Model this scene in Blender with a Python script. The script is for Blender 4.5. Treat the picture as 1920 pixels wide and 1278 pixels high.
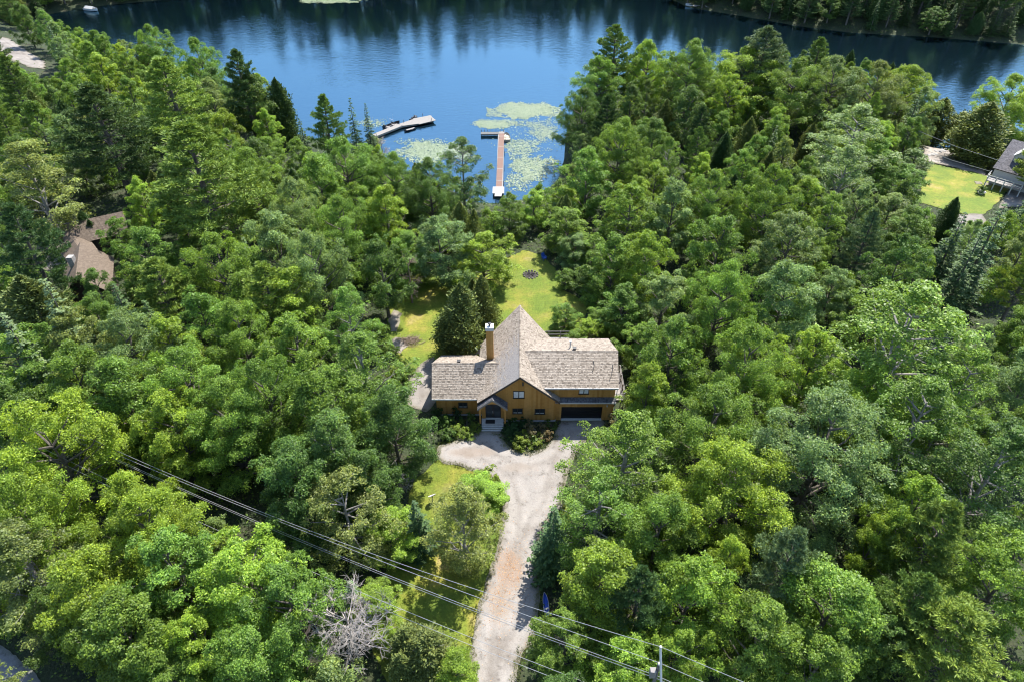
import bpy, math, random
import numpy as np
for o in list(bpy.data.objects): bpy.data.objects.remove(o)
SC = bpy.context.scene; COL = SC.collection
R = math.radians
# ---------------------------------------------------------------- camera, sky, sun, exposure
cam = bpy.data.cameras.new('camera'); cam.lens = 24; cam.sensor_width = 36; cam.clip_end = 6000; cam.clip_start = .5
co = bpy.data.objects.new('camera', cam); COL.objects.link(co)
co.location = (0, 0, 59.4); co.rotation_euler = (R(50), 0, 0); SC.camera = co
SUN_EL, SUN_AZ = 57, 29
W = bpy.data.worlds.new('World'); SC.world = W; W.use_nodes = True
nt = W.node_tree; sky = nt.nodes.new('ShaderNodeTexSky'); sky.sky_type = 'NISHITA'; sky.sun_disc = False
sky.sun_elevation = R(SUN_EL); sky.sun_rotation = R(SUN_AZ); sky.air_density = 1.0; sky.dust_density = .6; sky.ozone_density = 2.0
bg = nt.nodes['Background']; bg.inputs[1].default_value = .15; nt.links.new(sky.outputs[0], bg.inputs[0])
sl = bpy.data.lights.new('sun', 'SUN'); sl.energy = 5.0; sl.angle = R(.55); sl.color = (1, .955, .88)
so = bpy.data.objects.new('sun', sl); COL.objects.link(so); so.location = (0, 0, 120)
so.rotation_euler = (R(90 - SUN_EL), 0, R(180 - SUN_AZ))
vs = SC.view_settings; vs.view_transform = 'Standard'; vs.look = 'None'; vs.gamma = 1; vs.use_curve_mapping = False; vs.exposure = 1.18
SC.cycles.max_bounces = 10; SC.cycles.diffuse_bounces = 7; SC.cycles.transmission_bounces = 7; SC.cycles.transparent_max_bounces = 4; SC.cycles.use_denoising = True; SC.cycles.filter_width = 1.1
rng = np.random.default_rng(11); random.seed(5)

# ---------------------------------------------------------------- helpers
def mesh(name, V, F, mats):
    me = bpy.data.meshes.new(name)
    V = np.asarray(V, np.float32).reshape(-1, 3)
    if isinstance(F, np.ndarray):
        n, k = F.shape
        me.vertices.add(len(V)); me.vertices.foreach_set('co', V.ravel())
        me.loops.add(n * k); me.loops.foreach_set('vertex_index', F.astype(np.int32).ravel())
        me.polygons.add(n); me.polygons.foreach_set('loop_start', np.arange(0, n * k, k, dtype=np.int32))
        me.polygons.foreach_set('loop_total', np.full(n, k, np.int32)); me.update(calc_edges=True)
    else:
        me.from_pydata([tuple(map(float, v)) for v in V], [], F); me.update()
    for m in (mats if isinstance(mats, (list, tuple)) else [mats]): me.materials.append(m)
    return me
def put(name, me, parent=None, loc=None, rot=None, scale=None):
    o = bpy.data.objects.new(name, me); COL.objects.link(o)
    if parent is not None: o.parent = parent
    if loc is not None: o.location = loc
    if rot is not None: o.rotation_euler = rot
    if scale is not None: o.scale = scale
    return o
def obj(name, V, F, mat, parent=None, kind=None):
    o = put(name, mesh(name, V, F, mat), parent)
    if kind: o['kind'] = kind
    return o
def tag(o, label, cat, group=None):
    o['label'] = label; o['category'] = cat
    if group: o['group'] = group
    return o
def thing(name, label, cat, loc=(0, 0, 0), rz=0, group=None):
    o = put(name, None, None, loc, (0, 0, rz)); o.empty_display_size = .3
    return tag(o, label, cat, group)
class MB:
    def __init__(s): s.V = []; s.F = []
    def add(s, V, F):
        b = len(s.V); s.V += [tuple(v) for v in V]; s.F += [tuple(i + b for i in f) for f in F]; return s
    def box(s, x0, x1, y0, y1, z0, z1):
        V = [(x, y, z) for z in (z0, z1) for x, y in ((x0, y0), (x1, y0), (x1, y1), (x0, y1))]
        return s.add(V, [(3, 2, 1, 0), (4, 5, 6, 7), (0, 1, 5, 4), (1, 2, 6, 5), (2, 3, 7, 6), (3, 0, 4, 7)])
    def prism(s, P, d):          # polygon P (3d points) extruded by vector d
        n = len(P); V = [tuple(p) for p in P] + [tuple(np.add(p, d)) for p in P]
        return s.add(V, [tuple(range(n))[::-1], tuple(range(n, 2 * n))] + [(i, (i + 1) % n, n + (i + 1) % n, n + i) for i in range(n)])
    def tube(s, pts, r, k=6):
        pts = [np.array(p, float) for p in pts]; rs = r if isinstance(r, (list, tuple)) else [r] * len(pts)
        b = len(s.V)
        for i, p in enumerate(pts):
            d = pts[min(i + 1, len(pts) - 1)] - pts[max(i - 1, 0)]; d /= np.linalg.norm(d) + 1e-9
            a = np.cross(d, (0, 0, 1) if abs(d[2]) < .9 else (1, 0, 0)); a /= np.linalg.norm(a); c = np.cross(d, a)
            for j in range(k):
                t = 2 * math.pi * j / k; s.V.append(tuple(p + rs[i] * (a * math.cos(t) + c * math.sin(t))))
        for i in range(len(pts) - 1):
            for j in range(k):
                s.F.append((b + i * k + j, b + i * k + (j + 1) % k, b + (i + 1) * k + (j + 1) % k, b + (i + 1) * k + j))
        s.F.append(tuple(b + j for j in range(k))[::-1]); s.F.append(tuple(b + (len(pts) - 1) * k + j for j in range(k)))
        return s
    def lathe(s, prof, k=10, c=(0, 0)):
        b = len(s.V)
        for r, z in prof:
            for j in range(k):
                t = 2 * math.pi * j / k; s.V.append((c[0] + r * math.cos(t), c[1] + r * math.sin(t), z))
        for i in range(len(prof) - 1):
            for j in range(k): s.F.append((b + i * k + j, b + i * k + (j + 1) % k, b + (i + 1) * k + (j + 1) % k, b + (i + 1) * k + j))
        s.F.append(tuple(b + j for j in range(k))[::-1]); s.F.append(tuple(b + (len(prof) - 1) * k + j for j in range(k)))
        return s
    def build(s, name, mat, parent=None, kind=None): return obj(name, s.V, s.F, mat, parent, kind)

# ---------------------------------------------------------------- materials
def nmat(name):
    m = bpy.data.materials.new(name); m.use_nodes = True; t = m.node_tree
    return m, t, t.nodes['Principled BSDF']
def N(t, ty, **kw):
    n = t.nodes.new(ty)
    for k, v in kw.items(): setattr(n, k, v)
    return n
def ramp(t, fac, stops):
    r = N(t, 'ShaderNodeValToRGB'); e = r.color_ramp.elements
    while len(e) < len(stops): e.new(1.0)
    for el, (p, c) in zip(e, stops): el.position = p; el.color = (*c, 1)
    if fac is not None: t.links.new(fac, r.inputs[0])
    return r.outputs[0]
def noise(t, scale, detail=4, rough=.55, vec=None):
    n = N(t, 'ShaderNodeTexNoise'); n.inputs['Scale'].default_value = scale; n.inputs['Detail'].default_value = detail; n.inputs['Roughness'].default_value = rough
    if vec is None:
        g = N(t, 'ShaderNodeTexCoord'); vec = g.outputs['Object']
    t.links.new(vec, n.inputs['Vector']); return n.outputs[0]
def mix(t, a, b, f, mode='MIX'):
    n = N(t, 'ShaderNodeMixRGB', blend_type=mode)
    for s, v in ((n.inputs[1], a), (n.inputs[2], b), (n.inputs[0], f)):
        if hasattr(v, 'is_linked'): t.links.new(v, s)
        elif isinstance(v, (tuple, list)): s.default_value = (*v, 1)
        else: s.default_value = v
    return n.outputs[0]
def bump(t, b, h, strength=.4, dist=.05):
    n = N(t, 'ShaderNodeBump'); n.inputs['Strength'].default_value = strength; n.inputs['Distance'].default_value = dist
    t.links.new(h, n.inputs['Height']); t.links.new(n.outputs[0], b.inputs['Normal'])
def simple(name, c, rough=.6, var=.15, scale=6, metal=0, bmp=0):
    m, t, b = nmat(name); f = noise(t, scale)
    lo = tuple(max(0, v * (1 - var)) for v in c); hi = tuple(min(1, v * (1 + var)) for v in c)
    t.links.new(ramp(t, f, [(.3, lo), (.7, hi)]), b.inputs['Base Color'])
    b.inputs['Roughness'].default_value = rough; b.inputs['Metallic'].default_value = metal
    if bmp: bump(t, b, f, bmp)
    return m
def island(name, stops, rough=.8, grain=None):
    m, t, b = nmat(name); g = N(t, 'ShaderNodeNewGeometry'); c = ramp(t, g.outputs['Random Per Island'], stops)
    if grain:
        f = noise(t, grain[0], 3); c = mix(t, c, ramp(t, f, [(.3, (grain[1],) * 3), (.7, (1, 1, 1))]), 1, 'MULTIPLY')
    t.links.new(c, b.inputs['Base Color']); b.inputs['Roughness'].default_value = rough; b.inputs['Specular IOR Level'].default_value = .2
    return m
def foliage(name, trans=.45, rough=.45, lo=.58, hi=1.45, spec=.3):
    m, t, b = nmat(name); g = N(t, 'ShaderNodeNewGeometry'); oi = N(t, 'ShaderNodeObjectInfo')
    v = ramp(t, g.outputs['Random Per Island'], [(0, (lo * .9, lo, lo * 1.1)), (.6, (1, 1, 1)), (1, (hi * 1.12, hi, hi * .75))])
    at = N(t, 'ShaderNodeAttribute', attribute_name='tone'); ad = N(t, 'ShaderNodeMath', operation='ADD'); ad.inputs[1].default_value = 1; t.links.new(at.outputs['Fac'], ad.inputs[0])
    c = mix(t, mix(t, oi.outputs['Color'], v, 1, 'MULTIPLY'), ad.outputs[0], 1, 'MULTIPLY')
    t.links.new(c, b.inputs['Base Color']); b.inputs['Roughness'].default_value = rough; b.inputs['Specular IOR Level'].default_value = spec
    tr = N(t, 'ShaderNodeBsdfTranslucent'); t.links.new(mix(t, c, (1.25, 1.15, .5), 1, 'MULTIPLY'), tr.inputs[0])
    ms = N(t, 'ShaderNodeMixShader'); ms.inputs[0].default_value = trans
    t.links.new(b.outputs[0], ms.inputs[1]); t.links.new(tr.outputs[0], ms.inputs[2])
    t.links.new(ms.outputs[0], t.nodes['Material Output'].inputs[0])
    return m
M = {}
M['leaf'] = foliage('leaf'); M['needle'] = foliage('needle', .18, .55, .6, 1.25, .2)
M['bark'] = simple('bark', (.10, .085, .07), .9, .35, 3, bmp=.5); M['pale_bark'] = simple('pale_bark', (.20, .185, .165), .85, .3, 3)
M['dead'] = simple('dead_wood', (.31, .28, .25), .85, .2, 3)
def ground_mat():
    m, t, b = nmat('forest_floor'); f = noise(t, .35, 6); f2 = noise(t, 4, 5)
    a = ramp(t, f, [(.3, (.018, .030, .011)), (.5, (.030, .044, .015)), (.7, (.042, .042, .020))])
    t.links.new(mix(t, a, ramp(t, f2, [(.3, (.5, .5, .5)), (.7, (1.3, 1.3, 1.2))]), 1, 'MULTIPLY'), b.inputs['Base Color'])
    b.inputs['Roughness'].default_value = .95; bump(t, b, f2, .8, .2); return m
M['ground'] = ground_mat()
def lawn_mat():
    m, t, b = nmat('lawn'); f = noise(t, .22, 5, .6); f2 = noise(t, 3.5, 5); f3 = noise(t, .09, 2)
    a = ramp(t, f, [(.34, (.085, .13, .010)), (.48, (.14, .172, .012)), (.58, (.215, .198, .026)), (.68, (.28, .22, .085))])
    a = mix(t, a, (.085, .14, .010), ramp(t, f3, [(.42, (0, 0, 0)), (.6, (.6, .6, .6))]))
    t.links.new(mix(t, a, ramp(t, f2, [(.3, (.75, .75, .75)), (.7, (1.2, 1.2, 1.1))]), 1, 'MULTIPLY'), b.inputs['Base Color'])
    b.inputs['Roughness'].default_value = .9; bump(t, b, f2, .15, .05); return m
M['lawn'] = lawn_mat()
def gravel_mat(name, base, dark, warm, patch=None):
    m, t, b = nmat(name); f = noise(t, .3, 6, .62); f2 = noise(t, 9, 6, .7); f3 = noise(t, 1.3, 5, .65)
    a = ramp(t, f, [(.3, dark), (.48, base), (.7, warm)])
    a = mix(t, a, ramp(t, f3, [(.3, (.55, .53, .51)), (.44, (1, 1, 1)), (.75, (1.08, 1.06, 1.04))]), 1, 'MULTIPLY')
    a = mix(t, a, ramp(t, f2, [(.25, (.72, .71, .7)), (.5, (1, 1, 1)), (.75, (1.15, 1.15, 1.15))]), 1, 'MULTIPLY')
    ea = N(t, 'ShaderNodeAttribute', attribute_name='edge'); es = N(t, 'ShaderNodeMath', operation='ADD'); t.links.new(ea.outputs['Fac'], es.inputs[0]); e3 = N(t, 'ShaderNodeMath', operation='MULTIPLY_ADD'); e3.inputs[1].default_value = 1.0; e3.inputs[2].default_value = -.5; t.links.new(f3, e3.inputs[0]); t.links.new(e3.outputs[0], es.inputs[1])
    sc = N(t, 'ShaderNodeMath', operation='DIVIDE'); sc.inputs[1].default_value = 4; t.links.new(es.outputs[0], sc.inputs[0])
    a = mix(t, a, ramp(t, sc.outputs[0], [(.02, (.62, .62, .45)), (.12, (.9, .88, .82)), (.2, (1.0, 1.0, 1.0)), (.33, (1.1, 1.09, 1.08)), (.46, (.86, .84, .82)), (.6, (1.08, 1.07, 1.06)), (.8, (.9, .89, .88))]), .8, 'MULTIPLY')
    if patch:      # spilled brown earth and dead needles with its own outline
        g = N(t, 'ShaderNodeTexCoord'); mp = N(t, 'ShaderNodeMapping'); t.links.new(g.outputs['Object'], mp.inputs[0])
        for (px, py, sx, sy, colr, st) in patch:
            vm = N(t, 'ShaderNodeVectorMath', operation='SUBTRACT'); vm.inputs[1].default_value = (px, py, 0); t.links.new(g.outputs['Object'], vm.inputs[0])
            v2 = N(t, 'ShaderNodeVectorMath', operation='MULTIPLY'); v2.inputs[1].default_value = (1 / sx, 1 / sy, 0); t.links.new(vm.outputs[0], v2.inputs[0])
            ln = N(t, 'ShaderNodeVectorMath', operation='LENGTH'); t.links.new(v2.outputs[0], ln.inputs[0])
            ad = N(t, 'ShaderNodeMath', operation='SUBTRACT'); t.links.new(ln.outputs['Value'], ad.inputs[0]); t.links.new(f3, ad.inputs[1])
            fac = ramp(t, ad.outputs[0], [(.02, (st, st, st)), (.55, (0, 0, 0))])
            a = mix(t, a, colr, fac)
    t.links.new(a, b.inputs['Base Color']); b.inputs['Roughness'].default_value = .95; bump(t, b, f2, .5, .04); return m
M['gravel'] = gravel_mat('gravel', (.225, .207, .189), (.16, .142, .125), (.265, .247, .229), [(-.2, 36.5, 1.5, 2.6, (.22, .135, .08), .5), (-1.2, 33, 1.3, 2.4, (.25, .185, .13), .4), (-4.5, 51.2, 3.2, .9, (.20, .155, .12), .6), (.8, 49, 2.2, .8, (.22, .18, .145), .45)])
M['gravel2'] = gravel_mat('pale_gravel', (.19, .172, .156), (.14, .123, .108), (.24, .22, .20))
M['stone_patio'] = gravel_mat('patio_stone', (.40, .34, .28), (.33, .275, .225), (.45, .39, .33))
M['asphalt'] = gravel_mat('asphalt', (.17, .175, .185), (.12, .12, .13), (.24, .245, .25))
M['sand'] = gravel_mat('sand', (.25, .222, .195), (.165, .147, .125), (.31, .283, .257))
def water_mat():
    m, t, b = nmat('lake_water')
    b.inputs['Base Color'].default_value = (.006, .022, .038, 1); b.inputs['Specular Tint'].default_value = (.5, .85, 1, 1)
    b.inputs['IOR'].default_value = 1.333; b.inputs['Roughness'].default_value = .05
    g = N(t, 'ShaderNodeTexCoord'); mp = N(t, 'ShaderNodeMapping'); mp.inputs['Scale'].default_value = (.5, 1.3, 1); t.links.new(g.outputs['Object'], mp.inputs[0])
    f = noise(t, 1.3, 3, .55, mp.outputs[0]); f2 = noise(t, .028, 3, .5)
    rip = ramp(t, f2, [(.36, (.2,) * 3), (.62, (1,) * 3)])
    mm = N(t, 'ShaderNodeMath', operation='MULTIPLY'); t.links.new(f, mm.inputs[0]); t.links.new(rip, mm.inputs[1])
    bump(t, b, mm.outputs[0], .5, .15)
    gl = N(t, 'ShaderNodeBsdfGlossy'); gl.inputs['Color'].default_value = (.20, .335, .405, 1); gl.inputs['Roughness'].default_value = .09
    bn = [n for n in t.nodes if n.type == 'BUMP'][0]; t.links.new(bn.outputs[0], gl.inputs['Normal'])
    lw = N(t, 'ShaderNodeLayerWeight'); lw.inputs[0].default_value = .5
    fr = N(t, 'ShaderNodeMapRange'); fr.inputs[1].default_value = .3; fr.inputs[2].default_value = .85; fr.inputs[3].default_value = .5; fr.inputs[4].default_value = .92; t.links.new(lw.outputs['Facing'], fr.inputs[0])
    ms = N(t, 'ShaderNodeMixShader'); t.links.new(fr.outputs[0], ms.inputs[0]); t.links.new(b.outputs[0], ms.inputs[1]); t.links.new(gl.outputs[0], ms.inputs[2]); t.links.new(ms.outputs[0], t.nodes['Material Output'].inputs[0]); return m
M['water'] = water_mat()
M['shingle'] = island('shingle', [(0, (.14, .115, .09)), (.15, (.22, .183, .146)), (.5, (.28, .236, .19)), (1, (.345, .297, .245))], .85, (7, .75))
M['slate'] = island('dark_shingle', [(0, (.06, .06, .065)), (1, (.13, .13, .14))], .8)
M['brown_roof'] = island('brown_roof', [(0, (.112, .086, .065)), (1, (.16, .126, .098))], .85)
M['grey_roof'] = island('grey_roof', [(0, (.10, .095, .10)), (1, (.16, .15, .16))], .8)
M['siding'] = island('siding', [(0, (.38, .185, .046)), (.5, (.44, .225, .062)), (1, (.50, .268, .085))], .65, (2.5, .82))
M['ochre'] = simple('ochre_wall', (.43, .215, .055), .7, .1)
M['white'] = simple('white_paint', (.45, .44, .43), .55, .06); M['pale'] = simple('pale_wood', (.42, .41, .39), .7, .12, 3)
M['dark'] = simple('dark_frame', (.02, .018, .018), .4, .1); M['black'] = simple('black_door', (.008, .008, .010), .35, .1)
M['greywood'] = simple('weathered_wood', (.21, .195, .185), .8, .2, 5); M['concrete'] = simple('concrete', (.42, .41, .40), .9, .15)
M['redwood'] = island('dock_plank', [(0, (.125, .075, .056)), (.5, (.18, .112, .088)), (1, (.24, .165, .135))], .8)
M['paleplank'] = island('pale_plank', [(0, (.19, .175, .16)), (1, (.27, .253, .233))], .8)
M['pole'] = simple('pole_wood', (.11, .105, .10), .85, .25, 4); M['steel'] = simple('steel', (.62, .62, .62), .45, .08, metal=.3)
M['wire'] = simple('wire', (.30, .30, .30), .45, .05)
M['roof_line'] = simple('dark_line', (.02, .02, .02), .5, .05)
M['blue'] = simple('blue_plastic', (.03, .10, .42), .35, .1); M['tan'] = simple('tan_hull', (.42, .38, .30), .45, .1)
M['navy'] = simple('dark_hull', (.025, .028, .035), .35, .2); M['red'] = simple('red_hull', (.45, .05, .04), .35, .1)
M['stone'] = simple('stone', (.30, .285, .27), .9, .25, 4); M['pitstone'] = simple('sooty_stone', (.10, .09, .085), .9, .3, 4); M['ash'] = simple('ash', (.035, .03, .03), .95, .3)
M['twig'] = simple('twig', (.20, .145, .11), .9, .3); M['bluewin'] = simple('blue_panel', (.10, .25, .38), .2, .1)
M['lily'] = island('lily_pad', [(0, (.09, .13, .07)), (.5, (.18, .225, .132)), (1, (.29, .325, .225))], .45)
M['litter'] = island('fallen_leaf', [(0, (.18, .08, .03)), (.5, (.38, .2, .09)), (1, (.5, .33, .18))], .9)
M['grass'] = island('grass_blade', [(0, (.07, .11, .010)), (.6, (.135, .165, .016)), (1, (.23, .21, .05))], .7)
def glass():
    m, t, b = nmat('window_glass'); b.inputs['Base Color'].default_value = (.03, .035, .04, 1); b.inputs['Roughness'].default_value = .06
    b.inputs['IOR'].default_value = 1.5; b.inputs['Specular IOR Level'].default_value = .8; return m
M['glass'] = glass(); M['curtain'] = simple('curtain', (.55, .55, .56), .8, .15, 3)

# ---------------------------------------------------------------- terrain
LAKE = [(-2.6, 117.7), (-11.4, 118.7), (-18.7, 124.4), (-25.5, 135.5), (-32.1, 144.6), (-43.3, 146.9), (-51.7, 151.6), (-61.8, 161.1), (-75.6, 171.4), (-93.9, 183.6), (-114.3, 197.2), (-131.4, 210.5), (-150.5, 228.6), (-162.8, 241.7), (-158.3, 250.0), (-143.6, 261.6), (-122.3, 270.3), (-94.9, 276.4), (-62.7, 273.4), (-46.8, 271.9), (-22.2, 282.8), (8.2, 287.7), (38.7, 286.1), (55.4, 276.4), (61.8, 258.8), (79.2, 246.7), (93.6, 235.6), (108.2, 228.6), (131.5, 224.1), (155.5, 216.6), (199.4, 194.6), (147.2, 129.6), (124.2, 147.5), (118.5, 152.2), (106.1, 147.5), (95.0, 141.9), (92.2, 143.5), (94.8, 156.6), (87.5, 174.3), (76.3, 182.0), (62.6, 183.6), (47.6, 179.7), (33.5, 178.9), (23.4, 175.8), (15.7, 165.1), (12.5, 151.0), (11.4, 137.1), (9.2, 126.7), (4.2, 120.0)]
def sdf(x, y, poly):
    x = np.asarray(x, float); y = np.asarray(y, float); d = np.full(x.shape, 1e18); ins = np.zeros(x.shape, bool); n = len(poly)
    for i in range(n):
        ax, ay = poly[i]; bx, by = poly[(i + 1) % n]; ex, ey = bx - ax, by - ay
        t = np.clip(((x - ax) * ex + (y - ay) * ey) / (ex * ex + ey * ey + 1e-12), 0, 1)
        d = np.minimum(d, (x - ax - t * ex) ** 2 + (y - ay - t * ey) ** 2)
        ins ^= ((ay > y) != (by > y)) & (x < (bx - ax) * (y - ay) / ((by - ay) if by != ay else 1e-9) + ax)
    d = np.sqrt(d); return np.where(ins, -d, d)
def ground(x, y):
    s = sdf(x, y, LAKE); h = np.clip((np.asarray(y) - 205) / 45., 0, 1); h = h * h * (3 - 2 * h)
    near = -5 + 5 * (1 - np.exp(-np.maximum(s, 0) / 11)); far = -5 + np.minimum(np.maximum(s, 0), 70) * .34
    return np.where(s < 0, -5 - np.minimum(3, -.3 * s), near * (1 - h) + far * h)
def g1(x, y): return float(ground(np.array([x]), np.array([y]))[0])
gx = np.concatenate([[-2500, -1200, -600, -350, -260], np.arange(-210, 240, 2.5), [280, 380, 600, 1200, 2500]])
gy = np.concatenate([[-1500, -600, -200, -60, -20, 0], np.arange(10, 345, 2.5), [380, 460, 650, 1200, 2500]])
X, Y = np.meshgrid(gx, gy); Z = ground(X.ravel(), Y.ravel()); nx, ny = len(gx), len(gy)
I = (np.arange(ny - 1)[:, None] * nx + np.arange(nx - 1)[None]).ravel()
o = obj('ground', np.stack([X.ravel(), Y.ravel(), Z], 1), np.stack([I, I + 1, I + nx + 1, I + nx], 1), M['ground']); o['kind'] = 'structure'
o = obj('lake', [(-420, 90, -5), (480, 90, -5), (480, 460, -5), (-420, 460, -5)], [(0, 1, 2, 3)], M['water']); o['kind'] = 'structure'
for p in o.data.polygons: p.use_smooth = True

def wob(x, y, s=1.): return .5 * np.sin(x * 1.7 * s + 1.3 * np.sin(y * 1.1 * s)) + .3 * np.sin(y * 2.9 * s + x * .7) + .2 * np.sin(x * 5.1 * s - y * 4.3)
def sheet(name, poly, mat, lift, cell=.5, amp=.25):
    P = np.array(poly); x0, y0 = P.min(0) - 1; x1, y1 = P.max(0) + 1
    ax = np.arange(x0, x1 + cell, cell); ay = np.arange(y0, y1 + cell, cell); X, Y = np.meshgrid(ax, ay)
    f = lambda x, y: sdf(x, y, poly) + amp * wob(x, y)
    D = f(X, Y); nx = len(ax); ins = D < 0
    q = ins[:-1, :-1] | ins[1:, :-1] | ins[:-1, 1:] | ins[1:, 1:]
    xs, ys, d = X.ravel().copy(), Y.ravel().copy(), D.ravel().copy(); e = .05
    for _ in range(3):      # pull outside corners back onto the outline
        m = d > 0; gxv = (f(xs + e, ys) - f(xs - e, ys)) / (2 * e); gyv = (f(xs, ys + e) - f(xs, ys - e)) / (2 * e); l = np.maximum(gxv ** 2 + gyv ** 2, .3)
        xs = np.where(m, xs - d * gxv / l, xs); ys = np.where(m, ys - d * gyv / l, ys); d = f(xs, ys)
    I = (np.arange(X.shape[0] - 1)[:, None] * nx + np.arange(nx - 1)[None])[q].ravel(); F = np.stack([I, I + 1, I + nx + 1, I + nx], 1)
    u, inv = np.unique(F, return_inverse=True); F = inv.reshape(F.shape); xs, ys = xs[u], ys[u]
    o = obj(name, np.stack([xs, ys, ground(xs, ys) + lift], 1), F, mat); o['kind'] = 'structure'
    at = o.data.attributes.new('edge', 'FLOAT', 'POINT'); at.data.foreach_set('value', (-sdf(xs, ys, poly)).astype(np.float32))
    for p in o.data.polygons: p.use_smooth = True
    return o
AREAS = {
 'drive': [(-8.43, 52.27), (-6.64, 52.91), (-4.96, 53.74), (-3.43, 54.4), (-1.0, 54.4), (-0.61, 52.27), (1.51, 50.99), (3.53, 51.78), (4.7, 53.41), (5.29, 55.42), (5.84, 56.2), (10.79, 56.2), (10.93, 55.08), (9.28, 53.57), (7.39, 51.39), (6.39, 49.07), (5.65, 46.49), (5.32, 43.71), (3.55, 41.4), (2.54, 38.6), (2.56, 35.68), (2.58, 32.95), (1.9, 29.4), (0.56, 27.51), (0.27, 23.98), (-3.53, 23.98), (-3.65, 29.4), (-3.28, 31.9), (-2.68, 34.56), (-1.83, 37.7), (-1.19, 40.45), (-1.01, 43.71), (-1.62, 46.63), (-3.22, 48.09), (-5.93, 49.22), (-7.43, 49.52), (-8.38, 50.21)],
 'lawnA': [(-11.0, 46.85), (-8.26, 50.21), (-3.23, 48.24), (-1.45, 46.78), (-0.78, 43.71), (-0.97, 40.45), (-2.42, 34.56), (-3.03, 31.9), (-3.41, 29.4), (-3.38, 24.41), (-9.78, 24.41), (-12.88, 29.89), (-13.22, 35.12), (-10.51, 38.0)],
 'lawnB': [(5.57, 45.08), (6.61, 45.43), (6.66, 42.9), (5.45, 41.21), (4.49, 41.59), (5.38, 43.71)],
 'back': [(-18.08, 78.6), (-16.31, 86.18), (-13.22, 88.0), (-4.92, 86.98), (-1.86, 91.21), (1.73, 94.21), (4.96, 92.79), (7.21, 86.92), (7.18, 83.31), (10.69, 79.5), (10.32, 73.29), (7.02, 67.46), (0.0, 65.37), (-8.97, 65.37), (-10.89, 63.84), (-13.59, 64.85), (-16.73, 69.08)],
 'path': [(-12.59, 58.6), (-13.28, 62.17), (-11.95, 66.19), (-10.27, 67.68), (-9.28, 59.33), (-10.26, 57.25)],
 'patio': [(-6.17, 67.25), (-5.98, 68.98), (-5.04, 70.42), (-3.26, 71.22), (-1.79, 69.64), (-2.1, 66.83)],
 'sand': [(-16.46, 70.75), (-15.86, 71.66), (-14.35, 71.21), (-13.88, 69.63), (-14.71, 68.32), (-15.79, 68.97)],
 'sand2': [(-17.41, 75.45), (-17.03, 78.21), (-15.76, 76.69), (-15.87, 72.82), (-16.75, 72.82)],
 'rlawn': [(72.47, 109.78), (82.76, 126.28), (90.4, 123.06), (93.6, 116.13), (84.86, 107.55), (81.98, 104.83), (77.98, 105.17), (74.6, 107.82)],
 'rpath': [(92.63, 115.66), (99.26, 115.64), (94.94, 108.6), (85.59, 107.16)],
 'rgrav': [(76.11, 105.15), (82.28, 105.21), (80.85, 101.87), (74.51, 98.33), (73.56, 101.83)],
 'beach': [(82.35, 128.5), (91.84, 145.02), (93.85, 140.0), (94.86, 130.82), (91.31, 120.98), (87.76, 124.0)],
 'ldrive': [(-79.78, 98.26), (-79.46, 106.32), (-75.27, 105.4), (-71.0, 96.59), (-69.03, 85.84), (-73.82, 88.74)],
 'lane': [(-158.14, 216.07), (-147.3, 210.46), (-125.59, 189.02), (-122.47, 182.82), (-125.93, 183.16), (-146.77, 197.21)],
 'road': [(-56.75, 31.9), (-47.86, 30.13), (-43.44, 28.21), (-39.11, 25.27), (-35.92, 20.76), (-50.49, 17.11)],
}
sheet('lawn', AREAS['back'], M['lawn'], .03, .6); sheet('lawn', AREAS['lawnA'], M['lawn'], .03, .5); sheet('lawn', AREAS['lawnB'], M['lawn'], .03, .5)
sheet('lawn', AREAS['rlawn'], M['lawn'], .07, .7)
sheet('driveway', AREAS['drive'], M['gravel'], .045, .4, .18)
sheet('path', AREAS['path'], M['gravel2'], .05, .4, .15); sheet('path', AREAS['rpath'], M['gravel2'], .09, .7, .1); sheet('path', AREAS['rgrav'], M['gravel2'], .09, .7)
sheet('patio', AREAS['patio'], M['stone_patio'], .07, .4, .05); sheet('sand', AREAS['sand'], M['sand'], .06, .3); sheet('sand', AREAS['sand2'], M['sand'], .06, .3)
sheet('beach', AREAS['beach'], M['sand'], .10, .7, .5); sheet('driveway', AREAS['ldrive'], M['gravel2'], .05, .7, .4)
sheet('lane', AREAS['lane'], M['gravel2'], .10, .9, .5); sheet('road', AREAS['road'], M['asphalt'], .05, .6, .1)
# grass blades on the lawns: uncountable
def scatter(poly, n, keepout=()):
    P = np.array(poly); lo, hi = P.min(0), P.max(0); p = rng.uniform(lo, hi, (int(n), 2)); k = (sdf(p[:, 0], p[:, 1], poly) + .2 * wob(p[:, 0], p[:, 1])) < 0.1
    for q in keepout: k &= sdf(p[:, 0], p[:, 1], q) > .1
    return p[k]
def blades(pts, h0, h1, w, lift=.02):
    n = len(pts); z = ground(pts[:, 0], pts[:, 1]) + lift; a = rng.uniform(0, 6.28, n); h = rng.uniform(h0, h1, n); tx, ty = rng.normal(0, .45, (2, n)) * h
    B = np.stack([pts[:, 0], pts[:, 1], z], 1); d = np.stack([np.cos(a) * w, np.sin(a) * w, np.zeros(n)], 1)
    V = np.stack([B - d, B + d, B + np.stack([tx, ty, h], 1)], 1).reshape(-1, 3); return V, np.arange(3 * n).reshape(-1, 3)
pts = np.concatenate([scatter(AREAS['back'], 90000, [AREAS['sand'], AREAS['sand2'], AREAS['patio']]), scatter(AREAS['lawnA'], 75000, [AREAS['drive']]), scatter(AREAS['lawnB'], 6000), scatter(AREAS['rlawn'], 26000)])
V, F = blades(pts, .03, .10, .02)
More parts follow.
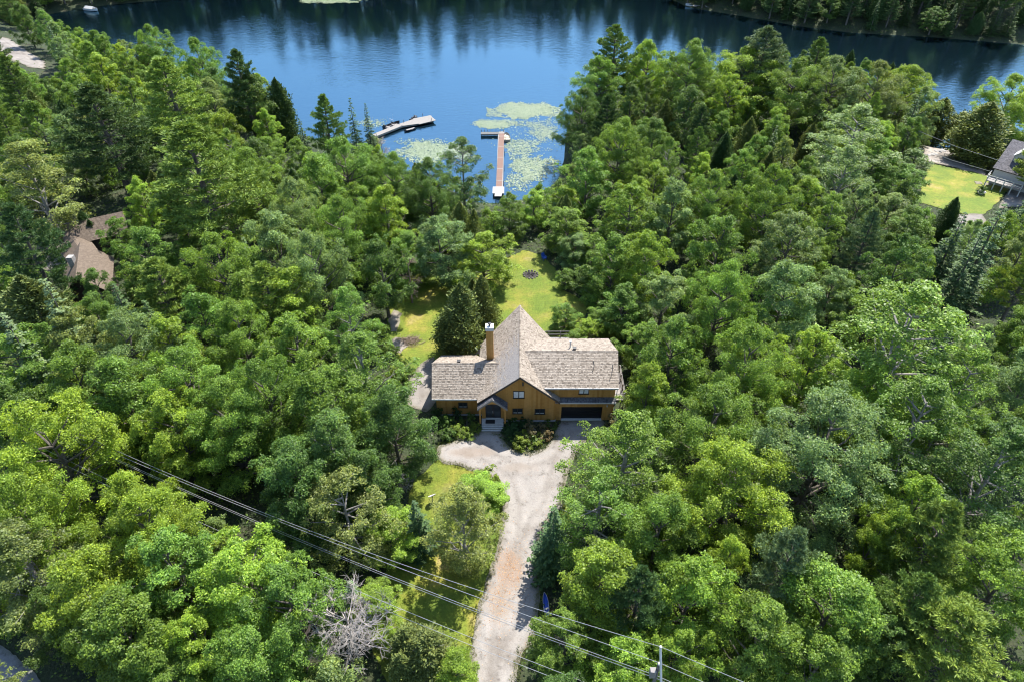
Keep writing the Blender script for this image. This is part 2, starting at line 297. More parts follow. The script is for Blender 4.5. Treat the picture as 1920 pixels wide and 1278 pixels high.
P_ = np.array(AREAS['drive']); ed = rng.uniform(P_.min(0) - 1, P_.max(0) + 1, (160000, 2)); de = sdf(ed[:, 0], ed[:, 1], AREAS['drive']); ed = ed[(np.abs(de + .12) < .35 * (1 + wob(ed[:, 0] * 1.6, ed[:, 1] * 1.6))) & (ed[:, 1] < 54)]
V2, F2 = blades(ed, .06, .24, .025); F = np.concatenate([F, F2 + len(V)]); V = np.concatenate([V, V2]); o = obj('grass', V, F, M['grass']); o['kind'] = 'stuff'; o['label'] = 'short yellow-green grass growing on the lawns'

# ---------------------------------------------------------------- tree kinds
def unit(v): return v / (np.linalg.norm(v, axis=-1, keepdims=True) + 1e-9)
def leaves(P, Nn, size, asp=.6):
    n = len(P); t = unit(np.cross(Nn, rng.normal(size=(n, 3)))); b = np.cross(Nn, t); s = size[:, None] if isinstance(size, np.ndarray) else size
    V = np.stack([P - t * s * .5, P + b * s * asp * .5 + Nn * s * .06, P + t * s * .5, P - b * s * asp * .5 + Nn * s * .06], 1).reshape(-1, 3)
    return V, np.arange(4 * n).reshape(-1, 4)
def limb(mb, a, b, r0, r1, k=5, sag=.12):
    a, b = np.array(a), np.array(b); m = (a + b) / 2 + rng.normal(0, 1, 3) * np.linalg.norm(b - a) * sag * .5
    mb.tube([a, m, b], [r0, (r0 + r1) / 2, r1], k)
UP = np.array((0, 0, 1.))
def leafmesh(PP, NN, SS, TT, asp=.6):
    P = np.concatenate(PP); V, F = leaves(P, np.concatenate(NN), np.concatenate(SS), asp); me = mesh('crown', V, F, M['leaf'])
    at = me.attributes.new('tone', 'FLOAT', 'POINT'); at.data.foreach_set('value', np.repeat(np.concatenate(TT), 4).astype(np.float32)); return me
def broadleaf(Rr, H, base, leaf, form='round', nlimb=24, nspray=8, per=210, bark='bark', sr=(.5, 1.0), flat=.42):
    """trunk, limbs at many heights, each limb carrying flat sprays of leaves: ragged crowns with gaps"""
    PP, NN, SS, TT = [], [], [], []; mb = MB(); lean = rng.normal(0, .25, 2)
    ax = lambda z: np.array((lean[0] * (z / H) ** 2, lean[1] * (z / H) ** 2, z))
    mb.tube([ax(-.6) , ax(base * .6), ax(base + (H - base) * .5), ax(base + (H - base) * .82)], [Rr * .062 + .05, Rr * .048 + .03, .09, .03], 7)
    sect = rng.uniform(.72, 1.16, 7); a0 = rng.uniform(0, 6.28)
    def spray(c, nrm, r, n, tone):
        t = unit(np.cross(nrm, rng.normal(size=3))); bb = np.cross(nrm, t); rad = np.sqrt(rng.random(n)) * r * rng.uniform(.75, 1.2, n); an = rng.uniform(0, 6.283, n); wv = 1 + .28 * np.sin(an * 3 + rng.uniform(0, 6)) + .2 * np.sin(an * 5 + rng.uniform(0, 6))
        rad = rad * wv; hgt = rng.normal(0, .16, n) * r + (1 - (rad / r) ** 2) * r * flat - .1 * r
        P = c + t * (rad * np.cos(an))[:, None] + bb * (rad * np.sin(an))[:, None] + nrm * hgt[:, None]
        PP.append(P); NN.append(unit(nrm * .75 + (P - c) * .35 / r + rng.normal(size=(n, 3)) * .55)); SS.append(rng.uniform(*leaf, n)); TT.append(np.full(n, tone))
    for k in range(nlimb):
        f = (k + rng.uniform(.1, .9)) / nlimb; az = a0 + k * 2.39996 + rng.normal(0, .3)
        if form == 'round': p = (1 - abs(2 * f - .85) ** 2.4 / 1.6) if f > .42 else .72 + .6 * f
        elif form == 'plume': p = (.45 + 1.5 * f) if f < .4 else 1.0 * (1 - ((f - .4) / .6) ** 1.5) + .10
        else: p = .95 * math.sqrt(max(0, 1 - (1.7 * f - .62) ** 2)) + .08
        p = max(p, .1); rr = Rr * p * sect[int((az % 6.283) / 6.283 * 7) % 7] * rng.uniform(.8, 1.14); ze = base + (H - base) * min(1, f * rng.uniform(.94, 1.05)); up = .5 if form == 'round' else .9 if form == 'plume' else .65
        o = np.array((math.cos(az), math.sin(az), 0)); e = ax(ze) * (1, 1, 0) + o * rr + UP * ze; s = ax(max(base * .7, ze - up * rr - .4)); limb(mb, s, e, .03 + Rr * .016, .012, 5, .1); d = e - s; Ln = np.linalg.norm(d); side = unit(np.cross(d, UP)); tone0 = rng.normal(0, .09)
        for q in range(nspray):
            t = rng.uniform(.42, 1.04) if q else 1.0; r = rng.uniform(*sr) * (1.12 - .35 * t); c = s + d * t + side * rng.normal(0, .26) * min(Ln, 3.2) * (1.25 - t * .6) + UP * rng.uniform(-.25, .45)
            nrm = unit(UP * 1.0 + o * rng.uniform(.1, .75) + rng.normal(size=3) * .22); spray(c, nrm, r, int(per * r * r / .55), tone0 + rng.normal(0, .10))
    for _ in range(4): spray(ax(H) + rng.normal(0, .1, 3) * Rr - (0, 0, .5), unit(UP + rng.normal(size=3) * .3), sr[0] * 1.2, int(per * .6), rng.normal(.05, .08))
    return leafmesh(PP, NN, SS, TT), mesh('trunk', mb.V, mb.F, M[bark]), Rr, H
def tufts(P, D, ln, w, nb):       # bunches of needles
    n = len(P); P = np.repeat(P, nb, 0); D = np.repeat(D, nb, 0); d = unit(D + rng.normal(size=(n * nb, 3)) * .62); l = rng.uniform(.7, 1.2, (n * nb, 1)) * ln
    s = unit(np.cross(d, rng.normal(size=(n * nb, 3)))) * w; V = np.stack([P - s * .6, P + d * l * .55 + s, P + d * l, P + d * l * .55 - s], 1).reshape(-1, 3)
    return V, np.arange(4 * n * nb).reshape(-1, 4)
def pine(Rr, H, base, nw=17, per=26, nb=11):
    PP, DD = [], []; mb = MB(); mb.tube([(0, 0, -.6), (.15, 0, H * .5), (0, .1, H * .97)], [.30, .2, .04], 7)
    for w in range(nw):
        f = w / (nw - 1); z = base + (H - base) * f ** .9; prof = (.55 + .45 * math.sin(min(1, f * 2.2 + .25) * math.pi / 2)) * (1 - f ** 1.7) + .10
        nbz = rng.integers(4, 7); a0 = rng.uniform(0, 6.28)
        for b in range(nbz):
            a = a0 + 6.28 * b / nbz + rng.normal(0, .25); Ln = Rr * prof * rng.uniform(.55, 1.15); rise = rng.uniform(.05, .3) + .25 * f
            e = np.array((math.cos(a), math.sin(a), rise)); side = np.array((-math.sin(a), math.cos(a), 0)); limb(mb, (0, 0, z), np.array((0, 0, z)) + e * Ln * .93, .05, .015, 4, .04)
            n = int(per * (Ln / Rr + .25)); s = rng.uniform(.3, 1, n) ** .8; lat = rng.normal(0, .17, n) * Ln * (1.15 - .6 * s)
            up = .10 * Ln * (s ** 2) + rng.normal(0, .06, n) * 1.2
            PP.append(np.array((0, 0, z)) + e * (s * Ln)[:, None] + side * lat[:, None] + UP * up[:, None]); DD.append(np.tile(unit(e * .5 + UP * .75), (n, 1)))
    PP.append(np.stack([rng.normal(0, .25, 30), rng.normal(0, .25, 30), rng.uniform(H * .93, H, 30)], 1)); DD.append(np.tile(UP, (30, 1)))
    V, F = tufts(np.concatenate(PP), np.concatenate(DD), .40, .034, nb)
    return mesh('crown', V, F, M['needle']), mesh('trunk', mb.V, mb.F, M['bark']), Rr, H
def spruce(Rr, H, base=.6, nw=26):
    Vs = []; mb = MB(); mb.tube([(0, 0, -.6), (0, 0, H * .5), (0, 0, H)], [.2, .12, .02], 6)
    for w in range(nw):
        f = w / (nw - 1); z = base + (H - base) * f ** .92; Lw = Rr * (1 - f) ** .85 + .10; nbz = max(5, int(11 * (1 - f) + 4))
        for b in range(nbz):
            a = rng.uniform(0, 6.28); Ln = Lw * rng.uniform(.7, 1.12); n = max(6, int(26 * Ln / Rr)); s = rng.uniform(.12, 1, n)
            e = np.array((math.cos(a), math.sin(a), 0)); side = np.array((-math.sin(a), math.cos(a), 0)); P = np.array((0, 0, z)) + e * (s * Ln)[:, None] + UP * (-.28 * Ln * s + .16 * Ln * s ** 3)[:, None]
            sg = rng.choice([-1, 1], n)[:, None]; d = unit(e * .75 + side * sg * rng.uniform(.2, 1, (n, 1)) + UP * rng.uniform(-.45, .18, (n, 1))); l = ((.24 + .34 * (1 - s)) * (.6 + .4 * Ln / Rr))[:, None] * 1.1
            sd = unit(np.cross(d, UP + rng.normal(size=(n, 3)) * .4)) * .085; Vs.append(np.stack([P - sd * .5, P + d * l * .5 + sd, P + d * l, P + d * l * .5 - sd], 1).reshape(-1, 3))
    V = np.concatenate(Vs); return mesh('crown', V, np.arange(len(V)).reshape(-1, 4), M['needle']), mesh('trunk', mb.V, mb.F, M['bark']), Rr, H
def cedar(Rr, H, n=22000):
    tips = 3; PP, NN, DD = [], [], []
    for k in range(tips):      # a main spire and lower shoulders
        hk = H * (1, rng.uniform(.72, .88), rng.uniform(.6, .8))[k]; ok = np.array((0, 0)) if k == 0 else rng.normal(0, .42, 2) * Rr; m = n // 2 if k == 0 else n // 4; Rk = Rr * (.9, .62, .6)[k]
        f = rng.random(m) ** .8; a = rng.uniform(0, 6.283, m); prof = np.minimum(1, .5 + 2.4 * f) * np.clip(1 - f ** 2.3, 0, 1) ** .8; ph = rng.uniform(0, 6.28, 6)
        lump = 1 + .2 * np.sin(a * 2 + f * 7 + ph[0]) + .18 * np.sin(a * 4 - f * 17 + ph[1]) + .17 * np.sin(a * 7 + f * 31 + ph[2])
        r = Rk * prof * lump * rng.uniform(.5, 1.15, m); rad = np.stack([np.cos(a), np.sin(a), np.zeros(m)], 1)
        PP.append(np.stack([ok[0] + r * np.cos(a), ok[1] + r * np.sin(a), .3 + (hk - .3) * f + rng.normal(0, .16, m)], 1)); NN.append(unit(rad * .5 + rng.normal(size=(m, 3)) * .6 + UP * .35)); DD.append(unit(rad * .6 + UP * .6 + rng.normal(size=(m, 3)) * .4))
    P, Nn, d = map(np.concatenate, (PP, NN, DD)); n = len(P); b = unit(np.cross(d, Nn)); s = rng.uniform(.16, .34, n)[:, None]
    V = np.stack([P - d * s * .5, P + b * s * .24, P + d * s * .6, P - b * s * .24], 1).reshape(-1, 3)
    mb = MB(); mb.tube([(0, 0, -.5), (0, 0, H * .8)], [.16, .05], 6)
    for _ in range(22):
        q = rng.random(); aa = rng.uniform(0, 6.28); z = H * (.15 + .6 * q); limb(mb, (0, 0, z), (math.cos(aa) * Rr * .9 * (1 - .4 * q), math.sin(aa) * Rr * .9 * (1 - .4 * q), z + .7), .03, .012, 4)
    return mesh('crown', V, np.arange(4 * n).reshape(-1, 4), M['needle']), mesh('trunk', mb.V, mb.F, M['pale_bark']), Rr, H
PROTO = {
 'M': [broadleaf(4.2, 13, rng.uniform(1.6, 3.0), (.12, .23), fm, nl, 8, pr_, 'bark', srr, fl) for fm, nl, pr_, srr, fl in (('round', 26, 310, (.5, 1.0), .45), ('oval', 26, 310, (.5, .95), .4), ('plume', 26, 320, (.45, .85), .5), ('round', 30, 320, (.45, .85), .35), ('oval', 22, 290, (.6, 1.15), .5), ('plume', 30, 320, (.42, .8), .45), ('oval', 30, 310, (.45, .85), .4), ('round', 22, 290, (.6, 1.1), .4), ('plume', 24, 310, (.5, .9), .4), ('oval', 24, 290, (.5, 1.1), .5))],
 'L': [broadleaf(6.4, 14.5, 2.4, (.12, .23), fm, 40, 9, 190, 'bark', (.6, 1.2), .45) for fm in ('round', 'oval')],
 'B': [broadleaf(3.4, 14, rng.uniform(1.2, 2.4), (.11, .19), fm, 32, 8, 270, 'pale_bark', (.35, .7), .6) for fm in ('oval', 'plume', 'oval', 'plume')],
 'P': [pine(3.8, 16, rng.uniform(2.5, 4.5), nw, per_) for nw, per_ in ((18, 40), (15, 44), (20, 38), (17, 42))],
 'N': [broadleaf(1.9, 5.5, .4, (.12, .21), fm, 15, 5, 230, 'bark', (.4, .75), .5) for fm in ('oval', 'plume', 'round', 'oval')],
 'S': [spruce(2.1, 12) for _ in range(3)],
 'C': [cedar(2.3, 10) for _ in range(4)],
 'U': [broadleaf(1.0, 1.5, .05, (.08, .15), 'oval', 14, 4, 900, 'bark', (.16, .3), .6) for _ in range(5)],
}
TINT = {'y': (.235, .355, .046), 'g': (.165, .278, .048), 'd': (.108, .188, .042), 'k': (.198, .288, .100), 'o': (.195, .245, .068)}
CTINT = {'y': (.205, .300, .056), 'g': (.138, .218, .050), 'd': (.072, .128, .042), 'k': (.140, .205, .092), 'o': (.158, .205, .062)}
NAMES = {'M': 'broadleaf_tree', 'B': 'airy_tree', 'P': 'pine_tree', 'S': 'spruce_tree', 'C': 'cedar_tree', 'N': 'sapling', 'U': 'shrub'}
def plant(kind, col, x, y, r, h, label, cat='tree', group=None, z=None):
    pk = 'L' if kind == 'M' and r > 5 else kind; cr, tr, R0, H0 = PROTO[pk][random.randrange(len(PROTO[pk]))]
    s = r / R0; root = thing(NAMES[kind], label, cat, (x, y, g1(x, y) if z is None else z), random.uniform(0, 6.28), group); root.scale = (s, s, h / H0)
    base = (CTINT if kind in 'PSC' else TINT)[col] if isinstance(col, str) else col; j = random.uniform(.84, 1.16); w = random.uniform(-.07, .07)
    a = put('trunk', tr, root); b = put('crown', cr, root); b.color = (base[0] * j * (1 + w), base[1] * j, base[2] * j * (1 - w), 1)
    return root
TREES = """My|-43.8|43.5|6.48|15.0|yellow-green broadleaf tree beside the left picture edge, nearest of its kind
My|-34.2|37.9|3.45|12.0|yellow-green broadleaf tree beside the left picture edge, fourth nearest of its kind
My|-42.6|36.1|5.25|14.0|yellow-green broadleaf tree beside the left picture edge, second nearest of its kind
Bo|-40.3|31.4|4.52|13.0|olive airy fine-leaved tree alone of its kind behind the asphalt road corner
My|-30.9|34.3|5.16|13.0|yellow-green broadleaf tree right of the asphalt road corner, second nearest of its kind
Mg|-27.7|30.8|4.48|13.0|mid green broadleaf tree left of the bare grey tree, third nearest of its kind
My|-33.6|28.9|4.15|13.0|yellow-green broadleaf tree right of the asphalt road corner, nearest of its kind
Mg|-30.0|25.9|4.64|12.0|mid green broadleaf tree right of the asphalt road corner, nearest of its kind
My|-25.1|26.5|3.25|9.0|yellow-green broadleaf tree left of the bare grey tree, second nearest of its kind
My|-21.7|30.7|4.5|12.0|yellow-green broadleaf tree left of the bare grey tree, nearest of its kind
Mg|-17.8|28.6|4.15|12.0|mid green broadleaf tree left of the bare grey tree, nearest of its kind
Md|-37.0|29.2|3.37|9.0|dark green broadleaf tree alone of its kind behind the asphalt road corner
Mg|-19.9|23.9|3.51|11.0|mid green broadleaf tree left of the bare grey tree, second nearest of its kind
Mg|-27.5|24.1|3.16|8.0|mid green broadleaf tree right of the asphalt road corner, second nearest of its kind
Sk|-13.9|31.6|1.62|6.0|pale grey-green narrow spruce alone of its kind behind the bare grey tree
My|-12.2|31.1|2.83|5.0|yellow-green broadleaf tree behind the bare grey tree, nearest of its kind
My|-10.2|28.3|1.37|4.0|yellow-green broadleaf tree alone of its kind right of the bare grey tree
Co|-9.0|27.8|1.78|5.0|olive dense cedar right of the bare grey tree, nearest of its kind
Co|-6.9|26.9|2.39|6.0|olive dense cedar right of the bare grey tree, second nearest of its kind
My|-4.4|25.3|2.18|5.0|yellow-green broadleaf tree alone of its kind in front of the gravel driveway
Bo|-4.5|36.9|3.67|11.0|olive airy fine-leaved tree alone of its kind behind the gravel driveway
My|-3.3|44.1|2.48|4.0|yellow-green broadleaf tree alone of its kind in front of the house's left wing
Sd|-8.9|38.4|1.86|8.0|dark green narrow spruce alone of its kind left of the gravel driveway
My|-11.5|38.6|2.82|6.0|yellow-green broadleaf tree behind the bare grey tree, second nearest of its kind
Bo|-15.3|37.9|4.07|12.0|olive airy fine-leaved tree alone of its kind behind the bare grey tree
Md|-12.3|48.5|3.9|12.0|dark green broadleaf tree alone of its kind left of the house's left wing
Bd|-17.3|43.1|4.41|14.0|dark green airy fine-leaved tree alone of its kind left of the house's left wing
Md|-19.8|40.1|4.28|13.0|dark green broadleaf tree alone of its kind behind the bare grey tree
Md|-13.8|41.4|3.36|11.0|dark green broadleaf tree alone of its kind in front of the house's left wing
Pd|-61.6|74.7|4.71|18.0|dark green long-needled pine alone of its kind left of the brown cottage roof
Co|-59.9|68.5|4.29|12.0|olive dense cedar alone of its kind beside the left picture edge
Sk|-50.7|60.8|3.27|17.0|pale grey-green narrow spruce alone of its kind in front of the brown cottage roof
Sk|-52.8|55.9|3.13|16.0|pale grey-green narrow spruce alone of its kind beside the left picture edge
Sd|-46.7|65.4|2.71|13.0|dark green narrow spruce in front of the brown cottage roof, nearest of its kind
Sd|-43.6|65.0|2.25|11.0|dark green narrow spruce in front of the brown cottage roof, second nearest of its kind
Py|-44.2|70.5|5.01|13.0|yellow-green long-needled pine right of the brown cottage roof, nearest of its kind
Md|-55.2|74.2|2.87|9.0|dark green broadleaf tree alone of its kind in front of the brown cottage roof
Py|-29.8|67.9|4.86|14.0|yellow-green long-needled pine right of the brown cottage roof, fourth nearest of its kind
Mg|-37.6|74.4|5.65|14.0|mid green broadleaf tree right of the brown cottage roof, fourth nearest of its kind
Mk|-25.5|73.4|5.24|15.0|pale grey-green broadleaf tree alone of its kind in front of the white left dock
Mg|-36.5|63.5|4.5|13.0|mid green broadleaf tree right of the brown cottage roof, third nearest of its kind
Mk|-42.3|57.4|5.44|14.0|pale grey-green broadleaf tree alone of its kind in front of the brown cottage roof
Mg|-31.3|61.0|5.03|13.0|mid green broadleaf tree right of the brown cottage roof, fifth nearest of its kind
Mg|-24.4|59.1|4.63|13.0|mid green broadleaf tree left of the house's left wing, second nearest of its kind
Mg|-34.4|52.2|5.74|14.0|mid green broadleaf tree in front of the brown cottage roof, second nearest of its kind
Mg|-40.2|50.6|4.8|14.0|mid green broadleaf tree beside the left picture edge, fourth nearest of its kind
Mg|-45.9|52.6|4.32|14.0|mid green broadleaf tree beside the left picture edge, third nearest of its kind
Mg|-28.8|48.2|5.25|13.0|mid green broadleaf tree in front of the brown cottage roof, third nearest of its kind
My|-33.8|47.1|4.09|13.0|yellow-green broadleaf tree beside the left picture edge, third nearest of its kind
Mg|-25.5|50.6|5.08|14.0|mid green broadleaf tree left of the house's left wing, third nearest of its kind
Mg|-19.0|49.1|4.72|14.0|mid green broadleaf tree left of the house's left wing, nearest of its kind
Bg|-16.0|55.2|4.73|14.0|mid green airy fine-leaved tree left of the house's left wing, nearest of its kind
Bg|-19.6|64.5|3.58|13.0|mid green airy fine-leaved tree left of the house's left wing, second nearest of its kind
Mo|-50.0|60.5|4.38|13.0|olive broadleaf tree alone of its kind beside the left picture edge
Md|-50.4|47.9|4.13|13.0|dark green broadleaf tree alone of its kind beside the left picture edge
Mg|-54.3|55.9|4.49|13.0|mid green broadleaf tree beside the left picture edge, nearest of its kind
By|-27.4|68.8|4.06|13.0|yellow-green airy fine-leaved tree alone of its kind left of the house's left wing
My|-38.7|59.1|4.01|13.0|yellow-green broadleaf tree alone of its kind in front of the brown cottage roof
Pd|-68.3|110.4|7.92|20.0|dark green long-needled pine alone of its kind right of the gravel lane, top left
Py|-62.3|124.3|8.19|20.0|yellow-green long-needled pine alone of its kind right of the gravel lane, top left
Py|-44.4|90.1|9.37|22.0|yellow-green long-needled pine right of the brown cottage roof, second nearest of its kind
Bo|-73.5|96.1|7.04|17.0|olive airy fine-leaved tree alone of its kind behind the brown cottage roof
Mg|-87.8|174.6|5.61|15.0|mid green broadleaf tree right of the gravel lane, top left, thirteenth nearest of its kind
Mg|-69.3|156.6|5.42|16.0|mid green broadleaf tree right of the gravel lane, top left, eighteenth nearest of its kind
Pd|-53.1|135.8|4.68|19.0|dark green long-needled pine alone of its kind left of the white left dock
Cd|-46.9|136.4|3.21|14.0|dark green dense cedar left of the white left dock, second nearest of its kind
Md|-52.1|136.6|4.88|15.0|dark green broadleaf tree left of the white left dock, second nearest of its kind
My|-53.2|121.7|3.99|12.0|yellow-green broadleaf tree left of the white left dock, third nearest of its kind
Sd|-38.8|121.6|1.78|11.0|dark green narrow spruce left of the white left dock, third nearest of its kind
Pg|-34.4|123.5|3.69|15.0|mid green long-needled pine left of the white left dock, nearest of its kind
Sd|-31.4|131.2|1.98|13.0|dark green narrow spruce left of the white left dock, second nearest of its kind
Sd|-29.0|133.4|1.81|12.0|dark green narrow spruce left of the white left dock, nearest of its kind
Bd|-8.4|108.7|4.84|14.0|dark green airy fine-leaved tree alone of its kind left of the long straight dock
Md|-13.0|99.3|5.17|13.0|dark green broadleaf tree alone of its kind in front of the white left dock
Mg|-19.6|102.2|5.28|13.0|mid green broadleaf tree in front of the white left dock, second nearest of its kind
Mg|-27.5|105.4|6.27|14.0|mid green broadleaf tree left of the white left dock, nearest of its kind
Mk|-30.9|87.3|5.08|15.0|pale grey-green broadleaf tree left of the white left dock, second nearest of its kind
My|-18.7|89.9|4.42|13.0|yellow-green broadleaf tree alone of its kind in front of the white left dock
Mk|-10.4|84.4|4.65|11.0|pale grey-green broadleaf tree alone of its kind in front of the long straight dock
My|-4.2|83.6|4.65|9.0|yellow-green broadleaf tree alone of its kind left of the back lawn
Mg|-30.5|99.0|4.7|14.0|mid green broadleaf tree left of the white left dock, second nearest of its kind
Mg|-41.9|100.5|5.61|14.0|mid green broadleaf tree left of the white left dock, fifth nearest of its kind
Mg|-24.3|84.7|5.38|14.0|mid green broadleaf tree in front of the white left dock, fourth nearest of its kind
Mk|-32.2|80.3|4.83|14.0|pale grey-green broadleaf tree left of the white left dock, third nearest of its kind
Md|-17.4|76.1|3.96|13.0|dark green broadleaf tree alone of its kind left of the tall orange chimney
Co|-6.4|68.3|3.05|11.0|olive dense cedar behind the tall orange chimney, second nearest of its kind
Co|-3.9|71.5|2.26|10.0|olive dense cedar behind the tall orange chimney, nearest of its kind
Mg|-0.4|98.3|3.04|8.0|mid green broadleaf tree alone of its kind in front of the long straight dock
My|3.6|101.7|3.13|7.0|yellow-green broadleaf tree right of the long straight dock, nearest of its kind
Mg|8.7|92.5|4.17|8.0|mid green broadleaf tree alone of its kind behind the back lawn
Pg|22.3|155.4|5.81|19.0|mid green long-needled pine right of the lily pad bay, nearest of its kind
My|30.1|154.7|5.36|15.0|yellow-green broadleaf tree right of the lily pad bay, third nearest of its kind
Mg|36.8|145.5|6.76|17.0|mid green broadleaf tree right of the lily pad bay, sixth nearest of its kind
Mg|18.4|148.1|6.37|15.0|mid green broadleaf tree right of the lily pad bay, nearest of its kind
Pk|52.0|146.8|7.16|19.0|pale grey-green long-needled pine alone of its kind right of the lily pad bay
Pg|65.0|150.5|4.55|16.0|mid green long-needled pine left of the right-hand lawn, second nearest of its kind
Cd|73.8|153.6|2.34|13.0|dark green dense cedar behind the right-hand lawn, second nearest of its kind
My|48.6|147.0|8.54|15.0|yellow-green broadleaf tree right of the lily pad bay, eleventh nearest of its kind
Mg|56.8|138.9|7.09|15.0|mid green broadleaf tree left of the right-hand lawn, eighth nearest of its kind
Mk|65.7|141.2|7.19|15.0|pale grey-green broadleaf tree left of the right-hand lawn, fourth nearest of its kind
Mo|74.0|139.4|6.59|15.0|olive broadleaf tree alone of its kind behind the right-hand lawn
My|83.7|145.1|6.84|14.0|yellow-green broadleaf tree behind the right-hand lawn, second nearest of its kind
Mk|83.1|136.8|3.83|12.0|pale grey-green broadleaf tree alone of its kind behind the right-hand lawn
Md|14.1|135.9|5.47|14.0|dark green broadleaf tree right of the lily pad bay, nearest of its kind
Mg|12.4|104.2|4.91|13.0|mid green broadleaf tree alone of its kind in front of the lily pad bay
Mg|18.5|112.0|5.61|15.0|mid green broadleaf tree right of the lily pad bay, second nearest of its kind
Bk|58.8|112.5|6.97|16.0|pale grey-green airy fine-leaved tree left of the right-hand lawn, second nearest of its kind
Bk|53.1|101.0|5.19|14.0|pale grey-green airy fine-leaved tree left of the right-hand lawn, nearest of its kind
My|9.2|106.1|2.77|6.0|yellow-green broadleaf tree right of the long straight dock, second nearest of its kind
My|104.3|142.3|6.79|14.0|yellow-green broadleaf tree alone of its kind behind the right-hand cottage
Co|92.6|130.0|5.45|11.5|olive dense cedar alone of its kind behind the right-hand cottage
Co|93.4|145.8|4.63|10.0|olive dense cedar alone of its kind behind the right-hand lawn
Cd|69.5|95.9|1.76|8.0|dark green dense cedar alone of its kind in front of the right-hand lawn
Sd|63.9|79.0|3.18|16.0|dark green narrow spruce in front of the right-hand lawn, second nearest of its kind
Sd|59.3|74.7|2.74|15.0|dark green narrow spruce in front of the right-hand lawn, third nearest of its kind
Sd|61.7|82.3|2.58|13.0|dark green narrow spruce in front of the right-hand lawn, nearest of its kind
My|18.3|77.3|4.0|13.0|yellow-green broadleaf tree right of the back lawn, second nearest of its kind
Mg|14.0|79.4|4.1|11.0|mid green broadleaf tree right of the back lawn, fourth nearest of its kind
Mg|27.9|78.9|4.77|14.0|mid green broadleaf tree right of the back lawn, seventh nearest of its kind
Mg|25.7|67.9|5.01|14.0|mid green broadleaf tree right of the garage door, fourth nearest of its kind
Mg|14.2|70.7|3.84|9.0|mid green broadleaf tree right of the back lawn, fifth nearest of its kind
Mk|33.6|67.9|4.67|14.0|pale grey-green broadleaf tree left of the right-hand lawn, sixth nearest of its kind
Mg|25.6|55.2|5.32|14.0|mid green broadleaf tree right of the garage door, third nearest of its kind
My|33.8|57.5|3.97|12.0|yellow-green broadleaf tree beside the right picture edge, fourth nearest of its kind
Bg|41.5|55.8|7.85|19.0|mid green airy fine-leaved tree beside the right picture edge, third nearest of its kind
Mk|29.8|43.5|7.26|15.0|pale grey-green broadleaf tree beside the right picture edge, second nearest of its kind
Mg|20.1|47.1|6.0|13.0|mid green broadleaf tree right of the garage door, second nearest of its kind
My|20.6|40.1|6.3|13.0|yellow-green broadleaf tree right of the garage door, second nearest of its kind
My|15.0|54.1|3.28|10.0|yellow-green broadleaf tree right of the garage door, nearest of its kind
Bg|10.7|43.1|4.93|14.0|mid green airy fine-leaved tree alone of its kind right of the garage door
Bg|8.0|38.2|4.08|12.0|mid green airy fine-leaved tree alone of its kind in front of the garage door
Mg|13.0|35.6|3.6|12.0|mid green broadleaf tree alone of its kind in front of the garage door
Sd|3.7|36.1|2.25|10.0|dark green narrow spruce alone of its kind behind the gravel driveway
Sd|13.8|38.5|1.48|9.0|dark green narrow spruce alone of its kind in front of the garage door
My|7.6|31.1|4.32|11.0|yellow-green broadleaf tree behind the utility pole, second nearest of its kind
Mg|4.3|27.0|3.07|8.0|mid green broadleaf tree alone of its kind right of the gravel driveway
Pd|10.1|28.9|2.75|12.0|dark green long-needled pine alone of its kind behind the utility pole
My|14.5|29.2|3.97|12.0|yellow-green broadleaf tree behind the utility pole, nearest of its kind
My|18.2|32.3|2.54|11.0|yellow-green broadleaf tree behind the utility pole, third nearest of its kind
Pk|22.8|31.6|3.05|13.0|pale grey-green long-needled pine alone of its kind right of the utility pole
Mg|25.7|28.3|4.58|12.0|mid green broadleaf tree right of the utility pole, third nearest of its kind
My|32.3|35.1|2.41|10.0|yellow-green broadleaf tree beside the right picture edge, third nearest of its kind
My|35.5|36.5|3.62|13.0|yellow-green broadleaf tree beside the right picture edge, nearest of its kind
Pg|35.5|33.4|3.76|14.0|mid green long-needled pine beside the right picture edge, nearest of its kind
Bd|44.5|40.6|5.01|15.0|dark green airy fine-leaved tree alone of its kind beside the right picture edge
Mg|40.9|30.7|4.28|12.0|mid green broadleaf tree beside the right picture edge, fourth nearest of its kind
Py|33.2|25.5|4.83|12.0|yellow-green long-needled pine alone of its kind beside the right picture edge
Mg|19.5|26.2|4.05|11.0|mid green broadleaf tree right of the utility pole, nearest of its kind
Mg|23.7|24.4|3.55|10.0|mid green broadleaf tree right of the utility pole, second nearest of its kind
Pg|31.8|28.2|3.14|12.0|mid green long-needled pine beside the right picture edge, second nearest of its kind
My|13.0|25.4|2.77|9.0|yellow-green broadleaf tree alone of its kind right of the utility pole
Md|29.4|26.5|3.03|9.0|dark green broadleaf tree alone of its kind right of the utility pole
My|9.3|25.1|3.2|8.0|yellow-green broadleaf tree alone of its kind left of the utility pole
Bg|40.1|46.6|5.37|15.0|mid green airy fine-leaved tree beside the right picture edge, second nearest of its kind
My|37.8|52.4|3.77|12.0|yellow-green broadleaf tree beside the right picture edge, second nearest of its kind
Mg|18.2|58.6|4.0|13.0|mid green broadleaf tree right of the garage door, nearest of its kind
Mg|16.1|64.4|3.31|8.0|mid green broadleaf tree alone of its kind behind the garage door
Mg|12.1|71.7|2.5|4.5|mid green broadleaf tree right of the back lawn, third nearest of its kind
My|10.1|69.0|2.09|5.0|yellow-green broadleaf tree right of the back lawn, nearest of its kind
Mg|7.2|72.8|2.17|4.5|mid green broadleaf tree right of the back lawn, nearest of its kind
Mg|8.2|67.2|2.07|4.5|mid green broadleaf tree alone of its kind in front of the back lawn
Mk|19.5|70.6|4.15|11.0|pale grey-green broadleaf tree right of the back lawn, second nearest of its kind
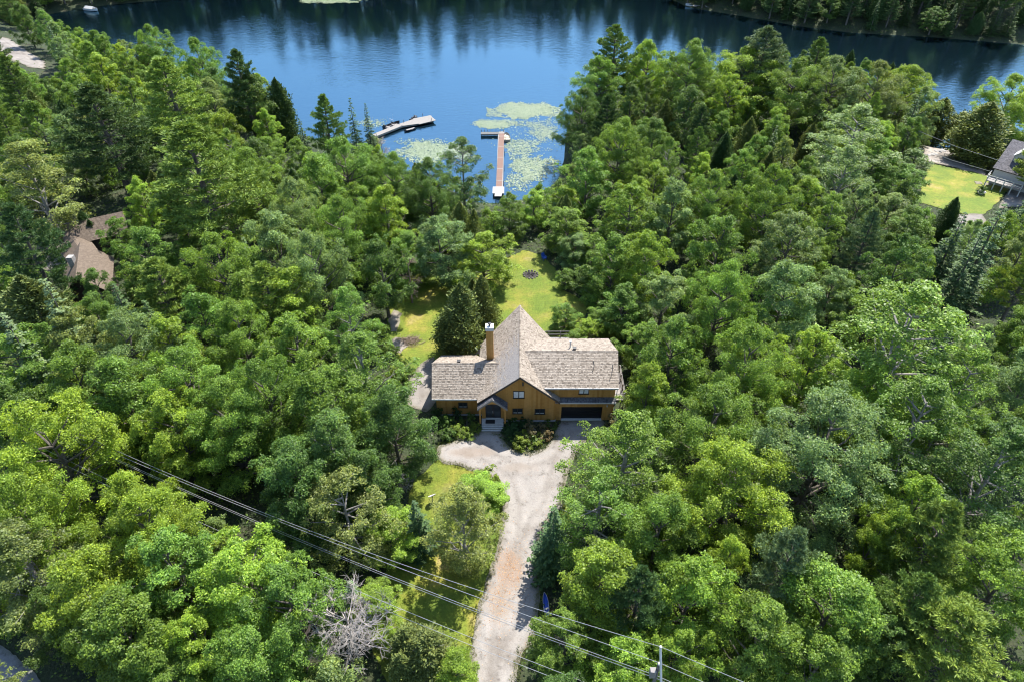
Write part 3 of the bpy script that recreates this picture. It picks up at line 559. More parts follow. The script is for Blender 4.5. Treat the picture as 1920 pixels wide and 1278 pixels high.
Bg|46.6|51.1|4.23|15.0|mid green airy fine-leaved tree beside the right picture edge, nearest of its kind
Mk|38.1|80.2|4.82|14.0|pale grey-green broadleaf tree left of the right-hand lawn, fifth nearest of its kind
Mg|29.8|92.5|5.3|14.0|mid green broadleaf tree right of the lily pad bay, tenth nearest of its kind
Mg|38.1|91.1|5.23|15.0|mid green broadleaf tree left of the right-hand lawn, sixth nearest of its kind
Mk|23.6|89.3|4.78|14.0|pale grey-green broadleaf tree right of the back lawn, third nearest of its kind
Mg|17.6|90.6|4.44|13.0|mid green broadleaf tree right of the back lawn, sixth nearest of its kind
Cd|-67.8|95.1|1.69|6.0|dark green dense cedar alone of its kind behind the brown cottage roof
Mg|-59.6|89.6|2.85|8.0|mid green broadleaf tree right of the brown cottage roof, nearest of its kind
Py|94.2|111.6|5.08|11.0|yellow-green long-needled pine alone of its kind right of the right-hand cottage
Mo|-30.3|142.1|2.33|3.0|olive broadleaf tree alone of its kind left of the white left dock
Mg|66.7|107.1|4.13|8.0|mid green broadleaf tree left of the right-hand lawn, nearest of its kind
Mk|60.3|96.9|3.86|8.0|pale grey-green broadleaf tree left of the right-hand lawn, nearest of its kind
Mg|59.7|90.0|4.07|9.0|mid green broadleaf tree left of the right-hand lawn, second nearest of its kind
Mg|12.2|87.5|3.23|6.0|mid green broadleaf tree right of the back lawn, second nearest of its kind
Nd|10.9|82.2|2.34|4.0|dark green young sapling right of the back lawn, nearest of its kind
Ng|12.1|78.9|2.28|4.0|mid green young sapling right of the back lawn, second nearest of its kind
Mk|9.7|88.3|2.84|6.0|pale grey-green broadleaf tree right of the back lawn, nearest of its kind
Ng|8.0|83.2|1.58|3.0|mid green young sapling right of the back lawn, nearest of its kind
Mg|-15.5|84.3|3.51|9.0|mid green broadleaf tree in front of the white left dock, fifth nearest of its kind
Mg|63.9|112.6|4.26|10.0|mid green broadleaf tree left of the right-hand lawn, third nearest of its kind
Ng|65.2|93.9|2.55|4.0|mid green young sapling in front of the right-hand lawn, nearest of its kind
Nk|75.7|120.2|3.02|5.0|pale grey-green young sapling left of the right-hand lawn, nearest of its kind
Co|-57.1|102.7|2.29|9.6|olive dense cedar right of the brown cottage roof, second nearest of its kind
Md|-43.5|110.6|4.05|11.1|dark green broadleaf tree left of the white left dock, nearest of its kind
My|32.6|108.7|3.2|9.6|yellow-green broadleaf tree right of the lily pad bay, seventh nearest of its kind
Bg|46.7|88.4|3.2|12.6|mid green airy fine-leaved tree left of the right-hand lawn, nearest of its kind
Mg|65.8|179.4|3.71|10.4|mid green broadleaf tree left of the right-hand lawn, twelfth nearest of its kind
Mg|-79.7|156.4|3.69|10.0|mid green broadleaf tree right of the gravel lane, top left, fourteenth nearest of its kind
Pk|49.4|82.3|3.14|13.2|pale grey-green long-needled pine alone of its kind left of the right-hand lawn
Mg|-97.3|153.5|3.4|11.3|mid green broadleaf tree right of the gravel lane, top left, second nearest of its kind
Md|34.7|132.4|4.5|12.7|dark green broadleaf tree right of the lily pad bay, fourth nearest of its kind
Mg|-99.9|173.7|3.91|11.5|mid green broadleaf tree right of the gravel lane, top left, ninth nearest of its kind
Bg|-58.4|114.8|2.7|11.5|mid green airy fine-leaved tree alone of its kind behind the brown cottage roof
Mg|-87.7|112.0|3.19|9.2|mid green broadleaf tree in front of the gravel lane, top left, fourth nearest
Mg|-88.5|136.3|3.65|11.5|mid green broadleaf tree right of the gravel lane, top left, fifth nearest of its kind
Mg|-86.9|121.6|4.48|13.4|mid green broadleaf tree in front of the gravel lane, top left, third nearest
Mk|-61.3|138.5|4.47|12.5|pale grey-green broadleaf tree left of the white left dock, fourth nearest of its kind
My|19.8|97.9|3.42|10.6|yellow-green broadleaf tree right of the lily pad bay, fourth nearest of its kind
Co|45.2|112.1|1.95|8.2|olive dense cedar left of the right-hand lawn, fifth nearest of its kind
Pk|-122.8|168.3|3.21|13.5|pale grey-green long-needled pine alone of its kind left of the gravel lane, top left
My|52.0|130.1|3.19|9.3|yellow-green broadleaf tree left of the right-hand lawn, fourth nearest of its kind
Sd|48.6|121.1|1.66|9.2|dark green narrow spruce alone of its kind left of the right-hand lawn
Mg|39.9|109.3|3.24|10.0|mid green broadleaf tree left of the right-hand lawn, tenth nearest of its kind
Md|24.3|138.6|4.06|12.2|dark green broadleaf tree right of the lily pad bay, second nearest of its kind
Pk|112.1|148.0|3.28|12|pale grey-green long-needled pine alone of its kind behind the right-hand cottage
Mg|25.2|127.5|3.21|8.9|mid green broadleaf tree right of the lily pad bay, third nearest of its kind
Mg|-116.8|194.6|3.32|9.0|mid green broadleaf tree right of the gravel lane, top left, third nearest of its kind
Mg|45.8|172.3|3.3|9.1|mid green broadleaf tree right of the lily pad bay, eighth nearest of its kind
Co|71.5|123.9|2.2|9.2|olive dense cedar left of the right-hand lawn, nearest of its kind
Sk|-32.4|111.7|1.76|9.4|pale grey-green narrow spruce alone of its kind left of the white left dock
Md|63.7|129.1|3.21|10.0|dark green broadleaf tree left of the right-hand lawn, nearest of its kind
Py|68.0|74.4|3.14|13.2|yellow-green long-needled pine alone of its kind in front of the right-hand lawn
Mg|53.9|48.8|3.37|9.4|mid green broadleaf tree beside the right picture edge, nearest of its kind
Cd|67.0|162.7|2.28|9.6|dark green dense cedar left of the right-hand lawn, second nearest of its kind
Mg|-117.0|187.8|3.46|11.1|mid green broadleaf tree right of the gravel lane, top left, nearest of its kind
Pd|17.7|125.4|3.57|15.0|dark green long-needled pine right of the lily pad bay, nearest of its kind
Bo|-79.9|123.1|2.9|11.7|olive airy fine-leaved tree alone of its kind in front of the gravel lane, top left
Mk|-72.5|140.7|3.35|9.6|pale grey-green broadleaf tree right of the gravel lane, top left, fourth nearest of its kind
Co|56.2|123.2|2.06|8.7|olive dense cedar left of the right-hand lawn, second nearest of its kind
My|43.8|136.5|4.06|13.4|yellow-green broadleaf tree right of the lily pad bay, eighth nearest of its kind
Sd|28.3|169.5|1.91|9.2|dark green narrow spruce alone of its kind right of the lily pad bay
Pg|-101.9|141.3|3.6|15.1|mid green long-needled pine alone of its kind in front of the gravel lane, top left
My|-89.5|152.1|4.42|12.6|yellow-green broadleaf tree right of the gravel lane, top left, second nearest of its kind
Mg|-106.7|184.2|3.28|11.0|mid green broadleaf tree right of the gravel lane, top left, seventh nearest of its kind
Sd|-51.4|109.8|1.68|10.0|dark green narrow spruce alone of its kind right of the brown cottage roof
Mk|-78.6|115.5|3.96|13.0|pale grey-green broadleaf tree alone of its kind in front of the gravel lane, top left
Mg|-95.7|160.4|4.06|12.7|mid green broadleaf tree right of the gravel lane, top left, sixth nearest of its kind
My|46.1|96.9|3.86|10.6|yellow-green broadleaf tree left of the right-hand lawn, third nearest of its kind
Mk|57.4|55.5|3.71|11.1|pale grey-green broadleaf tree beside the right picture edge, nearest of its kind
Md|50.7|75.1|3.95|13.3|dark green broadleaf tree alone of its kind in front of the right-hand lawn
Mg|-49.1|78.6|4.34|12.4|mid green broadleaf tree right of the brown cottage roof, second nearest of its kind
Mg|-74.5|166.2|3.62|10.2|mid green broadleaf tree right of the gravel lane, top left, seventeenth nearest of its kind
Bd|28.3|143.3|2.63|10.9|dark green airy fine-leaved tree alone of its kind right of the lily pad bay
Co|8.7|98.1|1.89|7.9|olive dense cedar alone of its kind right of the long straight dock
Co|44.7|124.0|2.29|9.6|olive dense cedar right of the lily pad bay, fifth nearest of its kind
My|-92.6|167.7|3.51|11.2|yellow-green broadleaf tree right of the gravel lane, top left, third nearest of its kind
Mg|-38.1|114.7|3.54|9.9|mid green broadleaf tree left of the white left dock, third nearest of its kind
Sd|78.7|131.3|2.21|12.9|dark green narrow spruce alone of its kind behind the right-hand lawn
Mg|-75.0|150.6|3.55|10.6|mid green broadleaf tree right of the gravel lane, top left, fifteenth nearest of its kind
Co|-93.5|179.4|2.5|10.5|olive dense cedar right of the gravel lane, top left, third nearest of its kind
Bg|-126.0|197.0|3.31|12|mid green airy fine-leaved tree alone of its kind behind the gravel lane, top left
Md|-81.4|107.1|4.36|13.4|dark green broadleaf tree alone of its kind in front of the gravel lane, top left
Bd|4.1|20.9|2.7|10.6|dark green airy fine-leaved tree alone of its kind left of the utility pole
My|-106.5|175.8|3.17|9.9|yellow-green broadleaf tree right of the gravel lane, top left, nearest of its kind
Mg|-23.8|95.0|3.42|11.0|mid green broadleaf tree in front of the white left dock, third nearest of its kind
Mg|82.4|154.3|3.52|9.9|mid green broadleaf tree behind the right-hand lawn, second nearest of its kind
Md|-64.0|147.2|3.86|12.7|dark green broadleaf tree left of the white left dock, third nearest of its kind
Sd|51.4|62.8|1.93|9.6|dark green narrow spruce beside the right picture edge, second nearest of its kind
Mg|57.9|168.1|3.08|8.7|mid green broadleaf tree right of the lily pad bay, eleventh nearest of its kind
Co|-82.9|134.2|1.94|8.2|olive dense cedar right of the gravel lane, top left, second nearest of its kind
Py|71.9|148.4|2.9|12.2|yellow-green long-needled pine left of the right-hand lawn, second nearest of its kind
Mg|-77.5|131.0|3.89|10.6|mid green broadleaf tree right of the gravel lane, top left, eleventh nearest of its kind
Co|25.2|132.0|1.81|7.6|olive dense cedar right of the lily pad bay, nearest of its kind
Co|-103.9|162.5|1.83|7.7|olive dense cedar right of the gravel lane, top left, nearest of its kind
Bg|-49.7|114.4|2.8|11.4|mid green airy fine-leaved tree alone of its kind left of the white left dock
Co|-17.4|114.2|1.82|7.6|olive dense cedar alone of its kind in front of the white left dock
Mg|-93.9|131.0|3.14|9.2|mid green broadleaf tree in front of the gravel lane, top left, second nearest
Mg|44.8|67.2|3.93|11.3|mid green broadleaf tree in front of the right-hand lawn, third nearest of its kind
My|77.4|88.1|3.31|11.2|yellow-green broadleaf tree alone of its kind in front of the right-hand cottage
Cd|39.8|121.3|1.9|8.0|dark green dense cedar right of the lily pad bay, second nearest of its kind
Mg|63.4|166.8|3.14|9.9|mid green broadleaf tree left of the right-hand lawn, eleventh nearest of its kind
Mg|31.6|174.5|3.02|9.0|mid green broadleaf tree right of the lily pad bay, fourth nearest of its kind
Mk|43.0|74.8|3.16|8.7|pale grey-green broadleaf tree left of the right-hand lawn, third nearest of its kind
My|-56.5|152.4|3.92|11.4|yellow-green broadleaf tree left of the white left dock, second nearest of its kind
Bk|66.0|84.6|2.45|10.3|pale grey-green airy fine-leaved tree alone of its kind in front of the right-hand lawn
Py|-96.4|126.0|2.94|12.3|yellow-green long-needled pine alone of its kind in front of the gravel lane, top left
Mg|63.8|66.2|3.32|9.5|mid green broadleaf tree beside the right picture edge, third nearest of its kind
Pd|34.6|121.8|2.99|12.6|dark green long-needled pine right of the lily pad bay, second nearest of its kind
Mg|-83.1|97.4|3.57|11.1|mid green broadleaf tree left of the brown cottage roof, third nearest of its kind
My|-112.3|154.6|3.43|10.6|yellow-green broadleaf tree alone of its kind in front of the gravel lane, top left
Sk|-110.2|172.4|2.3|13.3|pale grey-green narrow spruce alone of its kind right of the gravel lane, top left
Pg|-55.7|145.2|3.33|12|mid green long-needled pine left of the white left dock, second nearest of its kind
Mk|-129.8|202.0|3.59|11.6|pale grey-green broadleaf tree alone of its kind behind the gravel lane, top left
Sd|80.8|95.3|2.22|11.5|dark green narrow spruce alone of its kind in front of the right-hand cottage
Co|31.4|137.2|2.06|8.6|olive dense cedar right of the lily pad bay, second nearest of its kind
My|-117.4|159.2|4.17|12.5|yellow-green broadleaf tree alone of its kind left of the gravel lane, top left
Co|70.1|156.0|2.29|9.6|olive dense cedar left of the right-hand lawn, fourth nearest of its kind
Mk|-98.9|181.0|3.13|9.6|pale grey-green broadleaf tree right of the gravel lane, top left, second nearest of its kind
Mk|-114.8|181.3|4.22|12.0|pale grey-green broadleaf tree right of the gravel lane, top left, nearest of its kind
Mg|-68.4|133.4|3.44|9.8|mid green broadleaf tree right of the gravel lane, top left, sixteenth nearest of its kind
My|50.8|163.6|3.04|8.4|yellow-green broadleaf tree right of the lily pad bay, ninth nearest of its kind
My|-58.3|96.9|3.39|10.6|yellow-green broadleaf tree alone of its kind right of the brown cottage roof
My|31.8|166.3|2.99|9.0|yellow-green broadleaf tree right of the lily pad bay, second nearest of its kind
Md|60.1|159.0|3.7|11.4|dark green broadleaf tree left of the right-hand lawn, fourth nearest of its kind
Mg|41.7|155.7|3.91|11.2|mid green broadleaf tree right of the lily pad bay, seventh nearest of its kind
Mg|-88.4|160.8|3.19|10.5|mid green broadleaf tree right of the gravel lane, top left, tenth nearest of its kind
Bo|-38.5|20.9|2.87|11.7|olive airy fine-leaved tree alone of its kind left of the asphalt road corner
Mk|-83.6|166.6|3.42|9.3|pale grey-green broadleaf tree right of the gravel lane, top left, third nearest of its kind
My|23.4|165.8|3.28|10.6|yellow-green broadleaf tree right of the lily pad bay, nearest of its kind
Mg|-78.8|141.0|3.55|11.4|mid green broadleaf tree right of the gravel lane, top left, twelfth nearest of its kind
Sd|-109.6|143.8|1.64|8.0|dark green narrow spruce in front of the gravel lane, top left, nearest of its kind
Co|32.0|103.7|2.09|8.8|olive dense cedar right of the lily pad bay, fourth nearest of its kind
Cd|-36.7|105.2|2.06|8.6|dark green dense cedar left of the white left dock, nearest of its kind
Sd|-20.8|69.4|1.73|8.8|dark green narrow spruce alone of its kind left of the house's left wing
Co|-96.4|136.4|2.41|10.1|olive dense cedar in front of the gravel lane, top left, nearest of its kind
My|40.3|98.7|3.1|9.1|yellow-green broadleaf tree left of the right-hand lawn, fifth nearest of its kind
Bk|-107.0|168.9|3.0|11.6|pale grey-green airy fine-leaved tree alone of its kind right of the gravel lane, top left
Cd|45.2|103.8|2.18|9.2|dark green dense cedar left of the right-hand lawn, nearest of its kind
Mg|76.3|126.1|2.86|9.3|mid green broadleaf tree behind the right-hand lawn, nearest of its kind
Mg|-26.1|114.4|3.29|9.3|mid green broadleaf tree in front of the white left dock, nearest of its kind
Bg|-50.0|106.5|2.27|8.6|mid green airy fine-leaved tree right of the brown cottage roof, second nearest of its kind
Md|25.4|116.9|3.9|12.8|dark green broadleaf tree right of the lily pad bay, third nearest of its kind
Sd|-75.7|136.6|1.63|8.7|dark green narrow spruce right of the gravel lane, top left, third nearest of its kind
My|91.8|156.6|3.09|8.4|yellow-green broadleaf tree behind the right-hand lawn, nearest of its kind
Mg|40.5|127.5|3.16|9.3|mid green broadleaf tree right of the lily pad bay, ninth nearest of its kind
Bg|26.5|109.4|2.9|12.3|mid green airy fine-leaved tree right of the lily pad bay, nearest of its kind
Mk|72.5|82.4|3.46|9.9|pale grey-green broadleaf tree alone of its kind in front of the right-hand lawn
Py|70.3|131.2|2.79|11.7|yellow-green long-needled pine left of the right-hand lawn, nearest of its kind
Sd|-102.3|159.6|1.8|10.5|dark green narrow spruce right of the gravel lane, top left, nearest of its kind
Sd|-76.0|125.7|1.76|10.3|dark green narrow spruce right of the gravel lane, top left, second nearest of its kind
Mg|56.3|78.9|2.87|9.4|mid green broadleaf tree in front of the right-hand lawn, second nearest of its kind
Sd|-89.7|126.6|1.96|10.8|dark green narrow spruce in front of the gravel lane, top left, second nearest
Mg|-104.8|148.4|3.16|10.0|mid green broadleaf tree in front of the gravel lane, top left, nearest of its kind
Sd|-73.9|122.0|1.62|8.5|dark green narrow spruce alone of its kind behind the brown cottage roof
Pg|32.6|114.3|2.83|11.9|mid green long-needled pine right of the lily pad bay, second nearest of its kind
Cd|-126.3|172.8|2.36|9.9|dark green dense cedar alone of its kind left of the gravel lane, top left
My|67.4|120.2|3.54|10.4|yellow-green broadleaf tree left of the right-hand lawn, nearest of its kind
Cd|-87.1|130.4|2.47|10.4|dark green dense cedar in front of the gravel lane, top left, nearest of its kind
Mg|-56.2|63.3|2.86|8.6|mid green broadleaf tree beside the left picture edge, second nearest of its kind
Mg|-92.7|145.9|3.4|10.3|mid green broadleaf tree right of the gravel lane, top left, fourth nearest of its kind
Bg|-58.5|109.1|2.44|9.1|mid green airy fine-leaved tree right of the brown cottage roof, nearest of its kind
My|43.3|163.2|2.75|8.0|yellow-green broadleaf tree right of the lily pad bay, sixth nearest of its kind
Md|74.2|164.6|3.07|8.8|dark green broadleaf tree left of the right-hand lawn, second nearest of its kind
Mg|44.5|117.3|2.9|8.9|mid green broadleaf tree left of the right-hand lawn, ninth nearest of its kind
Mg|-45.1|120.1|2.96|8.1|mid green broadleaf tree left of the white left dock, fourth nearest of its kind
Md|-137.0|204.5|3.54|12.0|dark green broadleaf tree alone of its kind behind the gravel lane, top left
My|23.8|103.9|3.7|10.4|yellow-green broadleaf tree right of the lily pad bay, fifth nearest of its kind
Co|38.9|165.5|1.81|7.6|olive dense cedar right of the lily pad bay, third nearest of its kind
Bk|13.5|128.3|2.19|8.0|pale grey-green airy fine-leaved tree alone of its kind right of the lily pad bay
My|-47.8|129.2|3.24|9.8|yellow-green broadleaf tree left of the white left dock, nearest of its kind
Bg|77.3|176.3|2.13|8.4|mid green airy fine-leaved tree left of the right-hand lawn, third nearest of its kind
My|-78.6|171.4|3.04|8.9|yellow-green broadleaf tree right of the gravel lane, top left, fifth nearest of its kind
Md|71.2|170.0|2.77|7.6|dark green broadleaf tree left of the right-hand lawn, third nearest of its kind
Mk|-62.4|61.4|2.99|8.8|pale grey-green broadleaf tree beside the left picture edge, nearest of its kind
Bg|76.6|150.1|2.48|9.3|mid green airy fine-leaved tree left of the right-hand lawn, second nearest of its kind
Bd|73.7|178.9|2.08|8.6|dark green airy fine-leaved tree alone of its kind left of the right-hand lawn
Bg|-77.1|88.4|2.24|8.9|mid green airy fine-leaved tree alone of its kind left of the brown cottage roof
Mg|83.0|164.0|3.29|9.4|mid green broadleaf tree behind the right-hand lawn, third nearest of its kind
Bg|32.8|99.1|2.46|9.7|mid green airy fine-leaved tree right of the lily pad bay, second nearest of its kind
Bo|53.8|70.3|2.06|8.2|olive airy fine-leaved tree alone of its kind in front of the right-hand lawn
Co|60.1|171.8|1.84|7.7|olive dense cedar right of the lily pad bay, sixth nearest of its kind
Co|-60.1|105.2|1.89|7.9|olive dense cedar right of the brown cottage roof, nearest of its kind
Bo|59.2|153.6|2.28|8.5|olive airy fine-leaved tree alone of its kind left of the right-hand lawn
Pg|52.2|87.0|2.59|10.9|mid green long-needled pine left of the right-hand lawn, nearest of its kind
Mg|39.9|175.7|2.55|7.9|mid green broadleaf tree right of the lily pad bay, fifth nearest of its kind
Bd|-52.7|101.3|2.43|9.2|dark green airy fine-leaved tree alone of its kind right of the brown cottage roof
Mg|68.1|88.5|2.54|7.8|mid green broadleaf tree in front of the right-hand lawn, nearest of its kind
Mg|41.1|23.0|2.61|7.1|mid green broadleaf tree beside the right picture edge, fifth nearest of its kind
Mg|-68.2|76.9|2.74|7.6|mid green broadleaf tree left of the brown cottage roof, nearest of its kind
Sd|-62.1|154.4|2.05|10.2|dark green narrow spruce left of the white left dock, fourth nearest of its kind
Co|-7.9|92.2|2.29|9.6|olive dense cedar alone of its kind in front of the long straight dock
Bk|55.4|61.7|2.43|9.7|pale grey-green airy fine-leaved tree alone of its kind beside the right picture edge
Cd|41.3|170.2|2.04|8.6|dark green dense cedar right of the lily pad bay, nearest of its kind
My|50.3|158.0|2.78|8.5|yellow-green broadleaf tree right of the lily pad bay, tenth nearest of its kind
Mk|23.7|172.6|2.9|7.9|pale grey-green broadleaf tree alone of its kind right of the lily pad bay
Mg|-72.1|79.7|2.66|8.9|mid green broadleaf tree left of the brown cottage roof, second nearest of its kind
Mk|53.0|93.0|3.45|11.3|pale grey-green broadleaf tree left of the right-hand lawn, second nearest of its kind
Mk|-31.5|116.7|2.74|7.8|pale grey-green broadleaf tree left of the white left dock, nearest of its kind
Cd|-100.7|128.0|1.91|8.0|dark green dense cedar in front of the gravel lane, top left, second nearest
Sk|-37.8|82.8|1.68|8.9|pale grey-green narrow spruce alone of its kind right of the brown cottage roof
Co|31.0|85.6|2.01|8.5|olive dense cedar alone of its kind right of the back lawn
Mg|44.2|83.7|2.56|7.8|mid green broadleaf tree left of the right-hand lawn, fifth nearest of its kind
Mg|49.8|125.1|2.89|9.4|mid green broadleaf tree left of the right-hand lawn, seventh nearest of its kind
Mg|-110.0|190.8|2.6|8.1|mid green broadleaf tree right of the gravel lane, top left, eighth nearest of its kind
Mg|49.9|107.5|3.05|9.0|mid green broadleaf tree left of the right-hand lawn, fourth nearest of its kind
Mg|-52.2|67.9|3.19|9.5|mid green broadleaf tree in front of the brown cottage roof, nearest of its kind
My|62.0|123.1|2.62|7.5|yellow-green broadleaf tree left of the right-hand lawn, second nearest of its kind
Co|79.0|169.2|2.0|8.4|olive dense cedar left of the right-hand lawn, third nearest of its kind
Cd|36.1|101.6|2.16|9.1|dark green dense cedar right of the lily pad bay, third nearest of its kind
Cd|87.4|160.7|2.49|10.5|dark green dense cedar behind the right-hand lawn, nearest of its kind
Mk|-72.4|86.2|2.64|8.6|pale grey-green broadleaf tree alone of its kind left of the brown cottage roof
Mg|61.5|60.8|3.23|10.5|mid green broadleaf tree beside the right picture edge, second nearest of its kind
Mk|-67.5|70.7|2.54|8.1|pale grey-green broadleaf tree beside the left picture edge, second nearest of its kind
Co|-91.4|116.7|1.81|7.6|olive dense cedar in front of the gravel lane, top left, second nearest of its kind
My|-79.9|146.7|2.85|9.6|yellow-green broadleaf tree right of the gravel lane, top left, fourth nearest of its kind
Sd|50.0|46.7|1.66|8.4|dark green narrow spruce beside the right picture edge, nearest of its kind
Py|-54.1|113.5|2.23|9.3|yellow-green long-needled pine right of the brown cottage roof, third nearest of its kind
My|29.2|61.7|2.59|7.6|yellow-green broadleaf tree right of the garage door, third nearest of its kind
Co|-87.8|106.3|2.16|9.1|olive dense cedar alone of its kind left of the brown cottage roof
Ng|-118.2|166.7|1.8|5.4|mid green young sapling in front of the gravel lane, top left, nearest of its kind
Ng|13.6|114.3|1.51|5.4|mid green young sapling right of the long straight dock, second nearest of its kind
Nk|64.0|159.2|1.46|4.6|pale grey-green young sapling left of the right-hand lawn, fourth nearest of its kind
Nk|87.6|139.3|1.62|5.2|pale grey-green young sapling behind the right-hand lawn, nearest of its kind
Ny|33.8|160.4|2.23|5.8|yellow-green young sapling right of the lily pad bay, third nearest of its kind
Nd|-98.4|169.0|1.37|3.7|dark green young sapling right of the gravel lane, top left, third nearest of its kind
Nd|52.6|109.9|1.37|4.9|dark green young sapling left of the right-hand lawn, fourth nearest of its kind
Nd|-84.0|148.6|1.47|5.0|dark green young sapling right of the gravel lane, top left, sixth nearest of its kind
Nd|58.6|162.9|1.52|5.1|dark green young sapling left of the right-hand lawn, seventh nearest of its kind
Nd|53.0|115.5|1.55|5.0|dark green young sapling left of the right-hand lawn, fifth nearest of its kind
Nd|-54.7|128.0|1.97|5.2|dark green young sapling left of the white left dock, nearest of its kind
Ng|92.8|151.9|1.92|5.2|mid green young sapling behind the right-hand lawn, nearest of its kind
Ng|66.0|169.6|2.06|5.7|mid green young sapling left of the right-hand lawn, thirteenth nearest of its kind
Ny|73.8|92.7|1.53|5.4|yellow-green young sapling in front of the right-hand lawn, nearest of its kind
Nd|88.6|152.2|1.68|5.6|dark green young sapling alone of its kind behind the right-hand lawn
Ng|59.1|121.4|1.85|4.8|mid green young sapling left of the right-hand lawn, fourth nearest of its kind
Ny|72.5|127.3|1.36|3.8|yellow-green young sapling left of the right-hand lawn, nearest of its kind
Nk|47.0|46.2|1.53|4.9|pale grey-green young sapling beside the right picture edge, nearest of its kind
Nk|-53.0|86.0|1.54|5.0|pale grey-green young sapling right of the brown cottage roof, nearest of its kind
Ng|22.9|99.8|1.44|4.3|mid green young sapling right of the back lawn, fifth nearest of its kind
Ng|37.1|42.0|1.68|5.3|mid green young sapling beside the right picture edge, third nearest of its kind
Ng|-108.5|181.0|1.7|5.3|mid green young sapling right of the gravel lane, top left, sixth nearest of its kind
Nk|-5.8|78.0|1.8|6.2|pale grey-green young sapling alone of its kind behind the tall orange chimney
Ng|-7.0|89.1|1.52|5.2|mid green young sapling alone of its kind left of the back lawn
Nd|-121.4|189.4|1.34|4.0|dark green young sapling right of the gravel lane, top left, nearest of its kind
Ng|-96.6|120.2|2.07|5.6|mid green young sapling in front of the gravel lane, top left, tenth nearest
Ng|39.7|159.6|1.58|5.4|mid green young sapling right of the lily pad bay, sixth nearest of its kind
Ng|29.5|107.1|1.58|4.3|mid green young sapling right of the lily pad bay, ninth nearest of its kind
Ng|4.8|107.0|1.83|6.1|mid green young sapling right of the long straight dock, nearest of its kind
Ny|53.0|53.3|1.64|4.3|yellow-green young sapling beside the right picture edge, nearest of its kind
Ng|29.7|123.8|1.87|5.4|mid green young sapling right of the lily pad bay, fifth nearest of its kind
Ng|24.3|95.9|1.96|6.4|mid green young sapling right of the back lawn, sixth nearest of its kind
Nk|8.5|113.2|1.49|4.6|pale grey-green young sapling right of the long straight dock, nearest of its kind
Ng|-96.5|178.2|1.88|5.4|mid green young sapling right of the gravel lane, top left, eighth nearest of its kind
Nk|-70.7|146.1|1.61|5.3|pale grey-green young sapling right of the gravel lane, top left, fourth nearest of its kind
Nk|-28.8|39.3|1.37|4.1|pale grey-green young sapling alone of its kind left of the bare grey tree
Nk|-88.2|142.2|1.63|4.7|pale grey-green young sapling right of the gravel lane, top left, second nearest of its kind
Ng|-122.5|199.6|2.21|6.5|mid green young sapling right of the gravel lane, top left, third nearest of its kind
Nd|-62.9|104.0|1.9|6.0|dark green young sapling behind the brown cottage roof, nearest of its kind
Nd|-88.1|167.1|1.91|5.2|dark green young sapling right of the gravel lane, top left, seventh nearest of its kind
Nk|36.5|151.9|1.49|4.9|pale grey-green young sapling right of the lily pad bay, fifth nearest of its kind
Ng|64.0|175.6|1.84|5.2|mid green young sapling left of the right-hand lawn, fourteenth nearest of its kind
Nk|83.5|159.5|1.53|5.4|pale grey-green young sapling behind the right-hand lawn, second nearest of its kind
Nd|64.8|102.8|2.11|7.4|dark green young sapling left of the right-hand lawn, nearest of its kind
Ny|53.7|161.1|1.92|6.3|yellow-green young sapling right of the lily pad bay, sixth nearest of its kind
Ng|72.0|121.0|1.51|4.2|mid green young sapling left of the right-hand lawn, third nearest of its kind
Nk|-59.4|58.0|1.69|5.7|pale grey-green young sapling alone of its kind beside the left picture edge
Nk|-100.4|167.8|1.72|4.9|pale grey-green young sapling right of the gravel lane, top left, nearest of its kind
Nk|11.4|117.9|1.96|5.6|pale grey-green young sapling right of the long straight dock, third nearest of its kind
Ng|61.4|178.5|1.79|6.2|mid green young sapling right of the lily pad bay, sixteenth nearest of its kind
Nd|67.6|124.5|1.49|5.1|dark green young sapling left of the right-hand lawn, third nearest of its kind
Ny|-22.1|35.5|1.68|4.8|yellow-green young sapling alone of its kind behind the bare grey tree
Ng|79.1|160.7|1.41|4.9|mid green young sapling left of the right-hand lawn, fifth nearest of its kind
Ng|-112.9|188.5|1.49|4.9|mid green young sapling right of the gravel lane, top left, fourth nearest of its kind
Ng|-69.0|117.9|1.38|4.5|mid green young sapling behind the brown cottage roof, second nearest of its kind
Ng|51.7|169.0|1.43|4.8|mid green young sapling right of the lily pad bay, thirteenth nearest of its kind
Ny|58.7|174.6|2.19|6.8|yellow-green young sapling right of the lily pad bay, seventh nearest of its kind
Ng|-83.4|151.5|1.85|5.8|mid green young sapling right of the gravel lane, top left, ninth nearest of its kind
Ny|36.8|64.4|1.72|5.7|yellow-green young sapling in front of the right-hand lawn, fourth nearest of its kind
Nk|-93.5|174.7|1.63|4.8|pale grey-green young sapling right of the gravel lane, top left, third nearest of its kind
Ng|-61.3|98.7|1.31|3.9|mid green young sapling right of the brown cottage roof, third nearest of its kind
Ng|-54.6|84.1|1.55|4.8|mid green young sapling right of the brown cottage roof, second nearest of its kind
Ng|-104.9|172.7|1.72|4.6|mid green young sapling right of the gravel lane, top left, fifth nearest of its kind
Ng|46.5|168.0|2.19|6.0|mid green young sapling right of the lily pad bay, tenth nearest of its kind
Ng|-56.1|106.2|2.27|7.9|mid green young sapling right of the brown cottage roof, sixth nearest of its kind
Ng|-37.0|93.8|1.63|4.9|mid green young sapling left of the white left dock, third nearest of its kind
Nd|-25.3|121.4|1.65|5.8|dark green young sapling in front of the white left dock, nearest of its kind
Nd|74.1|131.4|2.07|6.5|dark green young sapling left of the right-hand lawn, second nearest of its kind
Ng|29.5|128.3|1.86|5.5|mid green young sapling right of the lily pad bay, fourth nearest of its kind
Ng|20.3|133.4|1.45|4.4|mid green young sapling right of the lily pad bay, second nearest of its kind
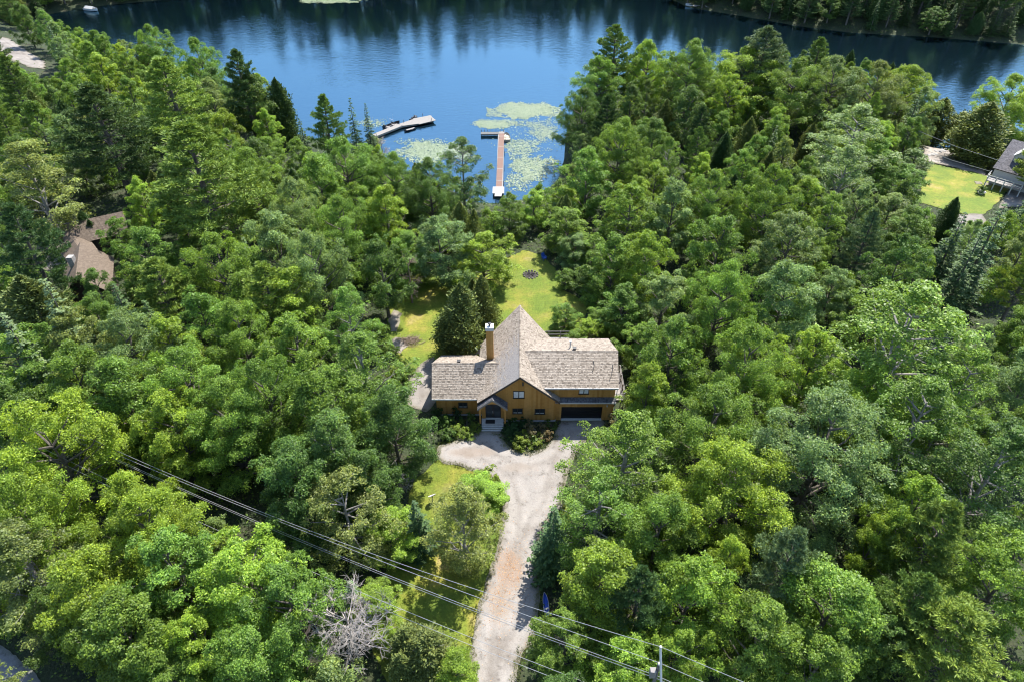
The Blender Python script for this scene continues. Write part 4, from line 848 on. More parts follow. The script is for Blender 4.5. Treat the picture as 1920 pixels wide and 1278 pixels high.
Nd|19.7|140.0|1.68|5.5|dark green young sapling right of the lily pad bay, nearest of its kind
Ng|76.2|171.6|2.01|5.7|mid green young sapling left of the right-hand lawn, eleventh nearest of its kind
Ng|-99.3|148.9|1.75|5.4|mid green young sapling in front of the gravel lane, top left, seventh nearest
Nk|28.3|36.3|1.6|5.1|pale grey-green young sapling alone of its kind right of the utility pole
Nd|49.5|54.5|1.51|4.0|dark green young sapling beside the right picture edge, nearest of its kind
Ny|-12.9|105.4|2.26|7.5|yellow-green young sapling left of the long straight dock, second nearest of its kind
Ng|48.1|103.2|1.72|6.1|mid green young sapling left of the right-hand lawn, ninth nearest of its kind
Ny|-83.1|139.3|2.25|6.0|yellow-green young sapling right of the gravel lane, top left, second nearest of its kind
Ng|50.2|178.0|1.6|5.4|mid green young sapling right of the lily pad bay, twelfth nearest of its kind
Ng|-101.6|154.1|2.09|6.7|mid green young sapling right of the gravel lane, top left, second nearest of its kind
Ny|-10.7|116.8|1.71|5.1|yellow-green young sapling left of the long straight dock, nearest of its kind
Ny|-37.1|68.2|1.39|4.7|yellow-green young sapling right of the brown cottage roof, second nearest of its kind
Nk|53.1|175.0|1.82|6.0|pale grey-green young sapling right of the lily pad bay, seventh nearest of its kind
Ny|40.1|139.7|1.48|4.6|yellow-green young sapling right of the lily pad bay, fifth nearest of its kind
Nd|-31.7|73.8|1.54|4.6|dark green young sapling alone of its kind left of the house's left wing
Nk|58.3|178.5|1.63|4.8|pale grey-green young sapling right of the lily pad bay, ninth nearest of its kind
Nk|-94.4|139.6|1.38|4.7|pale grey-green young sapling in front of the gravel lane, top left, second nearest
Ng|54.6|82.1|1.52|4.4|mid green young sapling in front of the right-hand lawn, third nearest of its kind
Ng|-4.0|98.7|1.59|5.3|mid green young sapling in front of the long straight dock, nearest of its kind
Nd|17.9|82.2|2.11|5.9|dark green young sapling right of the back lawn, second nearest of its kind
Ng|41.0|113.2|1.93|6.8|mid green young sapling right of the lily pad bay, fifteenth nearest of its kind
Ny|37.3|74.4|2.16|7.5|yellow-green young sapling left of the right-hand lawn, fifth nearest of its kind
Ny|72.0|90.7|1.35|4.2|yellow-green young sapling in front of the right-hand lawn, second nearest of its kind
Nk|-27.3|123.0|1.56|4.4|pale grey-green young sapling alone of its kind in front of the white left dock
Ny|34.6|48.6|2.0|6.8|yellow-green young sapling beside the right picture edge, second nearest of its kind
Nd|-103.2|180.2|1.84|6.2|dark green young sapling right of the gravel lane, top left, second nearest of its kind
Ng|-66.3|138.3|1.58|5.4|mid green young sapling behind the brown cottage roof, fourth nearest of its kind
Ng|-62.7|150.9|1.4|4.6|mid green young sapling left of the white left dock, fifth nearest of its kind
Nk|50.0|118.1|2.23|8.0|pale grey-green young sapling left of the right-hand lawn, third nearest of its kind
Ng|-3.3|95.2|2.2|6.1|mid green young sapling in front of the long straight dock, second nearest of its kind
Nd|-100.3|184.9|1.75|5.4|dark green young sapling right of the gravel lane, top left, fifth nearest of its kind
Ng|16.4|99.2|1.63|5.6|mid green young sapling right of the back lawn, third nearest of its kind
Ny|44.5|107.2|1.76|5.9|yellow-green young sapling left of the right-hand lawn, fourth nearest of its kind
Ny|46.8|70.7|1.61|5.1|yellow-green young sapling in front of the right-hand lawn, third nearest of its kind
Ng|-109.0|150.9|2.1|7.3|mid green young sapling in front of the gravel lane, top left, third nearest
Ng|29.1|148.8|1.75|6.2|mid green young sapling right of the lily pad bay, third nearest of its kind
Ng|50.4|40.6|1.36|4.6|mid green young sapling beside the right picture edge, nearest of its kind
Nk|58.4|83.3|1.69|5.0|pale grey-green young sapling alone of its kind in front of the right-hand lawn
Ng|-52.1|94.9|1.95|6.0|mid green young sapling right of the brown cottage roof, fourth nearest of its kind
Nk|-13.9|93.6|2.23|6.0|pale grey-green young sapling alone of its kind left of the long straight dock
Nk|-59.9|133.7|2.3|7.4|pale grey-green young sapling right of the brown cottage roof, fourth nearest of its kind
Ng|43.0|78.7|2.16|6.7|mid green young sapling left of the right-hand lawn, tenth nearest of its kind
Nk|-68.9|138.2|1.32|4.2|pale grey-green young sapling behind the brown cottage roof, third nearest of its kind
Ng|13.7|144.5|1.49|4.0|mid green young sapling right of the lily pad bay, nearest of its kind
Nk|29.2|163.8|1.6|4.3|pale grey-green young sapling right of the lily pad bay, third nearest of its kind
Ng|-90.5|130.6|1.45|4.8|mid green young sapling in front of the gravel lane, top left, ninth nearest
Nk|-58.5|118.3|1.54|5.0|pale grey-green young sapling right of the brown cottage roof, third nearest of its kind
Ny|-26.6|127.7|1.65|5.4|yellow-green young sapling in front of the white left dock, nearest of its kind
Nk|39.5|102.1|1.32|4.6|pale grey-green young sapling left of the right-hand lawn, fifth nearest of its kind
Ng|66.9|97.6|1.87|5.0|mid green young sapling left of the right-hand lawn, nearest of its kind
Ng|-21.6|115.8|1.62|4.3|mid green young sapling alone of its kind in front of the white left dock
Ng|-95.0|172.0|2.12|6.3|mid green young sapling right of the gravel lane, top left, seventh nearest of its kind
Ny|24.9|145.6|2.22|6.5|yellow-green young sapling right of the lily pad bay, nearest of its kind
Nk|46.5|61.5|1.89|6.4|pale grey-green young sapling beside the right picture edge, second nearest of its kind
Nd|-108.2|161.3|1.62|4.4|dark green young sapling in front of the gravel lane, top left, second nearest
Nk|-101.4|130.8|2.01|5.6|pale grey-green young sapling in front of the gravel lane, top left, third nearest
Nk|29.0|97.9|1.45|4.4|pale grey-green young sapling alone of its kind right of the back lawn
Ng|-121.4|195.2|1.36|4.6|mid green young sapling right of the gravel lane, top left, nearest of its kind
Nd|74.5|159.3|1.62|4.7|dark green young sapling left of the right-hand lawn, sixth nearest of its kind
Ng|-54.1|79.8|1.92|6.2|mid green young sapling right of the brown cottage roof, nearest of its kind
Ng|-71.2|126.5|1.37|3.9|mid green young sapling behind the brown cottage roof, third nearest of its kind
Ny|-103.9|134.4|1.96|6.5|yellow-green young sapling in front of the gravel lane, top left, nearest of its kind
Nk|68.9|134.8|1.99|5.7|pale grey-green young sapling left of the right-hand lawn, second nearest of its kind
Ng|21.4|74.5|1.42|4.8|mid green young sapling alone of its kind behind the garage door
Ng|50.3|58.4|1.77|4.7|mid green young sapling beside the right picture edge, second nearest of its kind
Ng|46.4|76.8|2.24|6.8|mid green young sapling left of the right-hand lawn, sixth nearest of its kind
Ng|77.2|93.2|1.96|6.8|mid green young sapling alone of its kind right of the right-hand lawn
Ng|68.5|113.8|1.48|4.5|mid green young sapling left of the right-hand lawn, second nearest of its kind
Nk|25.6|150.7|1.62|5.0|pale grey-green young sapling right of the lily pad bay, second nearest of its kind
Nk|-76.2|111.3|1.73|4.8|pale grey-green young sapling behind the brown cottage roof, nearest of its kind
Ny|-75.6|143.3|1.54|4.0|yellow-green young sapling right of the gravel lane, top left, third nearest of its kind
Nk|-14.0|23.9|2.29|6.6|pale grey-green young sapling alone of its kind in front of the bare grey tree
Nd|-75.9|119.2|1.5|4.6|dark green young sapling behind the brown cottage roof, second nearest of its kind
Ng|-90.8|141.5|1.44|4.6|mid green young sapling in front of the gravel lane, top left, eighth nearest
Nk|-97.2|144.9|2.26|7.9|pale grey-green young sapling in front of the gravel lane, top left, nearest of its kind
Ny|-27.3|90.6|1.49|4.6|yellow-green young sapling in front of the white left dock, second nearest of its kind
Ng|-110.0|158.2|2.15|6.2|mid green young sapling in front of the gravel lane, top left, second nearest
Nd|56.7|65.4|1.64|4.6|dark green young sapling beside the right picture edge, second nearest of its kind
Ng|-116.8|154.3|1.32|4.2|mid green young sapling in front of the gravel lane, top left, fifth nearest
Ng|83.4|169.4|1.53|5.4|mid green young sapling left of the right-hand lawn, eighth nearest of its kind
Ny|36.9|173.7|2.28|6.3|yellow-green young sapling right of the lily pad bay, fourth nearest of its kind
Nd|-66.1|67.1|1.7|4.6|dark green young sapling alone of its kind beside the left picture edge
Nd|-106.7|157.9|2.01|5.5|dark green young sapling in front of the gravel lane, top left, nearest of its kind
Nk|19.2|164.0|1.83|6.3|pale grey-green young sapling right of the lily pad bay, nearest of its kind
Ny|17.6|119.4|1.66|5.2|yellow-green young sapling right of the lily pad bay, second nearest of its kind
Ny|76.8|157.1|1.55|5.1|yellow-green young sapling left of the right-hand lawn, second nearest of its kind
Ng|19.5|85.0|1.62|5.7|mid green young sapling right of the back lawn, fourth nearest of its kind
Nk|-61.7|108.5|1.45|4.5|pale grey-green young sapling right of the brown cottage roof, second nearest of its kind
Ny|10.9|111.8|1.84|5.2|yellow-green young sapling alone of its kind right of the long straight dock
Ng|-7.6|114.5|1.52|5.0|mid green young sapling alone of its kind left of the long straight dock
Ng|89.0|163.2|1.5|4.4|mid green young sapling behind the right-hand lawn, second nearest of its kind
Nd|31.9|52.4|1.36|3.5|dark green young sapling alone of its kind right of the garage door
Nk|24.0|120.9|1.84|5.7|pale grey-green young sapling right of the lily pad bay, fourth nearest of its kind
Nd|55.2|157.5|1.37|4.2|dark green young sapling right of the lily pad bay, fourth nearest of its kind
Nk|46.0|128.6|1.85|4.9|pale grey-green young sapling right of the lily pad bay, tenth nearest of its kind
Ng|48.5|138.0|2.09|6.9|mid green young sapling right of the lily pad bay, fourteenth nearest of its kind
Ny|-75.5|146.3|1.69|5.5|yellow-green young sapling right of the gravel lane, top left, fourth nearest of its kind
Ny|-34.1|102.3|1.87|5.9|yellow-green young sapling alone of its kind left of the white left dock
Ng|38.9|130.9|1.56|5.2|mid green young sapling right of the lily pad bay, eleventh nearest of its kind
Ny|-119.9|196.5|1.35|4.2|yellow-green young sapling right of the gravel lane, top left, nearest of its kind
Ng|-68.6|80.6|1.69|5.4|mid green young sapling alone of its kind left of the brown cottage roof
Ny|-82.9|128.7|1.85|5.2|yellow-green young sapling in front of the gravel lane, top left, second nearest of its kind
Ng|46.9|109.2|1.41|4.0|mid green young sapling left of the right-hand lawn, twelfth nearest of its kind
Nk|6.8|103.9|1.4|4.0|pale grey-green young sapling right of the long straight dock, second nearest of its kind
Nk|85.8|100.3|1.65|5.0|pale grey-green young sapling alone of its kind in front of the right-hand cottage
Nd|-87.1|145.7|1.72|5.9|dark green young sapling right of the gravel lane, top left, fourth nearest of its kind
Nd|97.0|137.3|1.45|5.1|dark green young sapling alone of its kind left of the right-hand cottage
Nk|-30.3|120.9|1.54|5.3|pale grey-green young sapling alone of its kind left of the white left dock
Ny|-10.6|93.7|2.03|5.7|yellow-green young sapling alone of its kind in front of the long straight dock
Ng|-92.5|119.8|1.47|4.1|mid green young sapling in front of the gravel lane, top left, eleventh nearest
Ny|-45.6|31.1|1.85|5.3|yellow-green young sapling alone of its kind behind the asphalt road corner
Ng|-59.5|143.6|2.0|5.8|mid green young sapling left of the white left dock, fourth nearest of its kind
Ng|-50.2|98.4|1.92|5.0|mid green young sapling right of the brown cottage roof, seventh nearest of its kind
Ng|61.9|132.5|1.88|5.3|mid green young sapling left of the right-hand lawn, seventh nearest of its kind
Ng|-44.4|76.8|2.15|7.1|mid green young sapling right of the brown cottage roof, fifth nearest of its kind
Nd|-68.3|162.7|1.93|6.7|dark green young sapling left of the white left dock, second nearest of its kind
Nk|29.0|101.9|2.09|7.2|pale grey-green young sapling right of the lily pad bay, sixth nearest of its kind
Ny|70.2|165.8|1.63|5.5|yellow-green young sapling left of the right-hand lawn, third nearest of its kind
Nk|36.4|111.0|1.41|3.7|pale grey-green young sapling right of the lily pad bay, eighth nearest of its kind
Ny|15.3|84.9|2.01|5.7|yellow-green young sapling alone of its kind right of the back lawn
Ng|38.0|136.0|2.15|6.7|mid green young sapling right of the lily pad bay, eighth nearest of its kind
Nk|-63.8|116.3|1.71|4.5|pale grey-green young sapling behind the brown cottage roof, second nearest of its kind
Ng|68.8|79.9|1.95|5.7|mid green young sapling in front of the right-hand lawn, second nearest of its kind
Ng|43.3|176.0|1.68|4.8|mid green young sapling right of the lily pad bay, seventh nearest of its kind
Ng|-62.0|159.8|2.01|5.9|mid green young sapling left of the white left dock, second nearest of its kind
Ng|-17.6|68.3|1.67|5.7|mid green young sapling alone of its kind left of the house's left wing
Ng|-43.0|115.2|2.15|6.5|mid green young sapling left of the white left dock, nearest of its kind
Nd|45.8|131.5|1.87|4.9|dark green young sapling right of the lily pad bay, second nearest of its kind
Ng|-106.8|142.3|1.62|5.5|mid green young sapling in front of the gravel lane, top left, sixth nearest
Nd|-78.8|90.9|1.37|4.6|dark green young sapling alone of its kind left of the brown cottage roof
Nd|-29.0|93.7|1.59|4.3|dark green young sapling in front of the white left dock, second nearest of its kind
Ng|-110.2|147.5|1.91|6.9|mid green young sapling in front of the gravel lane, top left, fourth nearest
Ny|-50.8|84.7|1.41|4.6|yellow-green young sapling right of the brown cottage roof, nearest of its kind
Nd|35.8|105.0|1.6|4.9|dark green young sapling right of the lily pad bay, third nearest of its kind
Nk|-47.0|33.6|1.59|4.2|pale grey-green young sapling alone of its kind behind the asphalt road corner
Ng|-73.4|115.7|2.01|5.9|mid green young sapling behind the brown cottage roof, nearest of its kind
Md|69.9|281.3|4.11|11.1|dark green broadleaf tree on the far shore beside the white boats, seventh from the left
Pd|56.6|311.9|3.47|19.4|dark green long-needled pine on the far shore beside the white boats, sixth from the left
Pd|154.5|232.2|3.76|16.1|dark green long-needled pine on the far shore at the right edge, seventh from the left
Co|31.9|310.9|2.7|11.2|olive dense cedar on the far shore beside the white boats, second from the left
Cd|86.9|268.2|2.82|12.0|dark green dense cedar on the far shore beside the white boats, seventeenth from the left
Cd|-27.4|304.8|2.71|11.3|dark green dense cedar on the far middle shore, fifth from the left
Co|1.2|289.0|2.49|6.8|olive dense cedar on the far middle shore, fourteenth from the left
Pd|-107.7|282.1|4.13|14.4|dark green long-needled pine on the far left shore, seventeenth from the left
Co|-130.3|289.3|3.3|9.7|olive dense cedar on the far left shore, twelfth from the left
Cd|158.6|249.3|3.18|8.8|dark green dense cedar on the far shore at the right edge, sixth from the left
Pd|2.8|308.6|4.77|14.5|dark green long-needled pine on the far middle shore, fifteenth from the left
Pd|-48.4|275.2|3.63|11.1|dark green long-needled pine on the far middle shore, ninth from the left
Sd|133.1|259.8|2.75|16.7|dark green narrow spruce on the far shore under the leaning trunk, 24th from the left
Cd|129.4|256.4|2.97|12.7|dark green dense cedar on the far shore under the leaning trunk, eleventh from the left
Sd|67.0|262.5|2.47|8.7|dark green narrow spruce on the far shore beside the white boats, 26th from the left
Pd|-75.0|288.0|3.51|20.8|dark green long-needled pine on the far middle shore, fourth from the left
Pd|92.5|292.9|3.98|20.8|dark green long-needled pine on the far shore beside the white boats, 23th from the left
Sd|121.0|249.0|3.12|12.4|dark green narrow spruce on the far shore under the leaning trunk, sixteenth from the left
Sd|-140.0|287.5|2.83|16.3|dark green narrow spruce on the far left shore, fifteenth from the left
Cd|159.1|225.9|2.98|10.9|dark green dense cedar on the far shore at the right edge, eighth from the left
Cd|64.2|279.2|2.66|11.1|dark green dense cedar on the far shore beside the white boats, ninth from the left
Sd|145.3|225.4|1.86|8.3|dark green narrow spruce on the far shore at the right edge, seventh from the left
Md|101.8|235.3|3.74|8.4|dark green broadleaf tree on the far shore under the leaning trunk, first from the left
Sd|65.2|288.8|2.78|12.9|dark green narrow spruce on the far shore beside the white boats, nineteenth from the left
Pd|139.3|227.2|3.8|10.9|dark green long-needled pine on the far shore at the right edge, second from the left
Pd|-102.1|283.7|4.78|14.8|dark green long-needled pine on the far left shore, nineteenth from the left
Pd|148.1|261.8|4.44|15.4|dark green long-needled pine on the far shore at the right edge, first from the left
Sd|55.5|289.7|2.7|16.9|dark green narrow spruce on the far shore beside the white boats, thirteenth from the left
Co|-31.7|292.6|3.25|9.4|olive dense cedar on the far middle shore, eleventh from the left
Pd|140.4|251.6|3.68|20.2|dark green long-needled pine on the far shore under the leaning trunk, fifteenth from the left
Sd|-139.6|264.7|2.28|6.7|dark green narrow spruce on the far left shore, twelfth from the left
Sd|84.3|305.1|2.63|14.7|dark green narrow spruce on the far shore beside the white boats, 35th from the left
Pg|36.5|292.1|3.86|10.0|mid green long-needled pine on the far shore beside the white boats, first from the left
Pd|-80.8|290.0|3.81|17.7|dark green long-needled pine on the far middle shore, second from the left
Cd|-30.8|280.8|2.34|6.0|dark green dense cedar on the far middle shore, second from the left
Co|-163.1|244.7|2.34|5.5|olive dense cedar on the far left shore, fourth from the left
Mg|-98.6|279.6|3.74|8.0|mid green broadleaf tree on the far left shore, eighth from the left
Cd|-126.9|284.7|2.44|12.2|dark green dense cedar on the far left shore, third from the left
Sd|82.5|291.7|2.83|12.6|dark green narrow spruce on the far shore beside the white boats, 36th from the left
Sd|139.4|232.6|2.46|16.4|dark green narrow spruce on the far shore at the right edge, third from the left
Sd|128.6|249.7|3.11|15.3|dark green narrow spruce on the far shore under the leaning trunk, 21th from the left
Mg|-143.2|267.8|3.64|8.0|mid green broadleaf tree on the far left shore, third from the left
Sd|-166.3|257.1|3.07|17.5|dark green narrow spruce on the far left shore, fifth from the left
Co|-8.5|304.3|3.2|12.4|olive dense cedar on the far middle shore, thirteenth from the left
Mg|-52.8|284.6|5.25|10.9|mid green broadleaf tree on the far middle shore, fifth from the left
Pg|-0.3|302.2|4.06|15.9|mid green long-needled pine on the far middle shore, seventeenth from the left
Co|-135.3|276.6|2.53|9.2|olive dense cedar on the far left shore, tenth from the left
Sd|82.6|267.1|2.89|16.1|dark green narrow spruce on the far shore beside the white boats, 40th from the left
Pg|-55.2|294.3|3.51|18.0|mid green long-needled pine on the far middle shore, sixth from the left
Sd|55.0|286.5|2.45|13.5|dark green narrow spruce on the far shore beside the white boats, twelfth from the left
Cd|104.8|254.8|2.89|13.0|dark green dense cedar on the far shore under the leaning trunk, third from the left
Mg|-103.3|295.9|4.55|13.1|mid green broadleaf tree on the far left shore, seventh from the left
Pd|6.1|303.4|4.79|17.2|dark green long-needled pine on the far middle shore, sixteenth from the left
Sd|-70.3|283.9|2.5|12.4|dark green narrow spruce on the far middle shore, fourth from the left
Sd|54.3|281.6|2.62|8.4|dark green narrow spruce on the far shore beside the white boats, eleventh from the left
Mg|-68.1|278.4|3.54|8.5|mid green broadleaf tree on the far middle shore, third from the left
Sd|-74.3|292.4|3.05|15.0|dark green narrow spruce on the far middle shore, third from the left
Pg|-46.5|284.2|3.33|19.7|mid green long-needled pine on the far middle shore, eighth from the left
Pd|158.0|258.9|3.62|19.4|dark green long-needled pine on the far shore at the right edge, sixth from the left
Sd|96.4|284.5|2.8|14.5|dark green narrow spruce on the far shore beside the white boats, 47th from the left
Sd|-124.8|292.3|2.61|17.3|dark green narrow spruce on the far left shore, 21th from the left
Pd|76.7|306.6|4.61|15.5|dark green long-needled pine on the far shore beside the white boats, fifteenth from the left
Pd|72.7|287.0|4.54|21.3|dark green long-needled pine on the far shore beside the white boats, sixteenth from the left
Pg|40.8|299.9|3.93|19.5|mid green long-needled pine on the far shore beside the white boats, second from the left
Pg|-57.6|287.9|3.48|17.8|mid green long-needled pine on the far middle shore, fifth from the left
Cd|92.5|244.1|3.04|10.4|dark green dense cedar on the far shore beside the white boats, 22th from the left
Sd|83.8|271.9|2.19|12.5|dark green narrow spruce on the far shore beside the white boats, 39th from the left
Cd|167.2|248.2|2.52|10.4|dark green dense cedar on the far shore at the right edge, seventh from the left
Md|-12.7|294.8|4.71|14.0|dark green broadleaf tree on the far middle shore, first from the left
Cd|132.6|263.8|2.73|8.8|dark green dense cedar on the far shore under the leaning trunk, tenth from the left
Pd|50.1|308.6|4.32|15.3|dark green long-needled pine on the far shore beside the white boats, third from the left
Md|109.4|239.2|3.64|13.3|dark green broadleaf tree on the far shore under the leaning trunk, second from the left
Co|-142.4|281.9|2.46|10.3|olive dense cedar on the far left shore, ninth from the left
Pd|63.1|313.0|3.55|20.8|dark green long-needled pine on the far shore beside the white boats, eighth from the left
Co|-111.1|277.1|1.98|6.1|olive dense cedar on the far left shore, thirteenth from the left
Mg|-160.4|254.2|4.08|7.3|mid green broadleaf tree on the far left shore, first from the left
Pd|88.3|279.2|4.75|19.4|dark green long-needled pine on the far shore beside the white boats, 21th from the left
Cd|149.2|232.7|2.91|9.5|dark green dense cedar on the far shore at the right edge, fourth from the left
Pd|130.6|235.6|4.48|15.6|dark green long-needled pine on the far shore under the leaning trunk, twelfth from the left
Md|130.4|225.3|4.0|8.1|dark green broadleaf tree on the far shore under the leaning trunk, fourth from the left
Sd|75.1|277.5|2.29|17.9|dark green narrow spruce on the far shore beside the white boats, 31th from the left
Sd|23.6|308.7|3.12|17.0|dark green narrow spruce on the far middle shore, fifteenth from the left
Pg|-147.7|274.9|3.83|18.2|mid green long-needled pine on the far left shore, seventh from the left
Md|64.8|270.9|4.05|15.5|dark green broadleaf tree on the far shore beside the white boats, sixth from the left
Pd|-121.5|277.4|3.94|19.3|dark green long-needled pine on the far left shore, fourteenth from the left
Sd|106.4|243.5|3.04|16.3|dark green narrow spruce on the far shore under the leaning trunk, ninth from the left
Pd|124.3|267.6|4.59|15.1|dark green long-needled pine on the far shore under the leaning trunk, seventh from the left
Sd|74.1|297.5|2.16|13.3|dark green narrow spruce on the far shore beside the white boats, 27th from the left
Pd|-136.4|270.3|2.93|11.1|dark green long-needled pine on the far left shore, eighth from the left
Pd|118.7|230.1|3.13|8.8|dark green long-needled pine on the far shore under the leaning trunk, ninth from the left
Sd|62.8|305.0|3.12|17.0|dark green narrow spruce on the far shore beside the white boats, sixteenth from the left
Sd|109.9|274.1|2.23|17.9|dark green narrow spruce on the far shore under the leaning trunk, sixth from the left
Sd|26.8|300.1|2.27|13.2|dark green narrow spruce on the far shore beside the white boats, first from the left
Md|148.3|256.8|3.73|14.9|dark green broadleaf tree on the far shore at the right edge, second from the left
Pd|61.9|292.7|3.81|14.8|dark green long-needled pine on the far shore beside the white boats, ninth from the left
Sd|-111.6|284.9|2.71|14.3|dark green narrow spruce on the far left shore, 24th from the left
Pd|-144.2|263.9|2.95|8.3|dark green long-needled pine on the far left shore, fifth from the left
Sd|102.5|251.0|2.48|17.8|dark green narrow spruce on the far shore under the leaning trunk, fifth from the left
Cd|-10.8|285.7|2.65|5.9|dark green dense cedar on the far middle shore, ninth from the left
Md|78.4|264.0|5.09|12.0|dark green broadleaf tree on the far shore beside the white boats, ninth from the left
Co|6.7|293.4|2.06|6.9|olive dense cedar on the far middle shore, fifteenth from the left
Md|59.6|299.4|3.91|14.4|dark green broadleaf tree on the far shore beside the white boats, fourth from the left
Cd|-98.3|293.5|2.9|12.8|dark green dense cedar on the far left shore, sixth from the left
Cd|87.5|251.9|2.8|9.9|dark green dense cedar on the far shore beside the white boats, twentieth from the left
Sd|79.3|285.7|2.81|16.6|dark green narrow spruce on the far shore beside the white boats, 33th from the left
Pd|84.1|256.2|4.7|21.4|dark green long-needled pine on the far shore beside the white boats, 22th from the left
Pd|-19.3|296.1|4.37|20.8|dark green long-needled pine on the far middle shore, twelfth from the left
Cd|-25.0|300.5|2.58|9.8|dark green dense cedar on the far middle shore, seventh from the left
Cd|140.5|244.1|2.39|12.0|dark green dense cedar on the far shore at the right edge, first from the left
Pd|158.4|237.9|4.37|15.2|dark green long-needled pine on the far shore at the right edge, ninth from the left
Pd|-137.1|284.0|4.13|15.7|dark green long-needled pine on the far left shore, ninth from the left
Sd|129.3|261.0|2.61|17.3|dark green narrow spruce on the far shore under the leaning trunk, nineteenth from the left
Sd|146.9|238.8|2.55|12.2|dark green narrow spruce on the far shore at the right edge, fourth from the left
Sd|130.9|242.8|2.72|16.2|dark green narrow spruce on the far shore under the leaning trunk, 26th from the left
Sd|139.8|257.5|3.1|12.8|dark green narrow spruce on the far shore under the leaning trunk, 30th from the left
Pg|45.8|286.7|3.94|8.0|mid green long-needled pine on the far shore beside the white boats, third from the left
Sd|118.5|263.8|2.33|14.3|dark green narrow spruce on the far shore under the leaning trunk, thirteenth from the left
Pd|98.4|271.2|4.22|19.0|dark green long-needled pine on the far shore beside the white boats, 27th from the left
Pd|90.3|299.7|4.26|14.8|dark green long-needled pine on the far shore beside the white boats, twentieth from the left
Sd|134.5|254.9|2.47|17.8|dark green narrow spruce on the far shore under the leaning trunk, 27th from the left
Sd|94.4|277.8|2.87|15.3|dark green narrow spruce on the far shore beside the white boats, 46th from the left
Cd|116.4|260.1|2.81|9.9|dark green dense cedar on the far shore under the leaning trunk, sixth from the left
Sd|131.3|252.5|2.87|13.6|dark green narrow spruce on the far shore under the leaning trunk, 23th from the left
Sd|110.5|244.8|2.66|12.2|dark green narrow spruce on the far shore under the leaning trunk, twelfth from the left
Sd|97.1|267.1|2.63|14.1|dark green narrow spruce on the far shore beside the white boats, 52th from the left
Sd|163.5|246.6|2.99|15.1|dark green narrow spruce on the far shore at the right edge, fourteenth from the left
Co|-33.1|278.8|2.75|6.3|olive dense cedar on the far middle shore, ninth from the left
Sd|161.2|229.2|2.56|14.3|dark green narrow spruce on the far shore at the right edge, sixteenth from the left
Pg|-155.6|257.5|4.02|8.3|mid green long-needled pine on the far left shore, fourth from the left
Pd|-41.3|275.8|3.5|9.5|dark green long-needled pine on the far middle shore, eleventh from the left
Pd|81.3|298.4|4.75|18.1|dark green long-needled pine on the far shore beside the white boats, eighteenth from the left
Co|-156.0|266.7|2.97|9.1|olive dense cedar on the far left shore, seventh from the left
Pg|-31.8|303.8|3.54|21.1|mid green long-needled pine on the far middle shore, twelfth from the left
Pd|58.1|283.1|3.86|21.1|dark green long-needled pine on the far shore beside the white boats, seventh from the left
Pg|-90.8|284.9|4.85|16.0|mid green long-needled pine on the far left shore, tenth from the left
Pg|-171.7|256.2|3.55|21.3|mid green long-needled pine on the far left shore, first from the left
Cd|-25.0|291.2|3.37|10.7|dark green dense cedar on the far middle shore, sixth from the left
Pd|52.3|292.3|3.68|20.3|dark green long-needled pine on the far shore beside the white boats, fourth from the left
Pd|118.9|244.7|3.95|19.7|dark green long-needled pine on the far shore under the leaning trunk, eighth from the left
Pg|-81.7|277.3|3.29|8.9|mid green long-needled pine on the far middle shore, first from the left
Sd|113.6|229.2|1.87|8.7|dark green narrow spruce on the far shore under the leaning trunk, fifteenth from the left
Sd|110.2|252.3|2.16|13.7|dark green narrow spruce on the far shore under the leaning trunk, eleventh from the left
Pd|78.3|279.2|3.37|19.7|dark green long-needled pine on the far shore beside the white boats, nineteenth from the left
Mg|-89.0|301.5|3.84|11.4|mid green broadleaf tree on the far middle shore, first from the left
Pd|149.3|245.0|3.45|18.6|dark green long-needled pine on the far shore at the right edge, fourth from the left
Sd|57.5|275.0|2.59|8.9|dark green narrow spruce on the far shore beside the white boats, fourteenth from the left
Co|-33.2|288.2|3.07|9.9|olive dense cedar on the far middle shore, tenth from the left
Pg|-80.8|299.4|3.5|18.7|mid green long-needled pine on the far middle shore, second from the left
Pg|-37.9|284.4|4.55|14.6|mid green long-needled pine on the far middle shore, tenth from the left
Cd|79.6|250.1|2.06|6.8|dark green dense cedar on the far shore beside the white boats, sixteenth from the left
Md|-162.1|236.1|3.99|7.3|dark green broadleaf tree on the far left shore, second from the left
Sd|-167.3|251.1|2.65|14.9|dark green narrow spruce on the far left shore, third from the left
Md|30.0|292.7|4.3|11.0|dark green broadleaf tree on the far shore beside the white boats, first from the left
Sd|71.0|262.3|2.65|15.4|dark green narrow spruce on the far shore beside the white boats, 30th from the left
Sd|-160.3|248.7|2.53|9.6|dark green narrow spruce on the far left shore, tenth from the left
Pd|-137.1|290.0|3.34|16.9|dark green long-needled pine on the far left shore, tenth from the left
Co|-152.6|268.9|2.7|10.7|olive dense cedar on the far left shore, eighth from the left
Sd|112.9|236.0|2.38|14.5|dark green narrow spruce on the far shore under the leaning trunk, fourteenth from the left
Sd|65.7|299.2|2.61|14.0|dark green narrow spruce on the far shore beside the white boats, eighteenth from the left
Sd|-40.2|294.6|2.54|15.7|dark green narrow spruce on the far middle shore, ninth from the left
Pg|-74.0|275.8|3.08|8.1|mid green long-needled pine on the far middle shore, third from the left
Sd|69.3|259.1|1.94|9.7|dark green narrow spruce on the far shore beside the white boats, 29th from the left
Pd|150.4|225.8|4.05|20.9|dark green long-needled pine on the far shore at the right edge, eighth from the left
Md|50.7|321.9|4.53|11.5|dark green broadleaf tree on the far shore beside the white boats, third from the left
Co|-89.9|297.1|2.68|9.6|olive dense cedar on the far middle shore, first from the left
Co|-158.9|231.8|2.17|7.2|olive dense cedar on the far left shore, third from the left
Pd|-158.2|282.9|4.36|16.9|dark green long-needled pine on the far left shore, third from the left
